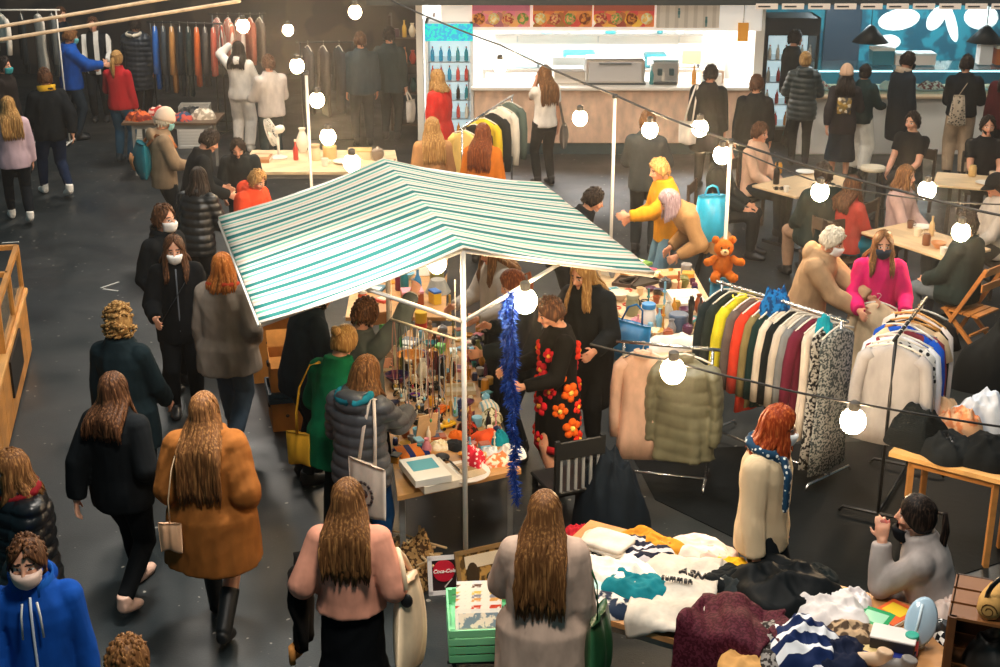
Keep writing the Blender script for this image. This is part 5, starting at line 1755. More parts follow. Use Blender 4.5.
# ---- cartons left of the stall
carton(P(296, 432)+Vector((-.02, .25, 0)), R(14), .46, .40, .26, '#b9783a', 'cardboard box with round holes at the bottom of the stack', flaps=False)
o = crate(P(296, 432)+Vector((-.02, .25, .262)), R(14), .50, .42, .10, '#28485a', 'flat blue crate between two cardboard boxes', slats=2, group=None, mk='plain')
carton(P(296, 432)+Vector((-.02, .25, .366)), R(12), .44, .38, .28, '#c1813f', 'open cardboard box with a yellow packet, second from the top of the stack')
carton(P(288, 402)+Vector((-.06, .30, .50)) if False else P(280, 392)+Vector((-.05, .45, 0)), R(10), .52, .40, .74, '#c8863f', 'tall cardboard box standing behind the stack by the stall')
ware('box', P(296, 432)+Vector((-.06, .28, .56)), '#e8d24a', 'yellow and white packet sticking out of the open cardboard box', s=(.10, .08, .14), col2='#f2eee0', group=None, name='packet', cat='packet')
ware('tin', P(296, 432)+Vector((.08, .28, .56)), '#77797c', 'grey tin sticking out of the open cardboard box', s=1.1, group=None)
# ---- wares table to the right of the stall
WT = 'wares on the right-hand table'
WX = 'long wooden table of jars and small wares between the canopy and the long rack'
trestle_table('wares_table', [(1.22, 11.35), (2.05, 11.75), (1.95, 13.9), (.98, 13.8)], .74, WX, top_col='#cdb08a')
for i, (px, py, k, col, c2, s, mk, lab) in enumerate((
        (619, 300, 'bowl', '#e8d8c4', '#d8622c', 1.2, 'stripez', 'white bowl with an orange band near the table left edge'),
        (632, 315, 'jar', '#8d8a68', '#a8a488', 1.35, 'plain', 'olive green glass jar on the wares table'),
        (648, 327, 'jar', '#e9e6e2', '#2a86c8', 1.5, 'plain', 'white canister with a bright blue lid on the wares table'),
        (655, 336, 'bowl', '#e8a24a', '#f0e0c0', .9, 'mottle', 'orange bowl in front of the blue lidded canister'),
        (678, 330, 'tin', '#4a5f7a', '#8fa2b4', 1.5, 'plain', 'blue grey tin box near the black hand stand'),
        (690, 327, 'handstand', '#1c1c1e', None, 1.3, 'plain', 'black hand shaped ring stand on the wares table'),
        (686, 302, 'book', '#ece6da', '#d8d2c6', 2.0, 'plain', 'large white open box lid lying on the wares table'),
        (640, 283, 'tray', '#2a2622', None, 1.3, 'plain', 'dark jewellery tray in the middle of the wares table'),
        (625, 283, 'tray', '#4a3a30', None, 1.0, 'plain', 'brown jewellery tray at the left edge of the wares table'),
        (665, 290, 'pot', '#3a3a3a', None, 1.0, 'plain', 'dark lidded pot beside the large white lid'),
        (657, 299, 'cup', '#3a332c', None, 1.0, 'plain', 'dark brown cup beside the lidded pot'),
        (645, 272, 'book', '#cf4f6a', '#f0d0d0', 1.0, 'plain', 'pink book under the arms of the person in khaki'),
        (657, 276, 'book', '#d89a5a', '#f0e0c0', 1.0, 'plain', 'tan book beside the pink book'),
        (640, 264, 'book', '#6f9a4c', '#e8ecd8', 1.0, 'plain', 'green book at the far end of the wares table'),
        (632, 272, 'book', '#e6dccb', '#b86a5a', 1.0, 'plain', 'cream book at the far end of the wares table'),
        (668, 281, 'box', '#c87a4a', '#e0a070', (.16, .12, .08), 'plain', 'terracotta coloured box on the far side of the wares table'),
        (676, 290, 'tin', '#d8b48a', None, .9, 'plain', 'tan tin behind the large white lid'),
        (640, 295, 'cup', '#e0c49a', None, .9, 'plain', 'tan cup behind the olive green jar'),
        (668, 318, 'vase', '#b9b6ac', None, .8, 'plain', 'pale grey vase near the blue grey tin'),
        (700, 318, 'bottle', '#33383a', None, .8, 'plain', 'dark bottle at the rack end of the wares table'))):
    W_(k, px, py, col, lab, s=s, col2=c2, mk=mk, rz=R(31*i % 90), group=WT)
rg = random.Random(3)
for i in range(12):
    for _ in range(60):
        bx, by = 616+rg.uniform(0, 46), 280+rg.uniform(0, 46)
        if free(on(bx, by), .045):
            break
    W_('bracelet', bx, by, ('#c8503a', '#2a2a2a', '#d8b050')[i % 3], '%s bead bracelet scattered by the jewellery trays' % ('red', 'black', 'gold')[i % 3], s=.9, group='bracelets on the wares table')
n_, tries = 0, 0
while n_ < 46 and tries < 3000:
    tries += 1
    px, y = 604+rg.random()*106, 262+rg.random()*78
    k = KS[(n_*3) % 10]
    s_ = (.10+.06*rg.random(), .08+.05*rg.random(), .05+.05*rg.random()) if k == 'box' else rg.uniform(.6, .95)
    q = on(px, y)
    u_ = (q.y-11.35)/2.45
    if not (1.22-.24*u_ < q.x-.07 and q.x+.07 < 2.05-.1*u_ and 11.75 < q.y < 13.75) or not free(q, ware_r(k, s_), .92):
        continue
    where = 'near half' if q.y < 12.6 else 'far half'
    c = rg.randrange(12)
    while (k, c, where) in seen:
        c = (c+1) % 12
    seen.add((k, c, where))
    n_ += 1
    W_(k, px, y, JC[c], '%s %s among the wares on the %s of the right-hand table' % (JN[c], {'candlestick': 'candle holder'}.get(k, k), where), s=s_, rz=rg.uniform(0, 3), col2=JC[(c+4) % 12] if k in ('book', 'box') else None, group=WT)
heap('cloth', on(672, 345), .5, .34, .10, mat('#e3d8cc', 'cloth'), 'pale crumpled cloth over the near end of the wares table', cat='cloth', group=None, rz=R(25))
# ------------------------------------------------------------------ racks of clothes
CHROME = mat('#c9cbcc', 'metal', metal=1.0, rough=.25)
def rack(a, b, z, label, col=None, name='clothes_rack', foot=.30, cat='clothes rack', low=True):
    a, b = Vector((a[0], a[1], 0)), Vector((b[0], b[1], 0))
    m = (a+b)/2
    r = empty(name, m)
    tag(r, label, cat)
    M = col or CHROME
    d = (b-a).normalized()
    pn = Vector((-d.y, d.x, 0))
    MB().tube([a-m-d*.06+Vector((0, 0, z)), b-m+d*.06+Vector((0, 0, z))], .014, 8).build('rail', M, r)
    for q in (a-m, b-m):
        MB().tube([q+Vector((0, 0, .06)), q+Vector((0, 0, z))], .013, 8).build('upright', M, r)
        MB().tube([q-pn*foot+Vector((0, 0, .02)), q-pn*foot*.9+Vector((0, 0, .06)), q+pn*foot*.9+Vector((0, 0, .06)), q+pn*foot+Vector((0, 0, .02))], .013, 8).build('foot', M, r)
    if low:
        MB().tube([a-m+Vector((0, 0, .06)), b-m+Vector((0, 0, .06))], .012, 8).build('base_bar', M, r)
    return r
def hang_row(a, b, z, items, where, group, cat='garment', off=0.0, wrz=None):
    """items: (t, kind, L, colour, name, opts)"""
    a, b = Vector((a[0], a[1], z)), Vector((b[0], b[1], z))
    d = (b-a).normalized()
    rz = math.atan2(d.y, d.x)+PI/2
    for i, it in enumerate(items):
        t, kind, L, col, nm = it[:5]
        o = it[5] if len(it) > 5 else {}
        lab = '%s on the %s' % (nm, where)
        garment(kind, a.lerp(b, t), rz+R(o.pop('turn', 0)), L, col, lab, group=group, **o)
RA, RB = P(722, 283, 1.40), P(842, 320, 1.40)
rack(RA, RB, 1.40, 'long chrome clothes rack with a bright yellow jacket near its far end')
hang_row(RA, RB, 1.40, [
    (.00, 'jacket', .80, '#1d2a2c', 'dark green black jacket, first at the far end,'),
    (.07, 'jacket', .78, '#26302c', 'black olive jacket behind the yellow one'),
    (.16, 'jacket', .84, '#e6d62e', 'bright yellow jacket', {'collar': '#efe04a', 'depth': .05}),
    (.25, 'jacket', .80, '#6d5f58', 'grey brown jacket between the yellow and the red ones'),
    (.33, 'coat', .98, '#e8432a', 'long bright red orange coat', {'depth': .05}),
    (.41, 'coat', .90, '#8a7a4e', 'khaki coat beside the red orange coat'),
    (.47, 'jacket', .88, '#16302e', 'bottle green jacket under the blue scarf'),
    (.53, 'shirt', .84, '#e3d3bd', 'cream shirt left of the dark jacket'),
    (.59, 'jacket', .86, '#141a1c', 'black jacket between two pale shirts'),
    (.65, 'shirt', .88, '#cbbfae', 'beige shirt right of the black jacket'),
    (.71, 'jacket', .92, '#7d7f80', 'grey cardigan before the burgundy one'),
    (.77, 'shirt', .92, '#6e2337', 'burgundy blouse'),
    (.84, 'dress', 1.02, '#e9dccb', 'long cream dress', {'depth': .05}),
    (.91, 'dress', 1.26, '#b9b6ae', 'long black and white patterned dress', {'mk': 'mottle', 'col2': '#15181a', 'scale': 1.6}),
    (.98, 'dress', 1.28, '#3d484a', 'long dark speckled dress at the near end', {'mk': 'mottle', 'col2': '#a8aaa4', 'scale': 2.2}),
], 'long chrome rack', 'garments on the long chrome rack')
m_ = RA.lerp(RB, .47)
h = heap('scarf', m_+Vector((0, 0, -.14)), .30, .20, .20, mat('#1673b8', 'mottle', col2='#0f3f70'), 'blue scarf draped over the middle of the long chrome rack', cat='scarf', group=None, rough=1.6)
q = RA.lerp(RB, .88)
heap('scarf', q+Vector((-.02, -.04, -.18)), .16, .14, .17, mat('#1596a8', 'cloth'), 'small teal scarf tied on the near part of the long rack', cat='scarf', group=None, rough=1.6)
# low rail with two coats
CA, CB = Vector((.98, 10.62, 0)), Vector((1.66, 10.45, 0))
rack(CA, CB, 1.18, 'low chrome rail between the stall and the long rack', foot=.2)
q = CA.lerp(CB, .22)+Vector((0, 0, 1.18))
garment('coat', q, R(-6), .98, '#d9b39c', 'pale pink long coat hanging on the low chrome rail', W=.36, depth=.07, group='coats on the low rail', collar='#e4c4b0')
q = CA.lerp(CB, .70)+Vector((0, 0, 1.18))
garment('puffer', q, R(-16), .95, '#6d6c56', 'olive grey padded coat hanging beside the pink coat', W=.46, depth=.12, mk='puffer', group='coats on the low rail', collar='#7a7864')
mb = MB()
pillow(mb, (0, 0, 0), .44, .36, .16, seed=21, pinch=.25)
o = mb.build('shopping_bag', mat('#1277b4', 'puffer', rough=.35), None, loc=PY(632, 322, 11.15), rot=(0, R(12), R(-10)))
tag(o, 'bright blue shopping bag hanging at the left edge of the wares table', 'bag')
MB().tube([(-.09, 0, -.02), (-.06, 0, .12), (0, 0, .16), (.06, 0, .12), (.09, 0, -.02)], .009, 6).build('handle', mat('#0f5a90', 'cloth'), o)
# right-hand rack
BLK = mat('#101214', 'plain', rough=.35)
SA, SB = P(896, 338, 1.50), P(925, 300, 1.50)
rack(SA, SB, 1.50, 'black clothes rack with a light grey long-sleeved top in front', col=BLK)
hang_row(SA, SB, 1.50, [
    (.04, 'shirt', .86, '#a9a6a6', 'light grey long sleeved top in front', {'W': .46}),
    (.16, 'shirt', .80, '#d9d4cc', 'white shirt with black spots behind the grey top', {'mk': 'spots', 'col2': '#1b1d20', 'turn': 8}),
    (.26, 'shirt', .84, '#e9e7ea', 'white shirt behind the spotted one', {'W': .50, 'turn': -6}),
    (.38, 'jacket', .80, '#8e3a44', 'wine red cardigan peeping out on the left', {'W': .50, 'turn': 26}),
    (.50, 'jacket', .70, '#1550b8', 'royal blue jacket peeping out on the right', {'W': .54, 'turn': -24}),
    (.60, 'tee', .62, '#e8c9a0', 'tan top on a wooden hanger', {'hanger': '#d99a4c', 'turn': 12}),
    (.70, 'jacket', .66, '#1c1a1a', 'black jacket on a wooden hanger', {'hanger': '#d99a4c', 'turn': -8}),
    (.82, 'shirt', .66, '#e8d6cc', 'pale pink shirt at the back', {'hanger': '#e0a458', 'turn': -20, 'W': .52}),
    (.92, 'tee', .60, '#2a2422', 'dark brown top, last at the far end,', {'turn': 6}),
], 'black rack', 'garments on the black rack')
# racks at the far left
LA, LB = PY(150, 22, 23.6), PY(222, 22, 23.6)
zr = LA.z
rack((LA.x, 23.6), (LB.x, 23.4), zr, 'tall rack of dark coats against the back wall at the upper left', col=BLK)
hang_row((LA.x, 23.6), (LB.x, 23.4), zr, [
    (.06, 'coat', 1.05, '#1e5fb0', 'narrow bright blue coat', {'W': .40, 'turn': 22}), (.18, 'coat', 1.1, '#39424a', 'slate coat right of the blue one', {'turn': 22}), (.30, 'coat', 1.1, '#b07c46', 'tan coat', {'turn': 22}),
    (.42, 'coat', 1.15, '#15232b', 'near-black long coat beside the tan coat', {'turn': 22}), (.54, 'coat', 1.15, '#1a2f31', 'dark green long coat', {'turn': 22}), (.66, 'coat', 1.0, '#d4672e', 'orange coat', {'W': .40, 'turn': 22}),
    (.78, 'coat', 1.0, '#4e4a48', 'charcoal coat right of the orange one', {'turn': 22}), (.90, 'jacket', .8, '#c8604a', 'coral jacket', {'turn': 22})],
    'tall rack at the upper left', 'coats on the tall rack at the upper left')
LA, LB = PY(212, 14, 24.2), PY(262, 14, 24.2)
zr2 = LA.z
rack((LA.x, 24.2), (LB.x, 24.2), zr2, 'rack of striped shirts near the glowing bulbs at the upper left', col=BLK)
hang_row((LA.x, 24.2), (LB.x, 24.2), zr2, [
    (.10, 'shirt', .75, '#c8503c', 'red and white striped shirt', {'mk': 'stripex', 'col2': '#e8dccb', 'scale': 22, 'turn': 22}), (.32, 'shirt', .78, '#d9785c', 'salmon striped shirt', {'mk': 'stripex', 'col2': '#efe2d0', 'scale': 18, 'turn': 22}),
    (.54, 'shirt', .75, '#e8d4c4', 'pale striped shirt', {'mk': 'stripex', 'col2': '#b05a4a', 'scale': 20, 'turn': 22}), (.76, 'shirt', .78, '#b8644c', 'brick coloured shirt', {'turn': 22}), (.95, 'jacket', .8, '#7a6a5c', 'taupe jacket', {'turn': 22})],
    'striped shirt rack', 'shirts on the striped shirt rack')
LA, LB = PY(4, 10, 22.6), PY(56, 10, 22.6)
zr3 = LA.z
rack((LA.x-.3, 22.6), (LB.x, 22.6), zr3, 'white rack with pale blouses in the upper left corner', col=WH_)
hang_row((LA.x-.3, 22.6), (LB.x, 22.6), zr3, [(.22, 'shirt', .50, '#efe6d8', 'cream blouse at the left end', {'turn': 40}), (.50, 'jacket', .95, '#22282c', 'dark jacket in the middle', {'turn': 22}), (.74, 'dress', 1.02, '#ece4d8', 'long white blouse', {'turn': 40, 'W': .36}), (.93, 'coat', 1.0, '#5b6060', 'grey coat at the right end', {'turn': 22})],
    'white rack', 'garments on the white rack')
LA, LB = PY(300, 42, 22.8), PY(352, 42, 22.8)
rack((LA.x, 22.8), (LB.x, 22.8), LA.z, 'rack of greyish coats behind the lit bulbs left of the two men', col=BLK)
hang_row((LA.x, 22.8), (LB.x, 22.8), LA.z, [(.15, 'coat', 1.1, '#4a4644', 'charcoal long coat', {'turn': 22}), (.45, 'coat', 1.15, '#5a5048', 'brown grey long coat', {'turn': 22}), (.75, 'coat', 1.1, '#33383c', 'dark slate long coat', {'turn': 22})], 'greyish coat rack', 'coats on the greyish rack')
# rack with the yellow and black tops behind the stall
LA, LB = P(462, 128, 1.45), P(512, 96, 1.45)
rack(LA, LB, 1.45, 'short rack of yellow and black tops behind the canopy', col=CHROME)
hang_row(LA, LB, 1.45, [(.06, 'jacket', .7, '#e8c878', 'pale yellow jacket in front', {'turn': -20}), (.24, 'jacket', .7, '#15181a', 'black jacket behind the pale yellow one', {'turn': -20}), (.42, 'jacket', .7, '#d8b82e', 'mustard yellow jacket', {'turn': -20}), (.60, 'jacket', .7, '#1f2426', 'charcoal jacket behind the mustard one', {'turn': -20}), (.78, 'jacket', .7, '#e9e0d0', 'off-white jacket', {'turn': -20}), (.95, 'jacket', .75, '#5a6a62', 'sage jacket at the far end', {'turn': -20})],
    'short rack behind the canopy', 'tops on the short rack behind the canopy')
# ---- market tables at the far left
FT = 'far-left wares'
q = P(178, 118, .80)
trestle_table('market_table', [(q.x-.75, q.y-.35), (q.x+.62, q.y-.35), (q.x+.62, q.y+.4), (q.x-.75, q.y+.4)], .80, 'dark market table of colourful clothes in front of the tall coat rack', top_col='#5a4632')
for i, (dx, dy, w, d, h, col, c2, nm) in enumerate(((-.55, -.1, .36, .3, .14, '#d86a3a', '#7a2a20', 'orange red'), (-.2, .08, .34, .3, .12, '#7a2f3a', '#e0b090', 'wine red'), (.1, -.12, .32, .28, .12, '#2a4a6a', '#c85040', 'blue and red'), (.38, .0, .36, .3, .16, '#e6dac8', '#a89a88', 'cream'), (-.35, .24, .3, .2, .13, '#c23a34', '#f0c8b8', 'bright red'), (.15, .26, .4, .2, .15, '#20262a', '#5a5a58', 'black'))):
    heap('clothes', (q.x+dx, q.y+dy, .80), w, d, h, mat(col, 'mottle', col2=c2, scale=.6), '%s clothes heap on the dark market table at the upper left' % nm, group='clothes on the far-left table')
for i, (px, py, col, nm) in enumerate(((148, 124, '#c9c4b8', 'grey white wire basket left under the dark market table'), (196, 132, '#e6e2da', 'white wire basket stacked in front of the dark market table'), (196, 110, '#dcd6cc', 'off-white wire basket behind the stacked one'))):
    crate(P(px, py+14), R(4), .5, .36, .34, col, nm, name='wire_basket', slats=7, cat='basket', mk='plain', group='wire baskets')
heap('clothes', P(198, 118, .36)+Vector((0, -.2, .0)), .40, .30, .16, mat('#c8202c', 'cloth'), 'bright red garment on top of the white wire basket', group=None)
heap('clothes', P(138, 130, .0), .3, .3, .18, mat('#c87a3a', 'mottle', col2='#7a4a2a'), 'orange brown bundle on the floor by the jeans wearer', group=None, cat='bundle')
# ---- glowing bric-a-brac table behind the canopy
q0, q1, q2, q3 = P(240, 172, .76), P(400, 172, .76), P(395, 150, .76), P(252, 150, .76)
trestle_table('bright_table', [q0.xy, q1.xy, q2.xy, q3.xy], .76, 'pale bric-a-brac table under the glowing bulbs behind the canopy', top_col='#d9c29c')
f = empty('desk_fan', P(279, 158, .76))
tag(f, 'round white desk fan standing on the pale table at the left', 'fan')
WP = mat('#e9e6dd', 'plain', rough=.35)
MB().lathe([(.11, 0), (.115, .015), (.05, .04), (.02, .05), (.0, .05)], n=20).build('base', WP, f, angle=40)
MB().tube([(0, 0, .04), (0, 0, .28)], .018, 10).build('stem', WP, f)
FM = Matrix.Rotation(R(72), 3, 'Y')
FC = Vector((-.06, -.02, .36))
mb = MB()
for k in range(9):
    r = .04+.145*k/8
    mb.tube([FC+FM @ Vector((r*math.cos(t), r*math.sin(t), -.05-.02*math.cos(PI*k/8*.5))) for t in [2*PI*i/28 for i in range(29)]], .003, 4)
for k in range(24):
    t = 2*PI*k/24
    mb.tube([FC+FM @ Vector((.03*math.cos(t), .03*math.sin(t), -.07)), FC+FM @ Vector((.18*math.cos(t), .18*math.sin(t), -.05)), FC+FM @ Vector((.185*math.cos(t), .185*math.sin(t), .0)), FC+FM @ Vector((.05*math.cos(t), .05*math.sin(t), .05))], .0028, 4)
mb.build('guard', WP, f)
for k in range(4):
    t = PI/2*k
    MB().loft([FC+FM @ Vector((.02*math.cos(t), .02*math.sin(t), -.02)), FC+FM @ Vector((.10*math.cos(t+.2), .10*math.sin(t+.2), -.03)), FC+FM @ Vector((.165*math.cos(t+.35), .165*math.sin(t+.35), -.01))], [(.012, .004), (.055, .004), (.05, .003)], 10, side=FM @ Vector((-math.sin(t+.3), math.cos(t+.3), .3))).build('blade', mat('#ddd8cc', 'plain'), f)
MB().loft([FC+FM @ Vector((0, 0, .02)), FC+FM @ Vector((0, 0, .12)), FC+FM @ Vector((0, 0, .16))], [.05, .055, .03], 14).build('motor', WP, f)
for i, (px, py, k, col, c2, s, mk, lab) in enumerate((
        (262, 160, 'book', '#b07a4a', '#e8d0a8', 1.6, 'plain', 'brown wooden board left of the fan'), (296, 160, 'bottle', '#c83a2c', '#e8d8c0', 1.0, 'plain', 'red bottle right of the fan'), (303, 152, 'vase', '#efe8da', None, 1.6, 'plain', 'tall white vase right of the fan'),
        (316, 160, 'jar', '#e8d9b0', '#c8b088', 1.4, 'plain', 'cream jar under the glowing bulbs'), (330, 158, 'tin', '#d8b878', None, 1.6, 'plain', 'straw coloured tin under the glowing bulbs'), (345, 163, 'plate', '#f0ead8', None, 1.3, 'plain', 'white plate on the pale table near the canopy'),
        (360, 158, 'box', '#e2cfa4', '#d0b070', (.3, .2, .12), 'plain', 'sand coloured box right of the white plate'), (378, 160, 'pot', '#8a7a6a', None, 1.3, 'plain', 'grey brown pot at the right end of the pale table'), (388, 164, 'book', '#9a6a4a', '#e0d0b0', 1.3, 'plain', 'brown book at the right end of the pale table'),
        (248, 166, 'bowl', '#d8cbb4', None, 1.2, 'plain', 'beige bowl at the left end of the pale table'), (325, 166, 'cup', '#f2ece0', None, 1.2, 'plain', 'white cup in front of the straw coloured tin'))):
    W_(k, px, py, col, lab, s=s, col2=c2, mk=mk, z=.76, group='wares on the pale table behind the canopy')
# ---- shelf of goods left of the drinks fridge
g0 = PY(413, 60, 23.9)
gs = empty('goods_shelf', (g0.x, 23.9, 0))
tag(gs, 'dark open shelf of goods left of the white glowing fridge', 'shelf')
for x in (-.36, .36):
    MB().box((x, 0, .95), (.04, .36, 1.9)).build('side_panel', mat('#3a2a20', 'wood'), gs, False)
for z in (.10, .62, 1.08, 1.52):
    MB().box((0, 0, z), (.70, .36, .025)).build('board', mat('#4a3626', 'wood'), gs, False)
for i in range(15):
    z = (.633, 1.093, 1.533)[i // 5]
    k = ('jar', 'vase', 'tin', 'bottle', 'pot')[(i*3) % 5]
    col, nm = (('#c8442c', 'red'), ('#d8a83c', 'golden'), ('#7a4a2a', 'brown'), ('#d8c8a8', 'cream'), ('#2a5a5a', 'teal'), ('#c87a4a', 'clay'), ('#4a2a3a', 'plum'))[(i*2) % 7]
    ware(k, (g0.x-.26+.13*(i % 5), 23.86, z), col, '%s %s on the %s board of the dark goods shelf' % (nm, {'pot': 'lidded pot'}.get(k, k), ('lower', 'middle', 'top')[i // 5]), s=1.1, group='goods on the dark shelf')
# ---- clothes table in the foreground
C0 = Vector((.60, 8.50, 0))
cu_, cv_ = Vector((.866, -.5, 0)), Vector((-.5, -.866, 0))
cor = [C0+cv_*1.06, C0+cv_*1.06+cu_*2.5, C0+cu_*2.5, C0]
trestle_table('clothes_table', [p.xy for p in cor], .72, 'long wooden table covered with second-hand clothes in the foreground', top_col='#b98552')
TZ = .722
CG = 'clothes on the foreground table'
def on2(px, py, dz=0):
    return P(px, py, TZ+dz)
folded('sweater', on2(607, 550), .34, .26, .07, mat('#d9c8b2', 'knit'), 'beige folded sweater under the white folded top at the far left corner', rz=R(-20), group=CG)
folded('sweater', on2(608, 547, .075), .30, .24, .06, mat('#d4c9ba', 'cloth'), 'off-white folded top crowning the stack at the far left corner', rz=R(-34), group=CG)
for i, (px, py, w, d, h, m, rz, lab) in enumerate((
        (648, 548, .36, .22, .10, mat('#c98a2a', 'cloth'), -28, 'mustard orange crumpled top behind the navy striped one'),
        (664, 553, .20, .16, .07, mat('#b8762a', 'mottle', col2='#d8a858'), 20, 'ochre scarf end at the back edge of the table'),
        (636, 560, .34, .28, .11, mat('#171c30', 'stripe', col2='#cfc8cc', scale=15), 22, 'navy shirt with thin white stripes by the mustard top'),
        (594, 566, .20, .26, .08, mat('#e4ddd0', 'check', col2='#17181a', scale=1.1), 10, 'black and white checked cloth at the left edge'),
        (616, 578, .40, .28, .10, mat('#eae0d2', 'cloth'), -10, 'white crumpled blouse in front of the striped navy shirt'),
        (605, 592, .30, .14, .06, mat('#b9d9d4', 'cloth'), -12, 'pale mint cloth beside the teal one'),
        (636, 592, .30, .34, .12, mat('#14707c', 'cloth'), 28, 'teal crumpled shirt left of the big white t-shirt'),
        (602, 607, .34, .20, .08, mat('#d8d0c4', 'mottle', col2='#1d2a3e', scale=.5), -14, 'white and navy blotched cloth below the mint one'),
        (700, 551, .30, .24, .07, mat('#e6d2c4', 'cloth'), -30, 'pale pink cloth at the back edge behind the white t-shirt'),
        (717, 557, .22, .18, .06, mat('#d9b8a8', 'cloth'), 10, 'dusty rose cloth next to the yellow one'),
        (735, 570, .24, .14, .06, mat('#e8b424', 'cloth'), -36, 'bright yellow cloth at the back edge'),
        (730, 583, .24, .20, .10, mat('#191d1f', 'cloth'), 10, 'black cloth between the yellow cloth and the burgundy knit'),
        (783, 594, .50, .46, .17, mat('#0d1113', 'cloth', rough=.6), -20, 'large black leather jacket heaped behind the patterned cloth'),
        (742, 590, .22, .22, .09, mat('#2a2f31', 'cloth'), 15, 'charcoal cloth at the left of the black leather jacket'),
        (818, 577, .16, .2, .06, mat('#1d2324', 'cloth'), 25, 'small black cloth at the far edge right of the sweater wearer'),
        (830, 615, .34, .28, .12, mat('#e6dedb', 'fluff'), -25, 'white lace blouse crumpled beside the green booklet'),
        (850, 607, .18, .16, .10, mat('#efe6e6', 'fluff'), 15, 'small white frilled cloth by the green booklet'),
        (766, 645, .34, .40, .09, mat('#8d8782', 'mottle', col2='#2a2624', scale=1.4), 25, 'grey black patterned cloth left of the navy striped sweater'),
        (801, 652, .34, .36, .14, mat('#16264e', 'stripe', col2='#dfe0e4', scale=9), 12, 'navy sweater with broad white stripes at the front edge'),
        (836, 660, .30, .30, .09, mat('#121a30', 'cloth'), -15, 'dark navy trousers right of the broad striped sweater'),
        (858, 640, .28, .20, .09, mat('#b49878', 'mottle', col2='#4a3a2c', scale=.5), -20, 'tan fur-trimmed cloth before the black white box'),
        (742, 664, .2, .2, .06, mat('#c8965a', 'cloth'), 0, 'camel cloth at the front edge by the burgundy knit'))):
    heap('garment', on2(px, py), w*1.38, d*1.38, h*1.0, m, lab, rz=R(rz), group=CG, rough=1.5)
# big white T-shirt with dark lettering, laid flat and hanging over the edge
tc_ = on2(674, 600)
def bend(x, y, lift=.05):
    """local cloth coordinates on the table: x along, y up the shirt; the hem droops over the front edge"""
    q = Vector((tc_.x, tc_.y, 0))+tx*x+ty*y
    s = (q-C0).dot(cv_)-1.04
    z = TZ+lift+.012*math.sin(x*17+y*9)+.010*math.sin(y*23-x*6)+.012*abs(math.sin(x*31+3*math.sin(y*8)))*abs(math.sin(y*11+x*5))
    if s > 0:
        q = q-cv_*(s*.85)+cv_*.012
        z -= s*.95
    return Vector((q.x, q.y, z))
an = R(-12)
tx, ty = Vector((math.cos(an), math.sin(an), 0)), Vector((-math.sin(an), math.cos(an), 0))
f1 = lambda u, v: bend((u-.5)*.52*(1-.06*math.sin(PI*v)), (v-.5)*.86+(.03*math.cos((u-.5)*PI)-.03 if v > .9 else 0))
f2 = lambda u, v: bend(-.25-.20*u, .30-.09*u+(v-.5)*.20*(1-.12*u), .045)
f3 = lambda u, v: bend(.25+.20*u, .30-.09*u+(v-.5)*.20*(1-.12*u), .045)
o = spread('t_shirt', [f1, f2, f3], 30, 36, .014, mat('#c6bdb0', 'cloth'), 'large white t-shirt with small dark lettering laid flat across the table', group=CG)
pz = bend(.07, .14, .0667)
e_ = math.atan2(ty.x, ty.y)
text('ASN', .085, mat('#2a2c33', 'plain'), o, bend(.09, .20, .082), (R(0), R(0), an+R(-18)), ext=.012)
text('summer.', .055, mat('#3a3c42', 'plain'), o, bend(.01, .06, .082), (0, 0, an+R(-6)), ext=.012)
# burgundy knit with its hem over the edge
tc_ = on2(722, 646)
an = R(-30)
tx, ty = Vector((math.cos(an), math.sin(an), 0)), Vector((-math.sin(an), math.cos(an), 0))
g1 = lambda u, v: bend((u-.5)*.50, (v-.55)*.74, .095+.022*math.sin(u*9+v*4)+.012*abs(math.sin(u*17+v*13)))
g2 = lambda u, v: bend(.23+.14*u, .22-.14*u+(v-.5)*.2, .10)
spread('sweater', [g1, g2], 30, 36, .02, mat('#3a101a', 'mottle', col2='#52202c', scale=2.5), 'burgundy knitted sweater hanging over the front edge of the table', group=CG)
heap('garment', Vector((tc_.x-.14, tc_.y-.62, 0)), .44, .34, .16, mat('#15181b', 'cloth'), 'black garments fallen in front of the table below the burgundy knit', group=None)
# wares at the right end of the table
W2 = 'small wares at the right end of the clothes table'
W_('book', 872, 625, '#1c9a5a', 'green booklet with pale print beside the white lace blouse', s=1.25, col2='#9fd8b4', rz=R(-35), z=TZ, group=W2)
W_('book', 893, 617, '#e0622c', 'orange and yellow book behind the green booklet', s=1.2, col2='#e8c02c', rz=R(-50), z=TZ, group=W2)
W_('book', 884, 655, '#1a2a78', 'thick navy boxed book under the black and white box', s=1.55, col2='#c8b078', rz=R(60), z=TZ, group=W2, name='boxed_book')
W_('box', 893, 645, '#2a2624', 'black box with a white lid on the navy boxed book', s=(.24, .15, .075), col2='#d9d2cc', rz=R(-22), z=TZ+.048, group=W2)
o = MB().lathe([(.001, -.02), (.10, -.018), (.115, 0), (.10, .018), (.001, .02)], n=26, M=Matrix.Diagonal((.78, 1.25, 1))).build('plastic_hood', mat('#a9c4d6', 'plain', rough=.15), None, loc=on2(921, 622, .16), rot=(R(62), R(12), R(-12)))
tag(o, 'pale blue oval plastic case standing at the right end of the table', 'case')
MB().tube([(-.02, -.1, .02), (-.02, 0, .03), (-.02, .1, .02)], .008, 6).build('rib', mat('#c8dae4', 'plain'), o)
heap('shoe_bag', on2(946, 615), .20, .24, .13, mat('#e6cfc4', 'cloth'), 'pale pink bag left of the wooden crates', cat='bag', group=None)
heap('shirt', on2(950, 640), .16, .40, .10, mat('#e8e6e2', 'check', col2='#101216', scale=1.3), 'black and white checked shirt hanging beside the wooden crates', group=None, rz=R(20))
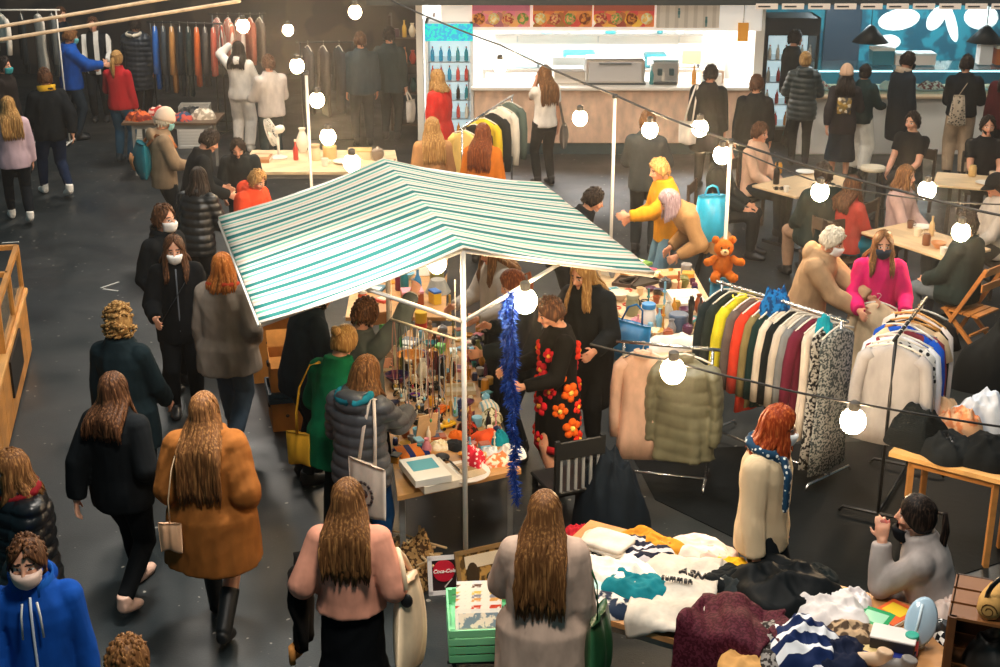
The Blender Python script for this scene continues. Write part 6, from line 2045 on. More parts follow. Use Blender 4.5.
W_('shoe', 935, 634, '#22262a', 'dark sneaker between the oval case and the checked shirt', col2='#e8e0d0', rz=R(40), z=TZ, group=None, s=.9)
W_('shoe', 868, 666, '#c8a888', 'tan sandal at the front right edge of the table', col2='#3a2a20', rz=R(70), z=TZ, group='shoes at the front edge')
W_('shoe', 893, 672, '#77716c', 'grey sneaker at the front right edge of the table', col2='#e8e2d8', rz=R(55), z=TZ, group='shoes at the front edge')
W_('tin', 915, 645, '#d8e0d4', 'pale green white tin beside the navy boxed book', z=TZ, s=.9, group=W2)
W_('jar', 910, 655, '#c8506a', 'pink jar with a teal lid at the right end of the table', z=TZ, s=.9, col2='#2fa08a', group=W2)
# wooden crates on end at the lower right
def display_crate(loc, rz, w, d, h, label):
    o = MB()
    t = .016
    for x in (-1, 1):
        for k in range(3):
            o.box((x*w/2, -d/2+d*(k+.5)/3, h/2), (t, d/3*.86, h))
    for z in (t/2, h-t/2):
        for k in range(3):
            o.box((0, -d/2+d*(k+.5)/3, z), (w, d/3*.86, t))
    o = o.build('wooden_crate', mat('#7a4c26', 'wood'), None, False, loc=loc, rot=rz)
    tag(o, label, 'crate', 'dark wooden crates at the lower right')
    for x in (-1, 1):
        MB().box((x*(w/2-.02), -d/2+.015, h/2), (.035, .03, h)).build('front_batten', mat('#6a3f1e', 'wood'), o, False)
    MB().box((0, d/2, h/2), (w, .012, h)).build('back_panel', mat('#3a2110', 'wood'), o, False)
    return o
K0 = Vector((2.42, 6.62, 0))
display_crate(K0+Vector((0, 0, .02)), R(-8), .50, .42, .42, 'dark wooden crate at the bottom of the pile at the lower right') if False else None
struct_ = trestle_table('crate_table', [(2.32, 6.28), (3.13, 6.16), (3.20, 6.80), (2.38, 6.92)], .50, 'low dark table under the two wooden crates at the lower right', top_col='#4a3018', leg_col='#3a2410')
display_crate((2.68, 6.56, .505), R(-22), .58, .48, .36, 'lower dark wooden crate of blue wares at the lower right')
display_crate((2.68, 6.56, .870), R(-22), .58, .48, .37, 'upper dark wooden crate of bags at the lower right')
ware('plate', (2.56, 6.44, .535), '#2a7a9a', 'blue glass plate standing in the lower wooden crate', s=1.1, group='wares in the wooden crates')
ware('vase', (2.70, 6.42, .525), '#3aa0b8', 'turquoise vase in the lower wooden crate', s=1.2, group='wares in the wooden crates')
ware('tin', (2.82, 6.46, .525), '#1f5a9a', 'blue tin in the lower wooden crate', s=1.2, group='wares in the wooden crates')
heap('hand_bag', (2.68, 6.54, .888), .40, .34, .20, mat('#2a2622', 'puffer', rough=.35), 'black leather bag inside the upper wooden crate', cat='bag', group=None)
heap('hand_bag', (2.74, 6.40, .888), .26, .16, .12, mat('#8a6234', 'puffer', rough=.35), 'tan leather purse before the black bag in the upper wooden crate', cat='bag', group=None)
for i, (x, y, col, nm) in enumerate(((2.56, 6.50, '#c89a5a', 'tan rolled cloth in front'), (2.68, 6.62, '#d8b888', 'sand coloured rolled cloth in the middle'), (2.80, 6.50, '#b58048', 'caramel rolled cloth at the right'))):
    mb = MB().loft([(-.12, 0, .06), (-.11, 0, .06), (0, .01, .062), (.11, 0, .06), (.12, 0, .06)], [.03, .058, .064, .058, .03], 16, side=(0, 1, 0), wob=lambda t, a: 1+.05*math.sin(a*5+t*6))
    o = mb.build('rolled_cloth', mat(col, 'cloth'), None, loc=(x, y, 1.243), rot=R(60-20*i))
    tag(o, nm+' on top of the wooden crates', 'clothing', 'rolled cloths on the wooden crates')
    for sx in (-1, 1):
        MB().tube([(sx*.121, (.012+.0035*t)*math.cos(t), .06+(.012+.0035*t)*math.sin(t)) for t in [2*PI*k/14 for k in range(22)]], .003, 4).build('spiral_edge', mat('#6a4a28', 'cloth'), o)
o = MB().tube([(.14*math.cos(t), .02*math.sin(t*2), .16*math.sin(t)) for t in [R(-40+260*k/20) for k in range(21)]], .013, 8).build('black_strap', mat('#131415', 'plain', rough=.3), None, loc=(2.64, 6.42, 1.36), rot=R(-10))
tag(o, 'round black leather strap standing on the rolled cloths', 'strap')
MB().box((.107, .0, -.10), (.03, .03, .045), bev=.004).build('buckle', STEEL, o, False)
# ---- bench with dark clothes at the right
q0, q1 = P(889, 452, .74), P(1015, 484, .74)
d = (q1-q0).normalized()
pn = Vector((-d.y, d.x, 0))*.5
trestle_table('folding_table', [q0.xy, q1.xy, (q1+pn).xy, (q0+pn).xy], .74, 'pale wooden folding table of dark clothes below the black rack', top_col='#d9a766', leg_col='#c08648')
BG = 'clothes on the pale folding table'
for i, (px, py, dz, w, d_, h, m, rz, lab) in enumerate((
        (918, 440, 0, .40, .42, .20, mat('#12181a', 'knit'), 10, 'big black knitted heap at the left end of the pale folding table'),
        (952, 455, 0, .42, .34, .14, mat('#181c1e', 'cloth'), -15, 'charcoal clothes in the middle of the pale folding table'),
        (992, 460, 0, .44, .40, .16, mat('#101416', 'cloth'), 8, 'black clothes at the right end of the pale folding table'),
        (947, 452, .02, .12, .12, .11, mat('#0e1012', 'puffer', rough=.25), 0, 'shiny black cap hanging over the front of the pale folding table'))):
    heap('garment', on(px, py, .74+dz), w*1.2, d_*1.15, h*1.25, m, lab, rz=R(rz), group=BG)
heap('garment', on(932, 432, .76)+Vector((.05, .18, 0)), .44, .26, .27, mat('#d8b088', 'cloth'), 'sand coloured cloth behind the black knitted heap', group=BG)
heap('garment', on(962, 440, .76)+Vector((.0, .12, 0)), .40, .26, .22, mat('#e08a5a', 'mottle', col2='#e8b48a', scale=.5), 'apricot orange cloth on the pale folding table', group=BG)
heap('garment', on(985, 438, .76)+Vector((.02, .2, 0)), .50, .28, .30, mat('#dde3ec', 'cloth'), 'white crumpled cloth at the back of the pale folding table', group=BG)
# dark coats behind (upper right of the folding table)
heap('black_sacks', P(955, 400)+Vector((.55, .3, 0)), .9, .6, .75, mat('#0f1417', 'cloth'), 'large heap of black fabric on the floor right of the black rack', cat='fabric', group=None)
# ---- chair, black coat, beside the stall
def chair(loc, rz, label, col='#a8713a', kind='wood', seat_h=.45, group=None, name='chair', mk='wood'):
    c = empty(name, loc, rz)
    tag(c, label, 'chair', group)
    m = mat(col, mk)
    if kind == 'folding':
        mb = MB()
        for k in range(5):
            mb.box((0, -.17+.085*k, seat_h), (.40, .07, .018))
        mb.build('seat', m, c, False)
        for sx in (-1, 1):
            MB().bar((sx*.20, -.24, .90), (sx*.20, .24, 0), .028, .04).build('leg', m, c, False)
            MB().bar((sx*.17, .18, seat_h), (sx*.17, -.26, 0), .028, .04).build('leg', m, c, False)
        for z in (.70, .86):
            MB().box((0, -.235+.10*(.88-z), z), (.42, .018, .075)).build('back_slat', m, c, False)
        MB().bar((-.17, -.13, .18), (.17, -.13, .18), .025).build('stretcher', m, c, False)
    else:
        MB().box((0, 0, seat_h-.015), (.42, .42, .03), bev=.008).build('seat', m, c, False)
        for sx in (-1, 1):
            MB().bar((sx*.18, .18, 0), (sx*.18, .18, seat_h-.02), .034, up=(1, 0, 0)).build('leg', m, c, False)
            MB().bar((sx*.18, -.20, 0), (sx*.18, -.22, .86), .034, up=(1, 0, 0)).build('leg', m, c, False)
        MB().box((0, -.225, .78), (.40, .02, .14), bev=.006).build('backrest', m, c, False)
        MB().bar((-.18, .18, .2), (.18, .18, .2), .022).build('stretcher', m, c, False)
    return c
c = chair(P(566, 530), R(22), 'black metal chair with pale back slats beside the blue tinsel', col='#15181a', mk='plain', seat_h=.44)
for k in range(6):
    MB().box((-.15+.06*k, -.215, .63), (.022, .014, .36)).build('back_slat', mat('#8a8f92', 'plain'), c, False)
o = heap_mb(.62, .66, .92, 77, .7, p=1.5).build('draped_coat', mat('#101a24', 'cloth'), None, loc=P(612, 548)+Vector((0, .15, 0)))
tag(o, 'big dark navy coat draped in a heap on the floor beside the chair', 'coat')
heap('bag', P(580, 540, .45), .26, .20, .12, mat('#a8202c', 'cloth'), 'dark red bag by the black chair', cat='bag', group=None)
# ---- white poles and cables
def pole(px, y0, y1, Y, label):
    b, t = PY(px, y1, Y), PY(px, y0, Y)
    o = MB().tube([(0, 0, 0), (0, 0, t.z)], .017, 10).build('tent_pole', WH_, None, loc=(t.x, Y, 0))
    tag(o, label, 'pole', 'white poles of the neighbouring stalls')
    MB().lathe([(.07, 0), (.07, .012), (.03, .02)], n=14).build('foot_plate', WH_, o)
    MB().lathe([(.028, t.z-.03), (.028, t.z+.01), (0, t.z+.012)], n=10).build('end_cap', mat('#2a2c2e', 'plain'), o)
    return t
pole(615, 95, 250, 14.6, 'white pole right of the canopy with crossed cables at its top')
pole(731, 140, 250, 12.9, 'white pole beside the orange plush bear')
pole(306, 72, 200, 15.2, 'white pole among the glowing bulbs left of the canopy')
BC = 'black cables strung over the market'
cable([PY(390, 0, 20), PY(500, 45, 17.5), PY(615, 95, 14.6), PY(731, 141, 12.9), PY(905, 192, 11.5), PY(1040, 222, 10.8)], .011, 'black cable sagging from the upper middle to the right edge over the counter queue', sag=.02, group=BC)
cable([PY(590, 344, 9.2), PY(673, 361, 9.0), PY(750, 381, 8.9), PY(850, 402, 8.8), PY(1040, 432, 8.7)], .008, 'black cable running in front of the long rack to the right edge', sag=.01, group=BC)
cable([PY(731, 147, 12.9), PY(820, 183, 12.6), PY(927, 200, 12.4), PY(1030, 205, 12.2)], .007, 'thin cable over the seated guests at the right', sag=.01, group=BC)
cable([PY(-20, 30, 17.5), PY(170, -2, 18.5)], .022, 'upper pale rope crossing the top left corner', col='#d9bfa0', kind='cloth', group='pale ropes at the top left', name='rope', cat='rope')
cable([PY(-20, 43, 16.5), PY(240, 1, 18)], .022, 'lower pale rope crossing the top left corner', col='#d9bfa0', kind='cloth', group='pale ropes at the top left', name='rope', cat='rope')
# ---- tables and chairs of the seating area
def cafe_table(px, py, w, d, rz, label):
    q = P(px, py, .74)
    t = empty('cafe_table', (q.x, q.y, 0), rz)
    tag(t, label, 'table')
    MB().box((0, 0, .725), (w, d, .03), bev=.006).build('tabletop', mat('#d9b98e', 'wood', scale=.6), t, False)
    for sx in (-1, 1):
        MB().bar((sx*(w/2-.2), 0, .04), (sx*(w/2-.2), 0, .70), .05, up=(1, 0, 0)).build('leg', BLK, t, False)
        MB().box((sx*(w/2-.2), 0, .02), (.06, d*.8, .04)).build('foot', BLK, t, False)
    MB().bar((-w/2+.2, 0, .66), (w/2-.2, 0, .66), .04).build('crossbar', BLK, t, False)
    return t
cafe_table(808, 183, 1.25, .72, R(38), 'pale wooden table with a dark bottle at the counter side of the seating area')
cafe_table(925, 240, 1.2, .70, R(-58), 'pale wooden table crowded with cups between the seated guests')
cafe_table(985, 182, 1.2, .70, R(-20), 'pale wooden table at the right edge of the seating area')
SW = 'drinks and cups on the seating tables'
for px, py, k, col, c2, s, mk, lab in (
        (776, 184, 'bottle', '#15120f', None, 1.15, 'plain', 'dark wine bottle on the table by the counter queue'), (779, 190, 'glasses', '#20201e', None, 1.3, 'plain', 'sunglasses lying beside the dark wine bottle'), (786, 192, 'cup', '#e9e4da', None, .9, 'plain', 'white cup beside the dark wine bottle'),
        (778, 173, 'jar', '#d99a2c', None, 1.1, 'plain', 'glass of amber beer behind the dark wine bottle'), (805, 173, 'plate', '#efe8da', None, 1.0, 'plain', 'white plate on the table by the counter queue'),
        (917, 236, 'cup', '#e8d9c4', None, 1.1, 'plain', 'cream cup on the crowded pale table'), (926, 245, 'jar', '#7a4a2c', None, 1.0, 'plain', 'brown jar on the crowded pale table'), (931, 236, 'bottle', '#c8a878', None, .9, 'plain', 'tan bottle on the crowded pale table'),
        (938, 248, 'bowl', '#c88a5a', None, 1.0, 'plain', 'clay coloured bowl on the crowded pale table'), (922, 228, 'plate', '#efe6d6', None, .9, 'plain', 'white plate on the crowded pale table'), (943, 255, 'cup', '#f0ebe2', None, 1.0, 'plain', 'white cup at the near edge of the crowded pale table'), (910, 228, 'cup', '#6a4634', None, 1.0, 'plain', 'brown cup at the far side of the crowded pale table'),
        (972, 176, 'jar', '#d8b070', None, 1.1, 'plain', 'amber glass on the table at the right edge'), (985, 184, 'plate', '#e8dccb', None, 1.0, 'plain', 'cream plate on the table at the right edge'), (992, 178, 'cup', '#c8b8a4', None, 1.0, 'plain', 'beige cup on the table at the right edge')):
    ware(k, P(px, py, .741), col, lab, s=s, mk=mk, group=SW)
sb = empty('bar_stool', P(868, 222))
tag(sb, 'tall black stool with crossed legs between the seating tables', 'stool')
MB().lathe([(.16, .70), (.17, .72), (.16, .745), (0, .745)], n=18).build('seat', mat('#d8c8ac', 'wood'), sb, angle=40)
for k in range(4):
    t = PI/4+PI/2*k
    MB().bar((.13*math.cos(t), .13*math.sin(t), .70), (.22*math.cos(t), .22*math.sin(t), 0), .026).build('leg', BLK, sb, False)
for a, b in (((-.18, -.18), (.18, -.18)), ((.18, -.18), (.18, .18)), ((.18, .18), (-.18, .18)), ((-.18, .18), (-.18, -.18))):
    MB().bar((*[x*.92 for x in a], .22), (*[x*.92 for x in b], .22), .02).build('foot_rail', BLK, sb, False)
# ---- plush bear and teal bag
b = empty('plush_bear', P(722, 276, 1.05)+Vector((0, 0, -.02)))
b.scale = (.74, .74, .74)
tag(b, 'fluffy orange plush bear sitting on the far end of the long rack', 'plush toy')
OR_ = mat('#c4661a', 'fluff')
def fluffy(mb, vox=.014):
    me = remesh(mb, vox, 2)
    v, nn = verts(me), normals(me)
    rs = np.random.RandomState(2)
    v += nn*(wave3(v, 3, (60, 60, 60))*.004+rs.normal(size=len(v))*.0022)[:, None]
    setverts(me, v)
    return me
mb = MB().ball((0, 0, .17), (.13, .11, .16))
link('body', fluffy(mb), OR_, b)
mb = MB().ball((0, -.02, .40), (.125, .11, .115))
hd_ = link('head', fluffy(mb), OR_, b)
for sx in (-1, 1):
    link('ear', fluffy(MB().ball((sx*.105, 0, .50), (.052, .035, .052))), OR_, hd_)
    link('arm', fluffy(MB().loft([(sx*.10, -.02, .27), (sx*.17, -.09, .24), (sx*.21, -.13, .25)], [.05, .048, .052], 12).ball((sx*.21, -.13, .25), .053)), OR_, b)
    link('leg', fluffy(MB().loft([(sx*.07, -.03, .07), (sx*.11, -.15, .05)], [.062, .058], 12).ball((sx*.115, -.17, .055), .063)), OR_, b)
    MB().ball((sx*.045, -.125, .43), .013, 8, 6).build('eye', mat('#120c08', 'gloss'), hd_)
link('muzzle', fluffy(MB().ball((0, -.115, .375), (.058, .045, .045))), mat('#f0c890', 'fluff'), hd_)
MB().ball((0, -.160, .392), (.018, .012, .012), 8, 6).build('nose', mat('#1a0f0a', 'gloss'), hd_)
bs = MB().lathe([(.11, 0), (.115, .02), (.105, 1.015), (.0, 1.015)], n=20).build('pedestal', mat('#2f6f8a', 'cloth'), None, loc=(P(722, 276, 1.05).x, P(722, 276, 1.05).y, 0))
tag(bs, 'blue grey cloth covered pedestal under the orange plush bear', 'pedestal')
MB().lathe([(.12, 1.0), (.12, 1.018), (.0, 1.02)], n=20).build('top', mat('#3a7a94', 'cloth'), bs, angle=40)
mb = MB()
pillow(mb, (0, 0, 0), .42, .52, .26, seed=4, pinch=.3)
o = mb.build('plastic_bag', mat('#2aa8d8', 'puffer', rough=.25), None, loc=P(712, 195, 1.42), rot=R(10))
tag(o, 'crinkled bright blue plastic bag hanging at the white pole above the bear', 'bag')
MB().tube([(-.08, 0, -.01), (-.05, 0, .08), (0, 0, .1), (.05, 0, .08), (.08, 0, -.01)], .012, 6).build('handle', mat('#2aa8d8', 'puffer', rough=.25), o)
heap('scarf', P(708, 228, 1.0), .24, .16, .22, mat('#d8532c', 'mottle', col2='#d8c23a', scale=.6), 'red and yellow scarf hanging below the bright blue plastic bag', cat='scarf', group=None)
# ------------------------------------------------------------------ people, front to back
PP = {}
def who(key, *a, **k):
    PP[key] = person(*a, **k)
    return PP[key]
N_ = .0085
who('A1', 'head', 24, 541, 168, 'person in a royal blue zip hoodie and pale mask walking toward the camera', h=1.74, pose='walk', top=('hoodie', '#12489c', {'zip': '#c9cdd4', 'strings': '#e4e2dc', 'collar': '#16509f'}), bottom=('trousers', '#1c2430'), mask=('#e3c4b4',), hair='brown', style='short', voxel=N_, ra='swing', la='down', head=(4, 6))
who('A2', 'head', 6, 452, 235, 'person in a shiny black padded jacket and dark red scarf at the left edge', h=1.70, female=True, pose='walk', top=('puffer', '#0f1216', {'kind': 'puffer', 'rough': .32, 'bulk': .01}), bottom=('trousers', '#14161a'), hair='lightbrown', style='bob', la='swing', ra='down', voxel=N_, extras=(scarf('#7a1a20'),), head=(5, 0))
who('A3', 'head', 112, 374, 16, 'person with a brown ponytail in black jacket, black leggings and pale sneakers', h=1.70, female=True, pose='walk', top=('jacket', '#101417', {'hem': .78, 'bulk': .012}), bottom=('trousers', '#0d1013'), shoes='#cfa894', hair='brown', style='mid', voxel=N_, la='back', ra='pocket')
who('A4', 'head', 203, 394, 4, 'person with long light brown hair in a wide camel coat and black boots', h=1.72, female=True, pose='walk', top=('coat', '#8e5727', {'flare': .075, 'hem': .56, 'bulk': .035}), shoes=('#101010',), hair='lightbrown', style='vlong', voxel=N_, la='pocket', ra='pocket')
who('A5', 'head', 118, 308, 12, 'person with short blond curls in a long dark green coat', h=1.70, female=True, pose='walk', top=('coat', '#15242a', {'flare': .05, 'hem': .62}), bottom=('trousers', '#12181c'), hair='blond', style='curly', voxel=N_, ra='swing', la='down')
who('A6', 'head', 126, 641, 20, 'brown-haired person cut off by the bottom edge, only the crown in view', h=1.66, hair='lightbrown', style='short', top=('jacket', '#20242a'), bottom=('trousers', '#20242a'), voxel=N_)
who('A7m', 'head', 163, 206, 118, 'masked person with short brown hair in black standing behind the long-haired masked one', h=1.76, top=('jacket', '#0f1418', {'collar': '#0f1418'}), bottom=('trousers', '#14181c'), mask=('#efeae6',), hair='brown', style='short', voxel=N_, la='pocket', ra='pocket')
who('A7w', 'head', 173, 237, 168, 'masked person with long dark hair in an open black jacket facing the camera', h=1.68, female=True, top=('jacket', '#0c0f12', {'zip': '#5a6068', 'hem': .74, 'bulk': .01}), bottom=('trousers', '#0e1114'), mask=('#f2efec',), hair='brown', style='mid', voxel=N_, la='down', ra='bent', head=(8, 0))
who('A8', 'head', 222, 254, 8, 'person in a pale grey wool coat, red scarf and jeans beside the canopy', h=1.70, female=True, pose='walk', top=('coat', '#8f8378', {'flare': .06, 'hem': .70, 'bulk': .02}), bottom=('trousers', '#4a5a6a', {'wide': .01}), shoes='#5a4638', hair='ginger', style='bob', voxel=N_, extras=(scarf('#c8462a', tail=False),), ra='pocket', la='down')
who('A9', 'head', 350, 334, 22, 'person in a bright green coat with a yellow strap at the left of the stall', h=1.68, female=True, top=('coat', '#0f6e48', {'flare': .03, 'hem': .66}), bottom=('trousers', '#16201e'), hair='blond', style='bun', voxel=N_, la='bent', ra='bent', head=(22, 10), lean=8, dx=-.03, dy=.16)
who('A10', 'head', 370, 357, 22, 'person in a charcoal quilted jacket with teal hood lining and a white tote', h=1.68, female=True, top=('puffer', '#4a4d52', {'kind': 'puffer', 'hood': True, 'rough': .5}), bottom=('trousers', '#1f4a7a'), shoes='#e4e0d8', hair='lightbrown', style='bob', voxel=N_, la='bent', ra='fwd', head=(25, 15), extras=(hoodlining('#1f7f92'),))
who('A11', 'head', 347, 481, 2, 'person with long brown hair in a pink sweater and black skirt', h=1.70, female=True, pose='walk', top=('sweater', '#df9a80', {'hem': .96, 'bulk': .012}), bottom=('skirt', '#0c0e11', {'hem': .30}), shoes=('#101010',), hair='lightbrown', style='long', voxel=N_, la=(.235, .16, 1.00), ra=(.22, .14, .98))
who('A12', 'head', 545, 493, 8, 'person with long brown hair in a loose rose beige coat at the clothes table', h=1.70, female=True, top=('coat', '#c2a795', {'flare': .06, 'hem': .52, 'bulk': .012}), bottom=('trousers', '#2a2a2c'), hair='lightbrown', style='vlong', voxel=N_, la='bent', ra='down', seed=91)
# at the stall
who('A13', 'head', 339, 289, 62, 'person with dark curly hair in a dark grey jacket behind the green coat wearer', h=1.72, top=('jacket', '#24303a'), bottom=('trousers', '#1a1e22'), hair='dark', style='curly', voxel=N_, la='bent', ra='bent', lean=14, head=(20, 0), dx=-.12, dy=.2)
who('A14', 'head', 367, 313, 40, 'person in a grey jacket with white cuffs reaching an arm up to the tent brace', h=1.70, top=('jacket', '#59605f', {'bulk': -.005}), bottom=('trousers', '#22282c'), hair='brown', style='short', voxel=N_, ra=(.26, .30, 1.74), la='bent', head=(15, 0), dy=.3, dx=-.02)
who('B1', 'head', 577, 262, 205, 'person with blond hair in a long black coat behind the stall', h=1.74, top=('coat', '#12181c', {'hem': .46, 'flare': .02}), bottom=('trousers', '#15191c'), hair='blond', style='mid', female=True, voxel=N_, la='bent', ra='bent', head=(20, 20), dx=.02)
who('B2', 'head', 545, 300, 255, 'person with short brown hair in a black dress embroidered with red and orange flowers', h=1.66, female=True, top=('dress', '#121212', {'hem': .42, 'bulk': .012, 'flare': .03}), shoes='#1a1412', hair='brown', style='short', voxel=N_, la='bent', ra='bent', head=(22, 0))
who('B3', 'head', 497, 292, 265, 'person with a light brown ponytail in a dark jacket handling wares behind the necklaces', h=1.68, female=True, top=('jacket', '#1d272d'), bottom=('trousers', '#1b2024'), hair='auburn', style='pony', voxel=N_, la='bent', ra='chest', head=(25, 0), dx=.08, dy=.5)
who('B4', 'head', 487, 240, 235, 'person in a light grey top standing under the far half of the canopy', h=1.66, top=('sweater', '#b9b2ab', {'bulk': .005}), bottom=('trousers', '#2a2e32'), hair='lightbrown', style='mid', female=True, la='bent', ra='bent', head=(20, 0))
who('B5', 'head', 652, 192, 262, 'grey-haired person in a khaki jacket bending over the wares table', h=1.70, female=True, lean=52, top=('jacket', '#a8835a', {'bulk': .006}), bottom=('trousers', '#3a3f42'), hair='violet', style='bob', la='low', ra='low', head=(10, 0), voxel=N_, dx=.12)
who('B6', 'head', 657, 160, 255, 'blond person in a bright orange yellow jacket behind the khaki one', h=1.68, female=True, top=('jacket', '#e09a22'), bottom=('trousers', '#6f94a8'), hair='blond', style='short', la=(.16, .48, 1.22), ra='bent', head=(12, 0), lean=8)
who('B7', 'head', 598, 190, 95, 'dark-haired person in black leaning at the canopy edge beside the white pole', h=1.66, lean=28, top=('jacket', '#10151a'), bottom=('trousers', '#121619'), hair='dark', style='short', la='fwd', ra='fwd', head=(10, 0))
who('B9', 'head', 788, 416, 112, 'red-haired masked person in a cream knit sweater behind the clothes table', h=1.77, female=True, top=('sweater', '#e2c8a2', {'kind': 'knit', 'bulk': .006, 'scale': 2.2, 'hem': .80}), bottom=('trousers', '#1d2226'), mask=('#f2f0ee',), hair='red', style='bob', voxel=N_, la='down', ra=(.25, .02, .82), head=(12, -8), dy=.12, extras=(scarf('#1d3e58', 'spots', '#e8ece8', scale=1.4),), twist=12)
who('B10', 'head', 917, 497, 292, 'dark-haired person in a grey sweatshirt sitting with a hand at the mouth', h=1.78, female=True, pose='sit', lean=16, top=('sweater', '#9c938f', {'bulk': .008}), bottom=('trousers', '#1a1c1f'), mask=('#101216', 'chin'), hair='dark', style='pony', voxel=N_, la='face', ra='cross', head=(-4, 0))
who('B11', 'head', 838, 230, 118, 'white-haired masked person in a beige hooded jacket holding up a cream garment', h=1.70, lean=14, top=('jacket', '#b99672', {'hood': True, 'bulk': .012}), bottom=('trousers', '#2e3236'), mask=('#f4f2f0',), hair='white', style='short', voxel=N_, la=(.02, .52, 1.22), ra=(.10, .46, 1.12), head=(14, 0))
who('B12', 'head', 878, 244, 186, 'person with long hair and dark mask in a hot pink jacket behind the black rack', h=1.66, female=True, top=('jacket', '#d81f6a', {'collar': '#1f3a52'}), bottom=('trousers', '#22262a'), mask=('#1d2c40',), hair='lightbrown', style='mid', voxel=N_, la='bent', ra='bent', head=(6, 0), dy=.35, dx=.14)
# seated guests
who('S1', 'head', 762, 124, 128, 'bare-headed seated person in a peach shirt at the table with the dark bottle', h=1.76, pose='sit', top=('sweater', '#d9b196'), bottom=('trousers', '#2a2e33'), hair='brown', style='short', la='lap', ra='lap', head=(10, 0))
who('S8', 'head', 727, 144, 112, 'seated person with light hair and dark jacket left of the dark bottle table', h=1.74, pose='sit', top=('jacket', '#1c2326'), bottom=('trousers', '#191d20'), hair='lightbrown', style='short', la='lap', ra='lap', head=(8, 0))
who('S2', 'head', 824, 164, 340, 'seated person in a wide dark green coat seen from behind under a glowing bulb', h=1.78, pose='sit', top=('coat', '#1a2a2a', {'bulk': .02}), bottom=('trousers', '#8a6f5c'), hair='dark', style='short', la='lap', ra='lap')
who('S3', 'head', 913, 113, 225, 'seated person with short dark hair in a black t-shirt, head turned left', h=1.76, pose='sit', top=('tee', '#15181b', {'sleeve': .4}), bottom=('trousers', '#2b3036'), hair='dark', style='short', la='lap', ra='lap', head=(4, 0))
who('S4', 'head', 989, 117, 186, 'bearded seated person in a black t-shirt facing the camera at the right edge', h=1.78, pose='sit', top=('tee', '#181b1e', {'sleeve': .4}), bottom=('trousers', '#23272b'), hair='dark', style='short', la='lap', ra='lap')
who('S5', 'head', 996, 176, 262, 'seated person in a black cap and pale grey shirt at the right edge', h=1.76, pose='sit', top=('sweater', '#b9b0a6'), bottom=('trousers', '#22262a'), hair='dark', style='short', hat=('cap', '#14171a'), la='lap', ra='lap', head=(10, 0))
who('S6', 'head', 908, 166, 128, 'seated person in a pink grey sweater under the glowing bulb at the crowded table', h=1.70, pose='sit', female=True, top=('sweater', '#c9a8a0'), bottom=('trousers', '#3a4650'), hair='lightbrown', style='bob', la='lap', ra='lap', head=(6, 0))
who('S9', 'head', 886, 176, 60, 'seated person in a red sleeve and teal skirt left of the crowded table', h=1.66, pose='sit', female=True, top=('sweater', '#b0443c'), bottom=('trousers', '#167a96'), hair='brown', style='mid', la='lap', ra='lap', dx=-.36)
who('S7', 'head', 968, 213, 318, 'seated person in a dark green coat and grey jeans on the folding wooden chair', h=1.74, pose='sit', top=('jacket', '#1d2b2c', {'bulk': .012}), bottom=('trousers', '#5b646c'), hair='dark', style='short', la='lap', ra='lap')
# the queue at the right-hand food stand
who('C1', 'head', 712, 66, 22, 'person in a black coat with a white shoulder bag before the lit counter', h=1.74, top=('coat', '#15191c', {'hem': .56, 'flare': .03}), bottom=('trousers', '#1b2023'), hair='dark', style='short', voxel=.012, head=(6, 20))
who('C10', 'head', 648, 112, 14, 'person in a dark grey jacket under a glowing bulb before the lit counter', h=1.74, top=('jacket', '#3c4244'), bottom=('trousers', '#24292b'), hair='lightbrown', style='short', voxel=.012, la='bent', ra='bent')
who('C2', 'head', 757, 76, 5, 'person with short brown hair in a black jacket left of the dark green puffer', h=1.72, top=('jacket', '#14191d'), bottom=('trousers', '#14181b'), hair='brown', style='short', voxel=.012)
who('C3', 'head', 796, 31, 78, 'tall dark-haired person in black beside the black drinks fridge', h=1.82, top=('jacket', '#0f1c20'), bottom=('trousers', '#12191c'), hair='dark', style='short', voxel=.012)
who('C4', 'head', 806, 52, 8, 'person with a blond ponytail in a dark green padded jacket in the queue', h=1.70, female=True, top=('puffer', '#222f30', {'kind': 'puffer', 'hood': True, 'hem': .72}), bottom=('trousers', '#171c1e'), hair='blond', style='bun', voxel=.012, ra='bent', la='bent')
who('C5', 'head', 849, 65, 12, 'person in a beige beanie and long dark printed top in the queue', h=1.66, female=True, top=('sweater', '#2e2a2c', {'hem': .74}), bottom=('skirt', '#14202a', {'hem': .34}), hair='dark', style='mid', hat=('beanie', '#dcb394'), voxel=.012, la='back', ra='bent', extras=(backprint('#c9a04a', 'patch', '#4a4a4c'),), dx=-.06, dy=-.15)
who('C6', 'head', 872, 69, 40, 'small person in a dark teal top and white trousers in the queue', h=1.62, female=True, top=('sweater', '#0f2c2e'), bottom=('trousers', '#e2dccf', {'wide': .03}), hair='dark', style='bun', voxel=.012, la='bent', ra='bent', dy=.35, dx=.0)
who('C7', 'head', 910, 53, 72, 'person in a long dark coat and black mask seen from the side in the queue', h=1.78, top=('coat', '#11202a', {'hem': .50, 'collar': '#b9a48e'}), bottom=('trousers', '#15191c'), hair='dark', style='short', mask=('#0d0f11',), voxel=.012, head=(10, 0))
who('C8', 'head', 968, 56, 15, 'person in a black sweater and beige trousers with a patterned bag at the back', h=1.78, top=('sweater', '#0f161b', {'bulk': .015, 'hem': .90}), bottom=('trousers', '#b39a80', {'wide': .02}), hair='dark', style='short', voxel=.012, head=(0, 20), la='chest', ra='bent')
who('C9', 'head', 1000, 62, 20, 'person in a dark red jacket cut by the right edge of the queue', h=1.74, top=('jacket', '#4a171c'), bottom=('trousers', '#1b1f22'), hair='dark', style='mid', voxel=.012, dx=.16)
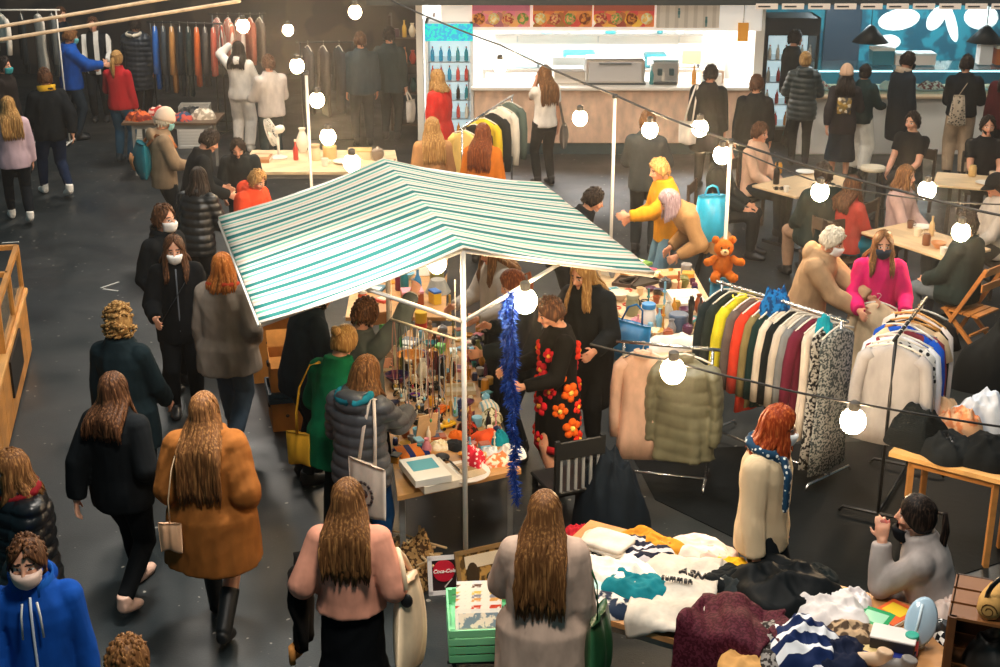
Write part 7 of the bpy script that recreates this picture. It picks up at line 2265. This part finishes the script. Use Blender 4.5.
# behind the canopy
who('D1', 'head', 545, 66, 335, 'person with long brown hair in a white t-shirt and black trousers carrying a grey bag', h=1.70, female=True, top=('tee', '#efe6dc', {'sleeve': .4}), bottom=('trousers', '#161b1e'), hair='lightbrown', style='long', voxel=.012, la='face', ra='down')
who('D2', 'head', 437, 70, 300, 'person in a long bright red coat in front of the white drinks fridge', h=1.70, female=True, top=('coat', '#d02a24', {'flare': .04, 'hem': .50}), bottom=('trousers', '#2a2426'), hair='blond', style='bob', voxel=.012)
who('D3', 'head', 432, 118, 350, 'blond person in a tan jacket seen from behind at the far canopy edge', h=1.68, female=True, top=('jacket', '#b98a5c'), bottom=('trousers', '#2c2a2a'), hair='blond', style='long', voxel=.012)
who('D4', 'head', 483, 124, 15, 'person with long auburn hair in an orange jacket beside the yellow and black tops', h=1.68, female=True, top=('jacket', '#c8701f'), bottom=('trousers', '#3a302a'), hair='auburn', style='long', voxel=.012)
who('D5', 'head', 360, 33, 350, 'person in a dark teal jacket left of the dark green one', h=1.78, top=('jacket', '#2c3f46'), bottom=('trousers', '#20282b'), hair='brown', style='short', voxel=.012)
who('D6', 'head', 384, 28, 10, 'tall person in a dark green jacket with blue sleeves and hands behind', h=1.80, top=('jacket', '#26373a', {'hem': .76}), bottom=('trousers', '#1d2729'), hair='dark', style='short', voxel=.012, la='back', ra='down', dx=.08)
who('D7', 'head', 238, 42, 8, 'person in a white hoodie and white trousers looking at striped shirts', h=1.70, female=True, top=('hoodie', '#ece3d8'), bottom=('trousers', '#e6ddd2', {'wide': .02}), shoes='#e0d8cc', hair='dark', style='mid', voxel=.012, la='up', ra='bent')
who('D8', 'head', 268, 56, 330, 'person in a light grey sweater and dark trousers right of the white hoodie', h=1.70, top=('sweater', '#c9bfb8', {'bulk': .012}), bottom=('trousers', '#22383c'), hair='brown', style='short', voxel=.012, la='bent', ra='bent')
who('D9', 'head', 71, 29, 62, 'masked person in a bright blue jacket at the upper left', h=1.78, top=('jacket', '#1450a8', {'bulk': .012}), bottom=('trousers', '#23333f'), shoes='#16181a', hair='lightbrown', style='short', mask=('#6fc0c4',), voxel=.012, la='bent', ra='fwd', head=(10, 0))
who('D10', 'head', 116, 51, 10, 'person with a blond ponytail in a red sweater and blue jeans', h=1.68, female=True, top=('sweater', '#b41f28', {'kind': 'knit'}), bottom=('trousers', '#2e5a74'), shoes='#2a3a44', hair='blond', style='pony', voxel=.012, la='bent', ra='down')
who('D11', 'head', 96, 22, 172, 'person in black with white sleeve stripes facing the red sweater', h=1.76, top=('jacket', '#14181b', {'kind': 'stripex', 'col2': '#d8d4cc', 'scale': 5}), bottom=('trousers', '#181c20'), hair='brown', style='short', voxel=.012, la='bent', ra='bent', dy=.5, dx=-.2)
who('D12', 'head', 60, 8, 120, 'person in a dark jacket behind the bright blue jacket', h=1.80, top=('jacket', '#15202a'), bottom=('trousers', '#1a1f24'), hair='brown', style='short', voxel=.012)
who('D13', 'head', 135, 18, 15, 'person in a dark navy padded coat with a cream hood by the coat rack', h=1.74, top=('puffer', '#16222e', {'kind': 'puffer', 'hem': .55, 'bulk': .02}), bottom=('trousers', '#161a1e'), hair='dark', style='short', voxel=.012, extras=(hoodlining('#d8cbb6'),))
who('D14', 'foot', 58, 196, 325, 'person in a black jacket with a yellow collar striding away', h=1.78, pose='walk', top=('jacket', '#10151a', {'collar': '#d8a92c', 'bulk': .012}), bottom=('trousers', '#16243e'), shoes='#e6e2da', hair='brown', style='short', voxel=.012, ra='back', la='swing')
who('D15', 'foot', 22, 222, 335, 'person with long blond hair in a lilac sweater and black leggings', h=1.66, female=True, pose='walk', top=('sweater', '#c4acb8', {'bulk': .014, 'hem': .78}), bottom=('trousers', '#11161c'), shoes='#ece6dc', hair='blond', style='long', voxel=.012, ra='down', la='swing')
who('D16', 'head', 166, 111, 65, 'masked person in a cream cap and khaki jacket by the wire baskets', h=1.72, top=('jacket', '#9a8268', {'hood': True}), bottom=('trousers', '#1c2226'), hair='white', style='short', hat=('beanie', '#e6cdb8'), mask=('#8cc4c4',), voxel=.010, head=(14, 0), la='down', ra='bent')
who('D17', 'head', 214, 132, 70, 'dark-haired person in a black jacket leaning at the pale table', h=1.74, lean=14, top=('jacket', '#12181c'), bottom=('trousers', '#14181c'), hair='dark', style='short', voxel=.010, la='bent', ra='bent', head=(24, 0))
who('D18', 'head', 237, 141, 175, 'dark-haired person with a flushed face bowing beside the fan', h=1.58, lean=22, top=('jacket', '#1a2226'), bottom=('trousers', '#181d20'), hair='dark', style='short', voxel=.010, head=(18, 0), la='bent', ra='bent')
who('D19', 'head', 260, 172, 120, 'blond person in an orange red poncho at the left end of the canopy', h=1.55, lean=12, top=('jacket', '#d8482a', {'bulk': .02, 'hood': True}), bottom=('trousers', '#20262a'), hair='blond', style='short', voxel=.010, la='bent', ra='bent', head=(20, 0))
who('D20', 'head', 3, 58, 100, 'dark-haired person cut by the left edge in the upper corner', h=1.72, top=('jacket', '#2a2422'), bottom=('trousers', '#20242a'), hair='dark', style='short', voxel=.012, mask=('#3a9aa0',))
who('D21', 'head', 233, 168, 20, 'person in a shiny black coat with a bag, half hidden by the canopy', h=1.62, top=('puffer', '#15191c', {'kind': 'puffer', 'rough': .35}), bottom=('trousers', '#16191c'), hair='dark', style='bob', female=True, voxel=.010, la='bent', ra='bent', lean=10, dx=-.36)
# beard, embroidered flowers, stripes, cuffs
def addpart(p, mb, name, m, label=None):
    return part_of(p.root, p, mb, name, m, label)
p = PP['S4']
grid = []
for i in range(6):
    row = []
    for j in range(15):
        az, el = R(-80+160*j/14), R(-22-50*i/5)
        q = head_shape(Vector((math.sin(az)*math.cos(el), math.cos(az)*math.cos(el), math.sin(el))))
        row.append(p.hc+p.HR @ Vector((q.x*.079, q.y*.101, q.z*.119)))
    grid.append(row)
addpart(p, MB().shell(grid, .006), 'beard', mat('#1d140f', 'hair'))
p = PP['B2']
rg = random.Random(8)
FL = [('#d8321f', '#f0b030'), ('#e8641c', '#f6d060'), ('#c8202c', '#e8a040')]
k = 0
for z, off in ((1.27, 20), (1.12, 50), (.97, 15), (.82, 45), (.66, 10), (.53, 40)):
    for t_ in range(6):
        th = R(off+60*t_)
        if (k*7) % 5 == 3:
            k += 1
            continue
        g = .026
        rx_, ry_ = (.176+g, .122+g) if z > 1 else (.186+g+.03*(1-z), .135+g+.03*(1-z))
        f_ = lambda a, zz: p.tf((rx_*math.sin(a), ry_*math.cos(a), zz)) if z > .8 else Vector((rx_*math.sin(a), ry_*math.cos(a), zz+p.pz-.93))
        s_ = rg.uniform(1.2, 1.8)
        mb = MB()
        for t in range(5):
            a = 2*PI*t/5+k
            mb.ball(f_(th+.17*s_*math.cos(a), z+.030*s_*math.sin(a)), .020*s_, 8, 6)
        o = addpart(p, mb, 'embroidered_flower', mat(FL[k % 3][0], 'cloth'))
        part_of(o, p, MB().ball(f_(th, z)+(f_(th, z)-p.tf((0, 0, z))).normalized()*.012, .014*s_, 8, 6), 'flower_centre', mat(FL[k % 3][1], 'cloth'))
        k += 1
addpart(p, MB().loft([Vector((0, 0, .435)), Vector((0, 0, .50))], [(.235, .185), (.232, .180)], 24, side=(1, 0, 0)), 'red_hem', mat('#b8242a', 'cloth'))
p = PP['A14']
for i in (0, 1):
    a = p.wr[i]-p.hd[i]*.035
    addpart(p, MB().loft([a, a+p.hd[i]*.04], [.052, .05], 12), 'cuff', mat('#e9e4dc', 'cloth'))
p = PP['C3']
for sx in (-1, 1):
    i = 0 if sx < 0 else 1
    for off in (-.018, .0, .018):
        pts = [q+Vector((sx*(.115 if j == 0 else .088 if j == 1 else .068), off, 0)) for j, q in enumerate((p.hip[i], p.knee[i], p.ank[i]+Vector((0, 0, .04))))]
        addpart(p, MB().loft(pts, [(.004, .006)]*3, 6, side=(1, 0, 0)), 'side_stripe', mat('#4fb0c8', 'cloth'))
# ---- carried things
def straps(p, pts, r=.008):
    return MB().loft(pts, [(r, .004)]*len(pts), 6, side=(0, 1, 0))
def tote(p, c, w, h, d, col, label, sx=1, strap_to=None, mk='cloth', M=None, seed=1, group=None, name='tote_bag', strap=None):
    mb = MB()
    pillow(mb, c, w, h, d, M=M, seed=seed)
    o = carried(name, p, mb, mat(col, mk), label, 'bag', group)
    c = Vector(c)
    for dx_ in (-w*.22, w*.22):
        q = (M or Matrix.Identity(3)) @ Vector((dx_, 0, 0))
        t = Vector(strap_to)
        part_of(o, p, MB().loft([c+q+Vector((0, 0, -.03)), c.lerp(t, .5)+q*.7, t+q*.25, t+Vector((0, .07, -.02))], [(.013, .004)]*4, 6, side=(1, 0, 0)), 'strap', mat(strap or col, mk))
    return o
p = PP['A10']
MR = Matrix.Rotation(R(-18), 3, 'Z')
o = tote(p, (.17, -.245, 1.06), .36, .40, .07, '#e6d5c4', 'cream cloth tote with a dark ring print on the charcoal quilted jacket', strap_to=(.15, -.10, 1.47), M=MR)
mb = MB()
for k in range(14):
    a = 2*PI*k/14
    mb.box(Vector((.17, -.245, .84))+MR @ Vector((.085*math.cos(a), -.042, .085*math.sin(a))), (.018, .008, .026), M=(MR.to_4x4() @ Matrix.Rotation(-a, 4, 'Y')))
mb.ball(Vector((.17, -.245, .84))+MR @ Vector((0, -.042, 0)), (.035, .006, .035), 10, 6)
part_of(o, p, mb, 'ring_print', mat('#4a3a38', 'plain'))
p = PP['A11']
MR = Matrix.Rotation(R(70), 3, 'Z')
o = MB()
pillow(o, (.33, .02, 1.10), .40, .62, .16, M=MR, seed=6, pinch=.45)
o = carried('plastic_bag', p, o, mat('#e8cda8', 'puffer', rough=.35), 'cream plastic bag with a dark grip hole over the arm of the pink sweater', 'bag')
part_of(o, p, MB().ball((.33, -.10, 1.02), (.035, .018, .045), 12, 8), 'grip_hole', mat('#141414', 'plain'))
part_of(o, p, MB().tube([(.33, -.12, 1.10), (.30, -.05, 1.24), (.27, .02, 1.28), (.30, .08, 1.2), (.33, .12, 1.10)], .016, 8), 'handle', mat('#e8cda8', 'puffer', rough=.35))
rows = [[(-.33-.03*math.sin(j*.7+i*.5), -.05+.022*j+.012*math.sin(i*1.3), 1.14-.052*i-.012*math.sin(j)) for j in range(13)] for i in range(11)]
mb = MB().shell(rows, .05)
o = carried('folded_jacket', p, MB().add(*[(m_.v, m_.f) for m_ in [mb]][0]), mat('#191614', 'cloth'), 'dark folded jacket carried over the left arm of the pink sweater', 'jacket')
part_of(o, p, MB().shell([[(-.36-.02*math.sin(j*.7), -.05+.022*j, .64-.05*i) for j in range(13)] for i in range(3)], .03), 'tan_hem', mat('#a8713a', 'cloth'))
p = PP['A4']
mb = MB()
pillow(mb, (-.20, -.245, .93), .15, .20, .06, seed=3)
o = carried('shoulder_bag', p, mb, mat('#e0b088', 'puffer', rough=.4), 'small cream shoulder bag on the back of the camel coat', 'bag')
part_of(o, p, straps(p, [(-.20, -.235, .90), (-.19, -.262, 1.10), (-.16, -.235, 1.30), (-.13, -.12, 1.452), (-.10, .03, 1.44)], .009), 'strap', mat('#e9c8a0', 'plain'))
p = PP['A9']
o = carried('shoulder_bag', p, pillow(MB(), (-.25, -.14, .92), .20, .26, .10, seed=9), mat('#c8962a', 'cloth'), 'mustard shoulder bag at the side of the bright green coat', 'bag')
part_of(o, p, straps(p, [(-.25, -.15, .90), (-.235, -.17, 1.10), (-.20, -.165, 1.30), (-.15, -.09, 1.452), (-.12, .02, 1.44)], .02), 'strap', mat('#e0ac34', 'cloth'))
p = PP['A12']
mb = MB()
pillow(mb, (.31, .02, 1.0), .34, .52, .14, seed=11, M=Matrix.Rotation(R(80), 3, 'Z'))
o = carried('shopping_bag', p, mb, mat('#24502e', 'puffer', rough=.35), 'dark green shopping bag at the side of the rose beige coat', 'bag')
part_of(o, p, straps(p, [(.31, -.06, .98), (.30, -.02, 1.2), (.20, .0, 1.44), (.26, .06, 1.2), (.31, .08, .98)], .012), 'strap', mat('#24502e', 'cloth'))
p = PP['A7w']
o = carried('crossbody_strap', p, straps(p, [(-.13, .0, 1.45), (-.10, .145, 1.36), (.02, .172, 1.18), (.15, .165, .98)], .012), mat('#23272b', 'plain'), 'dark cross-body strap over the open black jacket', 'strap')
p = PP['C1']
o = tote(p, (-.22, -.20, .98), .26, .32, .08, '#e6dccf', 'white shoulder bag on the black coat before the lit counter', strap_to=(-.15, -.08, 1.46))
p = PP['D1']
o = tote(p, (.30, -.02, .86), .30, .34, .12, '#6f665e', 'grey brown handbag at the side of the white t-shirt', strap_to=(.17, .0, 1.42), M=Matrix.Rotation(R(60), 3, 'Z'))
p = PP['C8']
mb = MB()
pillow(mb, (-.06, -.215, 1.22), .26, .42, .12, seed=13, pinch=.45)
o = carried('patterned_bag', p, mb, mat('#b9a892', 'spots', col2='#2a2622', scale=1.2), 'beige and black patterned bag on the back of the black sweater', 'bag')
part_of(o, p, straps(p, [(-.06, -.19, 1.22), (.02, -.16, 1.36), (.09, -.06, 1.452), (.12, .06, 1.43)], .012), 'strap', mat('#b9a892', 'cloth'))
p = PP['D16']
mb = MB()
pillow(mb, (.0, -.25, 1.36), .32, .44, .20, seed=15, pinch=-.05)
o = carried('backpack', p, mb, mat('#1c6a78', 'cloth'), 'teal and tan backpack worn over the khaki jacket', 'backpack')
part_of(o, p, MB().loft([(-.1, -.345, 1.20), (-.1, -.37, 1.12), (-.1, -.345, 1.02)], [(.12, .01)]*3, 8, side=(1, 0, 0)), 'front_pocket', mat('#c88a5a', 'cloth'))
for sx in (-1, 1):
    part_of(o, p, straps(p, [(sx*.10, -.20, 1.33), (sx*.12, -.08, 1.455), (sx*.13, .06, 1.43), (sx*.14, .14, 1.28)], .018), 'strap', mat('#c87a4a', 'cloth'))
p = PP['D6']
o = tote(p, (.30, .06, .62), .24, .34, .10, '#ddd2c6', 'pale bag held low by the dark green jacket', strap_to=tuple(p.wr[1]+p.hd[1]*.07), M=Matrix.Rotation(R(70), 3, 'Z'))
p = PP['D21']
o = tote(p, (-.24, -.12, 1.0), .26, .30, .10, '#14181b', 'black bag with a yellow tag at the shiny black coat', strap_to=(-.15, -.06, 1.45))
part_of(o, p, MB().box((-.24, -.19, .86), (.05, .02, .08), bev=.005), 'yellow_tag', mat('#e0a82c', 'plain'))
# the garment held up behind the rack
p = PP['B11']
hw = Matrix.Rotation(p.a, 3, 'Z') @ ((p.wr[0]+p.hd[0]*.08)*p.sc)+p.loc
garment('coat', hw+Vector((.02, -.02, .07)), R(-20), .86, '#e2c9a4', 'cream coat held up by the white-haired person over the black rack', W=.40, depth=.08, cat='garment')
# seats
def under(key, label, **k):
    p = PP[key]
    q = Matrix.Rotation(p.a, 3, 'Z') @ Vector((0, -.12, 0))
    return chair((p.loc.x+q.x, p.loc.y+q.y, 0), p.a, label, seat_h=.40*p.sc-.012, **k)
CGp = 'chairs of the seating area'
under('S7', 'light wooden folding chair under the dark green coat at the right', col='#b5763a', kind='folding')
under('S1', 'dark wooden chair under the peach shirt', col='#4a3a2c', group=CGp)
under('S8', 'dark wooden chair left of the table with the dark bottle', col='#4a3a2c', group=CGp)
under('S2', 'dark wooden chair under the wide dark green coat', col='#3c3028', group=CGp)
under('S3', 'dark wooden chair under the black t-shirt, head turned left', col='#3c3028', group=CGp)
under('S4', 'dark wooden chair under the bearded person', col='#3c3028', group=CGp)
under('S5', 'dark wooden chair under the black cap wearer', col='#3c3028', group=CGp)
under('S6', 'dark wooden chair under the pink grey sweater', col='#4a3a2c', group=CGp)
under('S9', 'dark wooden chair under the teal skirt', col='#4a3a2c', group=CGp)
p = PP['B10']
q = MB().lathe([(.15, 0), (.16, .01), (.14, .385*p.sc), (.15, .42*p.sc), (.0, .425*p.sc)], n=18).build('low_stool', mat('#2a2622', 'wood'), None, angle=40, loc=(p.loc.x, p.loc.y, 0))
tag(q, 'low dark stool under the person in the grey sweatshirt', 'stool')
MB().lathe([(.152, .40*p.sc), (.152, .428*p.sc), (0, .432*p.sc)], n=18).build('cushion', mat('#3a3632', 'cloth'), q)
addpart(p, MB().box(p.tf((.055, .158, 1.27)), (.035, .008, .05), bev=.003), 'chest_emblem', mat('#1a1a1c', 'plain'))
# ------------------------------------------------------------------ light
HAZE = .006
for a in ((355, 12, 18.2, 'light bulb glowing at the top edge above the two men in dark jackets'), (288, 30, 19, 'warm pear-shaped bulb at the top left of the glowing group', .07), (297, 66, 16.5, 'bright bulb in the middle of the glowing group on the left'),
          (243, 26, 18.5, 'bulb glowing before the striped shirts'), (317, 100, 15.6, 'bulb beside the white pole on the left'), (328, 137, 14.6, 'bulb low over the pale bric-a-brac table'), (352, 163, 13.2, 'bulb right at the far end of the canopy ridge'),
          (500, 66, 17.3, 'bulb glowing left of the white t-shirt wearer'), (580, 118, 15.2, 'bulb between the white t-shirt wearer and the white pole'), (650, 130, 14.3, 'bulb in front of the dark grey jacket at the counter'), (722, 155, 13.0, 'bulb at the top of the pole beside the bear'),
          (437, 264, 9.0, 'bulb under the front gable of the striped canopy', .06), (525, 301, 8.9, 'bulb beside the blue tinsel garlands'), (673, 371, 9.0, 'bulb glowing over the pink and olive coats', .085), (853, 421, 8.8, 'bulb glowing before the black rack', .085),
          (820, 192, 12.6, 'bulb glowing on the back of the dark green coat'), (927, 190, 12.7, 'bulb glowing over the pink grey sweater'), (961, 232, 12.2, 'bulb glowing in front of the folding wooden chair'), (700, 128, 14.0, 'bulb beside the white shoulder bag')):
    bulb(a[0], a[1], a[2], a[3], r=a[4] if len(a) > 4 else .08, power=POW if (POW := 230) else 0)
def lamp(name, kind, loc, energy, col=(1, .9, .8), size=1.0, target=None, spot=None):
    d = bpy.data.lights.new(name, kind)
    d.energy = energy
    d.color = col
    if kind == 'AREA':
        d.shape = 'DISK'
        d.size = size
    elif kind == 'POINT':
        d.shadow_soft_size = size
    elif kind == 'SPOT':
        d.shadow_soft_size = size
        d.spot_size = spot or R(60)
        d.spot_blend = .6
    o = bpy.data.objects.new(name, d)
    COL.objects.link(o)
    o.location = loc
    if target is not None:
        o.rotation_euler = (Vector(target)-Vector(loc)).to_track_quat('-Z', 'Y').to_euler()
    return o
# unseen overhead area lights added as fill, one near the camera for foreground backs
for i, (x, y, e) in enumerate(((-1.0, 8.6, 300), (2.2, 8.2, 170), (.1, 4.6, 420), (-4.6, 17, 200), (.2, 12.0, 300), (4.5, 13.5, 260), (-5, 22.5, 480), (6.5, 19.5, 260), (-1.0, 18.5, 300))):
    lamp('hall_lamp', 'AREA', (x, y, 6.8), e, (1, .91, .80), 1.1, (x, y, 0))
lamp('hall_spot', 'SPOT', (-1.45, 9.0, 6.6), 3200, (1, .93, .84), .25, (-1.35, 8.75, 0), R(30))  # unseen spot added to make the bright pool on the aisle floor
# tubes inside the two food stands
for x in (-.2, 1.6, 3.2):
    lamp('kiosk_tube', 'AREA', (x, 23.4, 2.45), 230, (1, .98, .95), .9, (x, 23.7, .6))
for x in (5.6, 7.6):
    lamp('kiosk_tube', 'AREA', (x, 23.5, 2.45), 150, (.82, .96, 1), .9, (x, 23.8, .6))
hz = MB().box((0, 18.2, 3.6), (32, 21.4, 7.0)).build('haze', bpy.data.materials.new('haze'), None, False)  # scatter volume added so the bulbs get soft glow halos
hz['kind'] = 'structure'
hz['label'] = 'thin warm haze volume added to the hall for glow around the bulbs'
hz['category'] = 'haze'
hm = hz.data.materials[0]
hm.use_nodes = True
hm.node_tree.nodes.remove(hm.node_tree.nodes['Principled BSDF'])
vs_ = hm.node_tree.nodes.new('ShaderNodeVolumeScatter')
vs_.inputs['Color'].default_value = (1, .97, .93, 1)
vs_.inputs['Density'].default_value = HAZE
vs_.inputs['Anisotropy'].default_value = .8
hm.node_tree.links.new(vs_.outputs[0], hm.node_tree.nodes['Material Output'].inputs['Volume'])
w = bpy.data.worlds.new('hall')
SC.world = w
w.use_nodes = True
bg = w.node_tree.nodes['Background']
bg.inputs[0].default_value = (.26, .60, .70, 1)
bg.inputs[1].default_value = .22
SC.view_settings.view_transform = 'Standard'
SC.view_settings.look = 'None'
SC.view_settings.exposure = -0.5
SC.view_settings.gamma = 1
SC.view_settings.use_curve_mapping = False
SC.cycles.use_denoising = True
SC.cycles.max_bounces = 6
SC.cycles.sample_clamp_indirect = 6
bpy.data.scenes.remove(TMP)
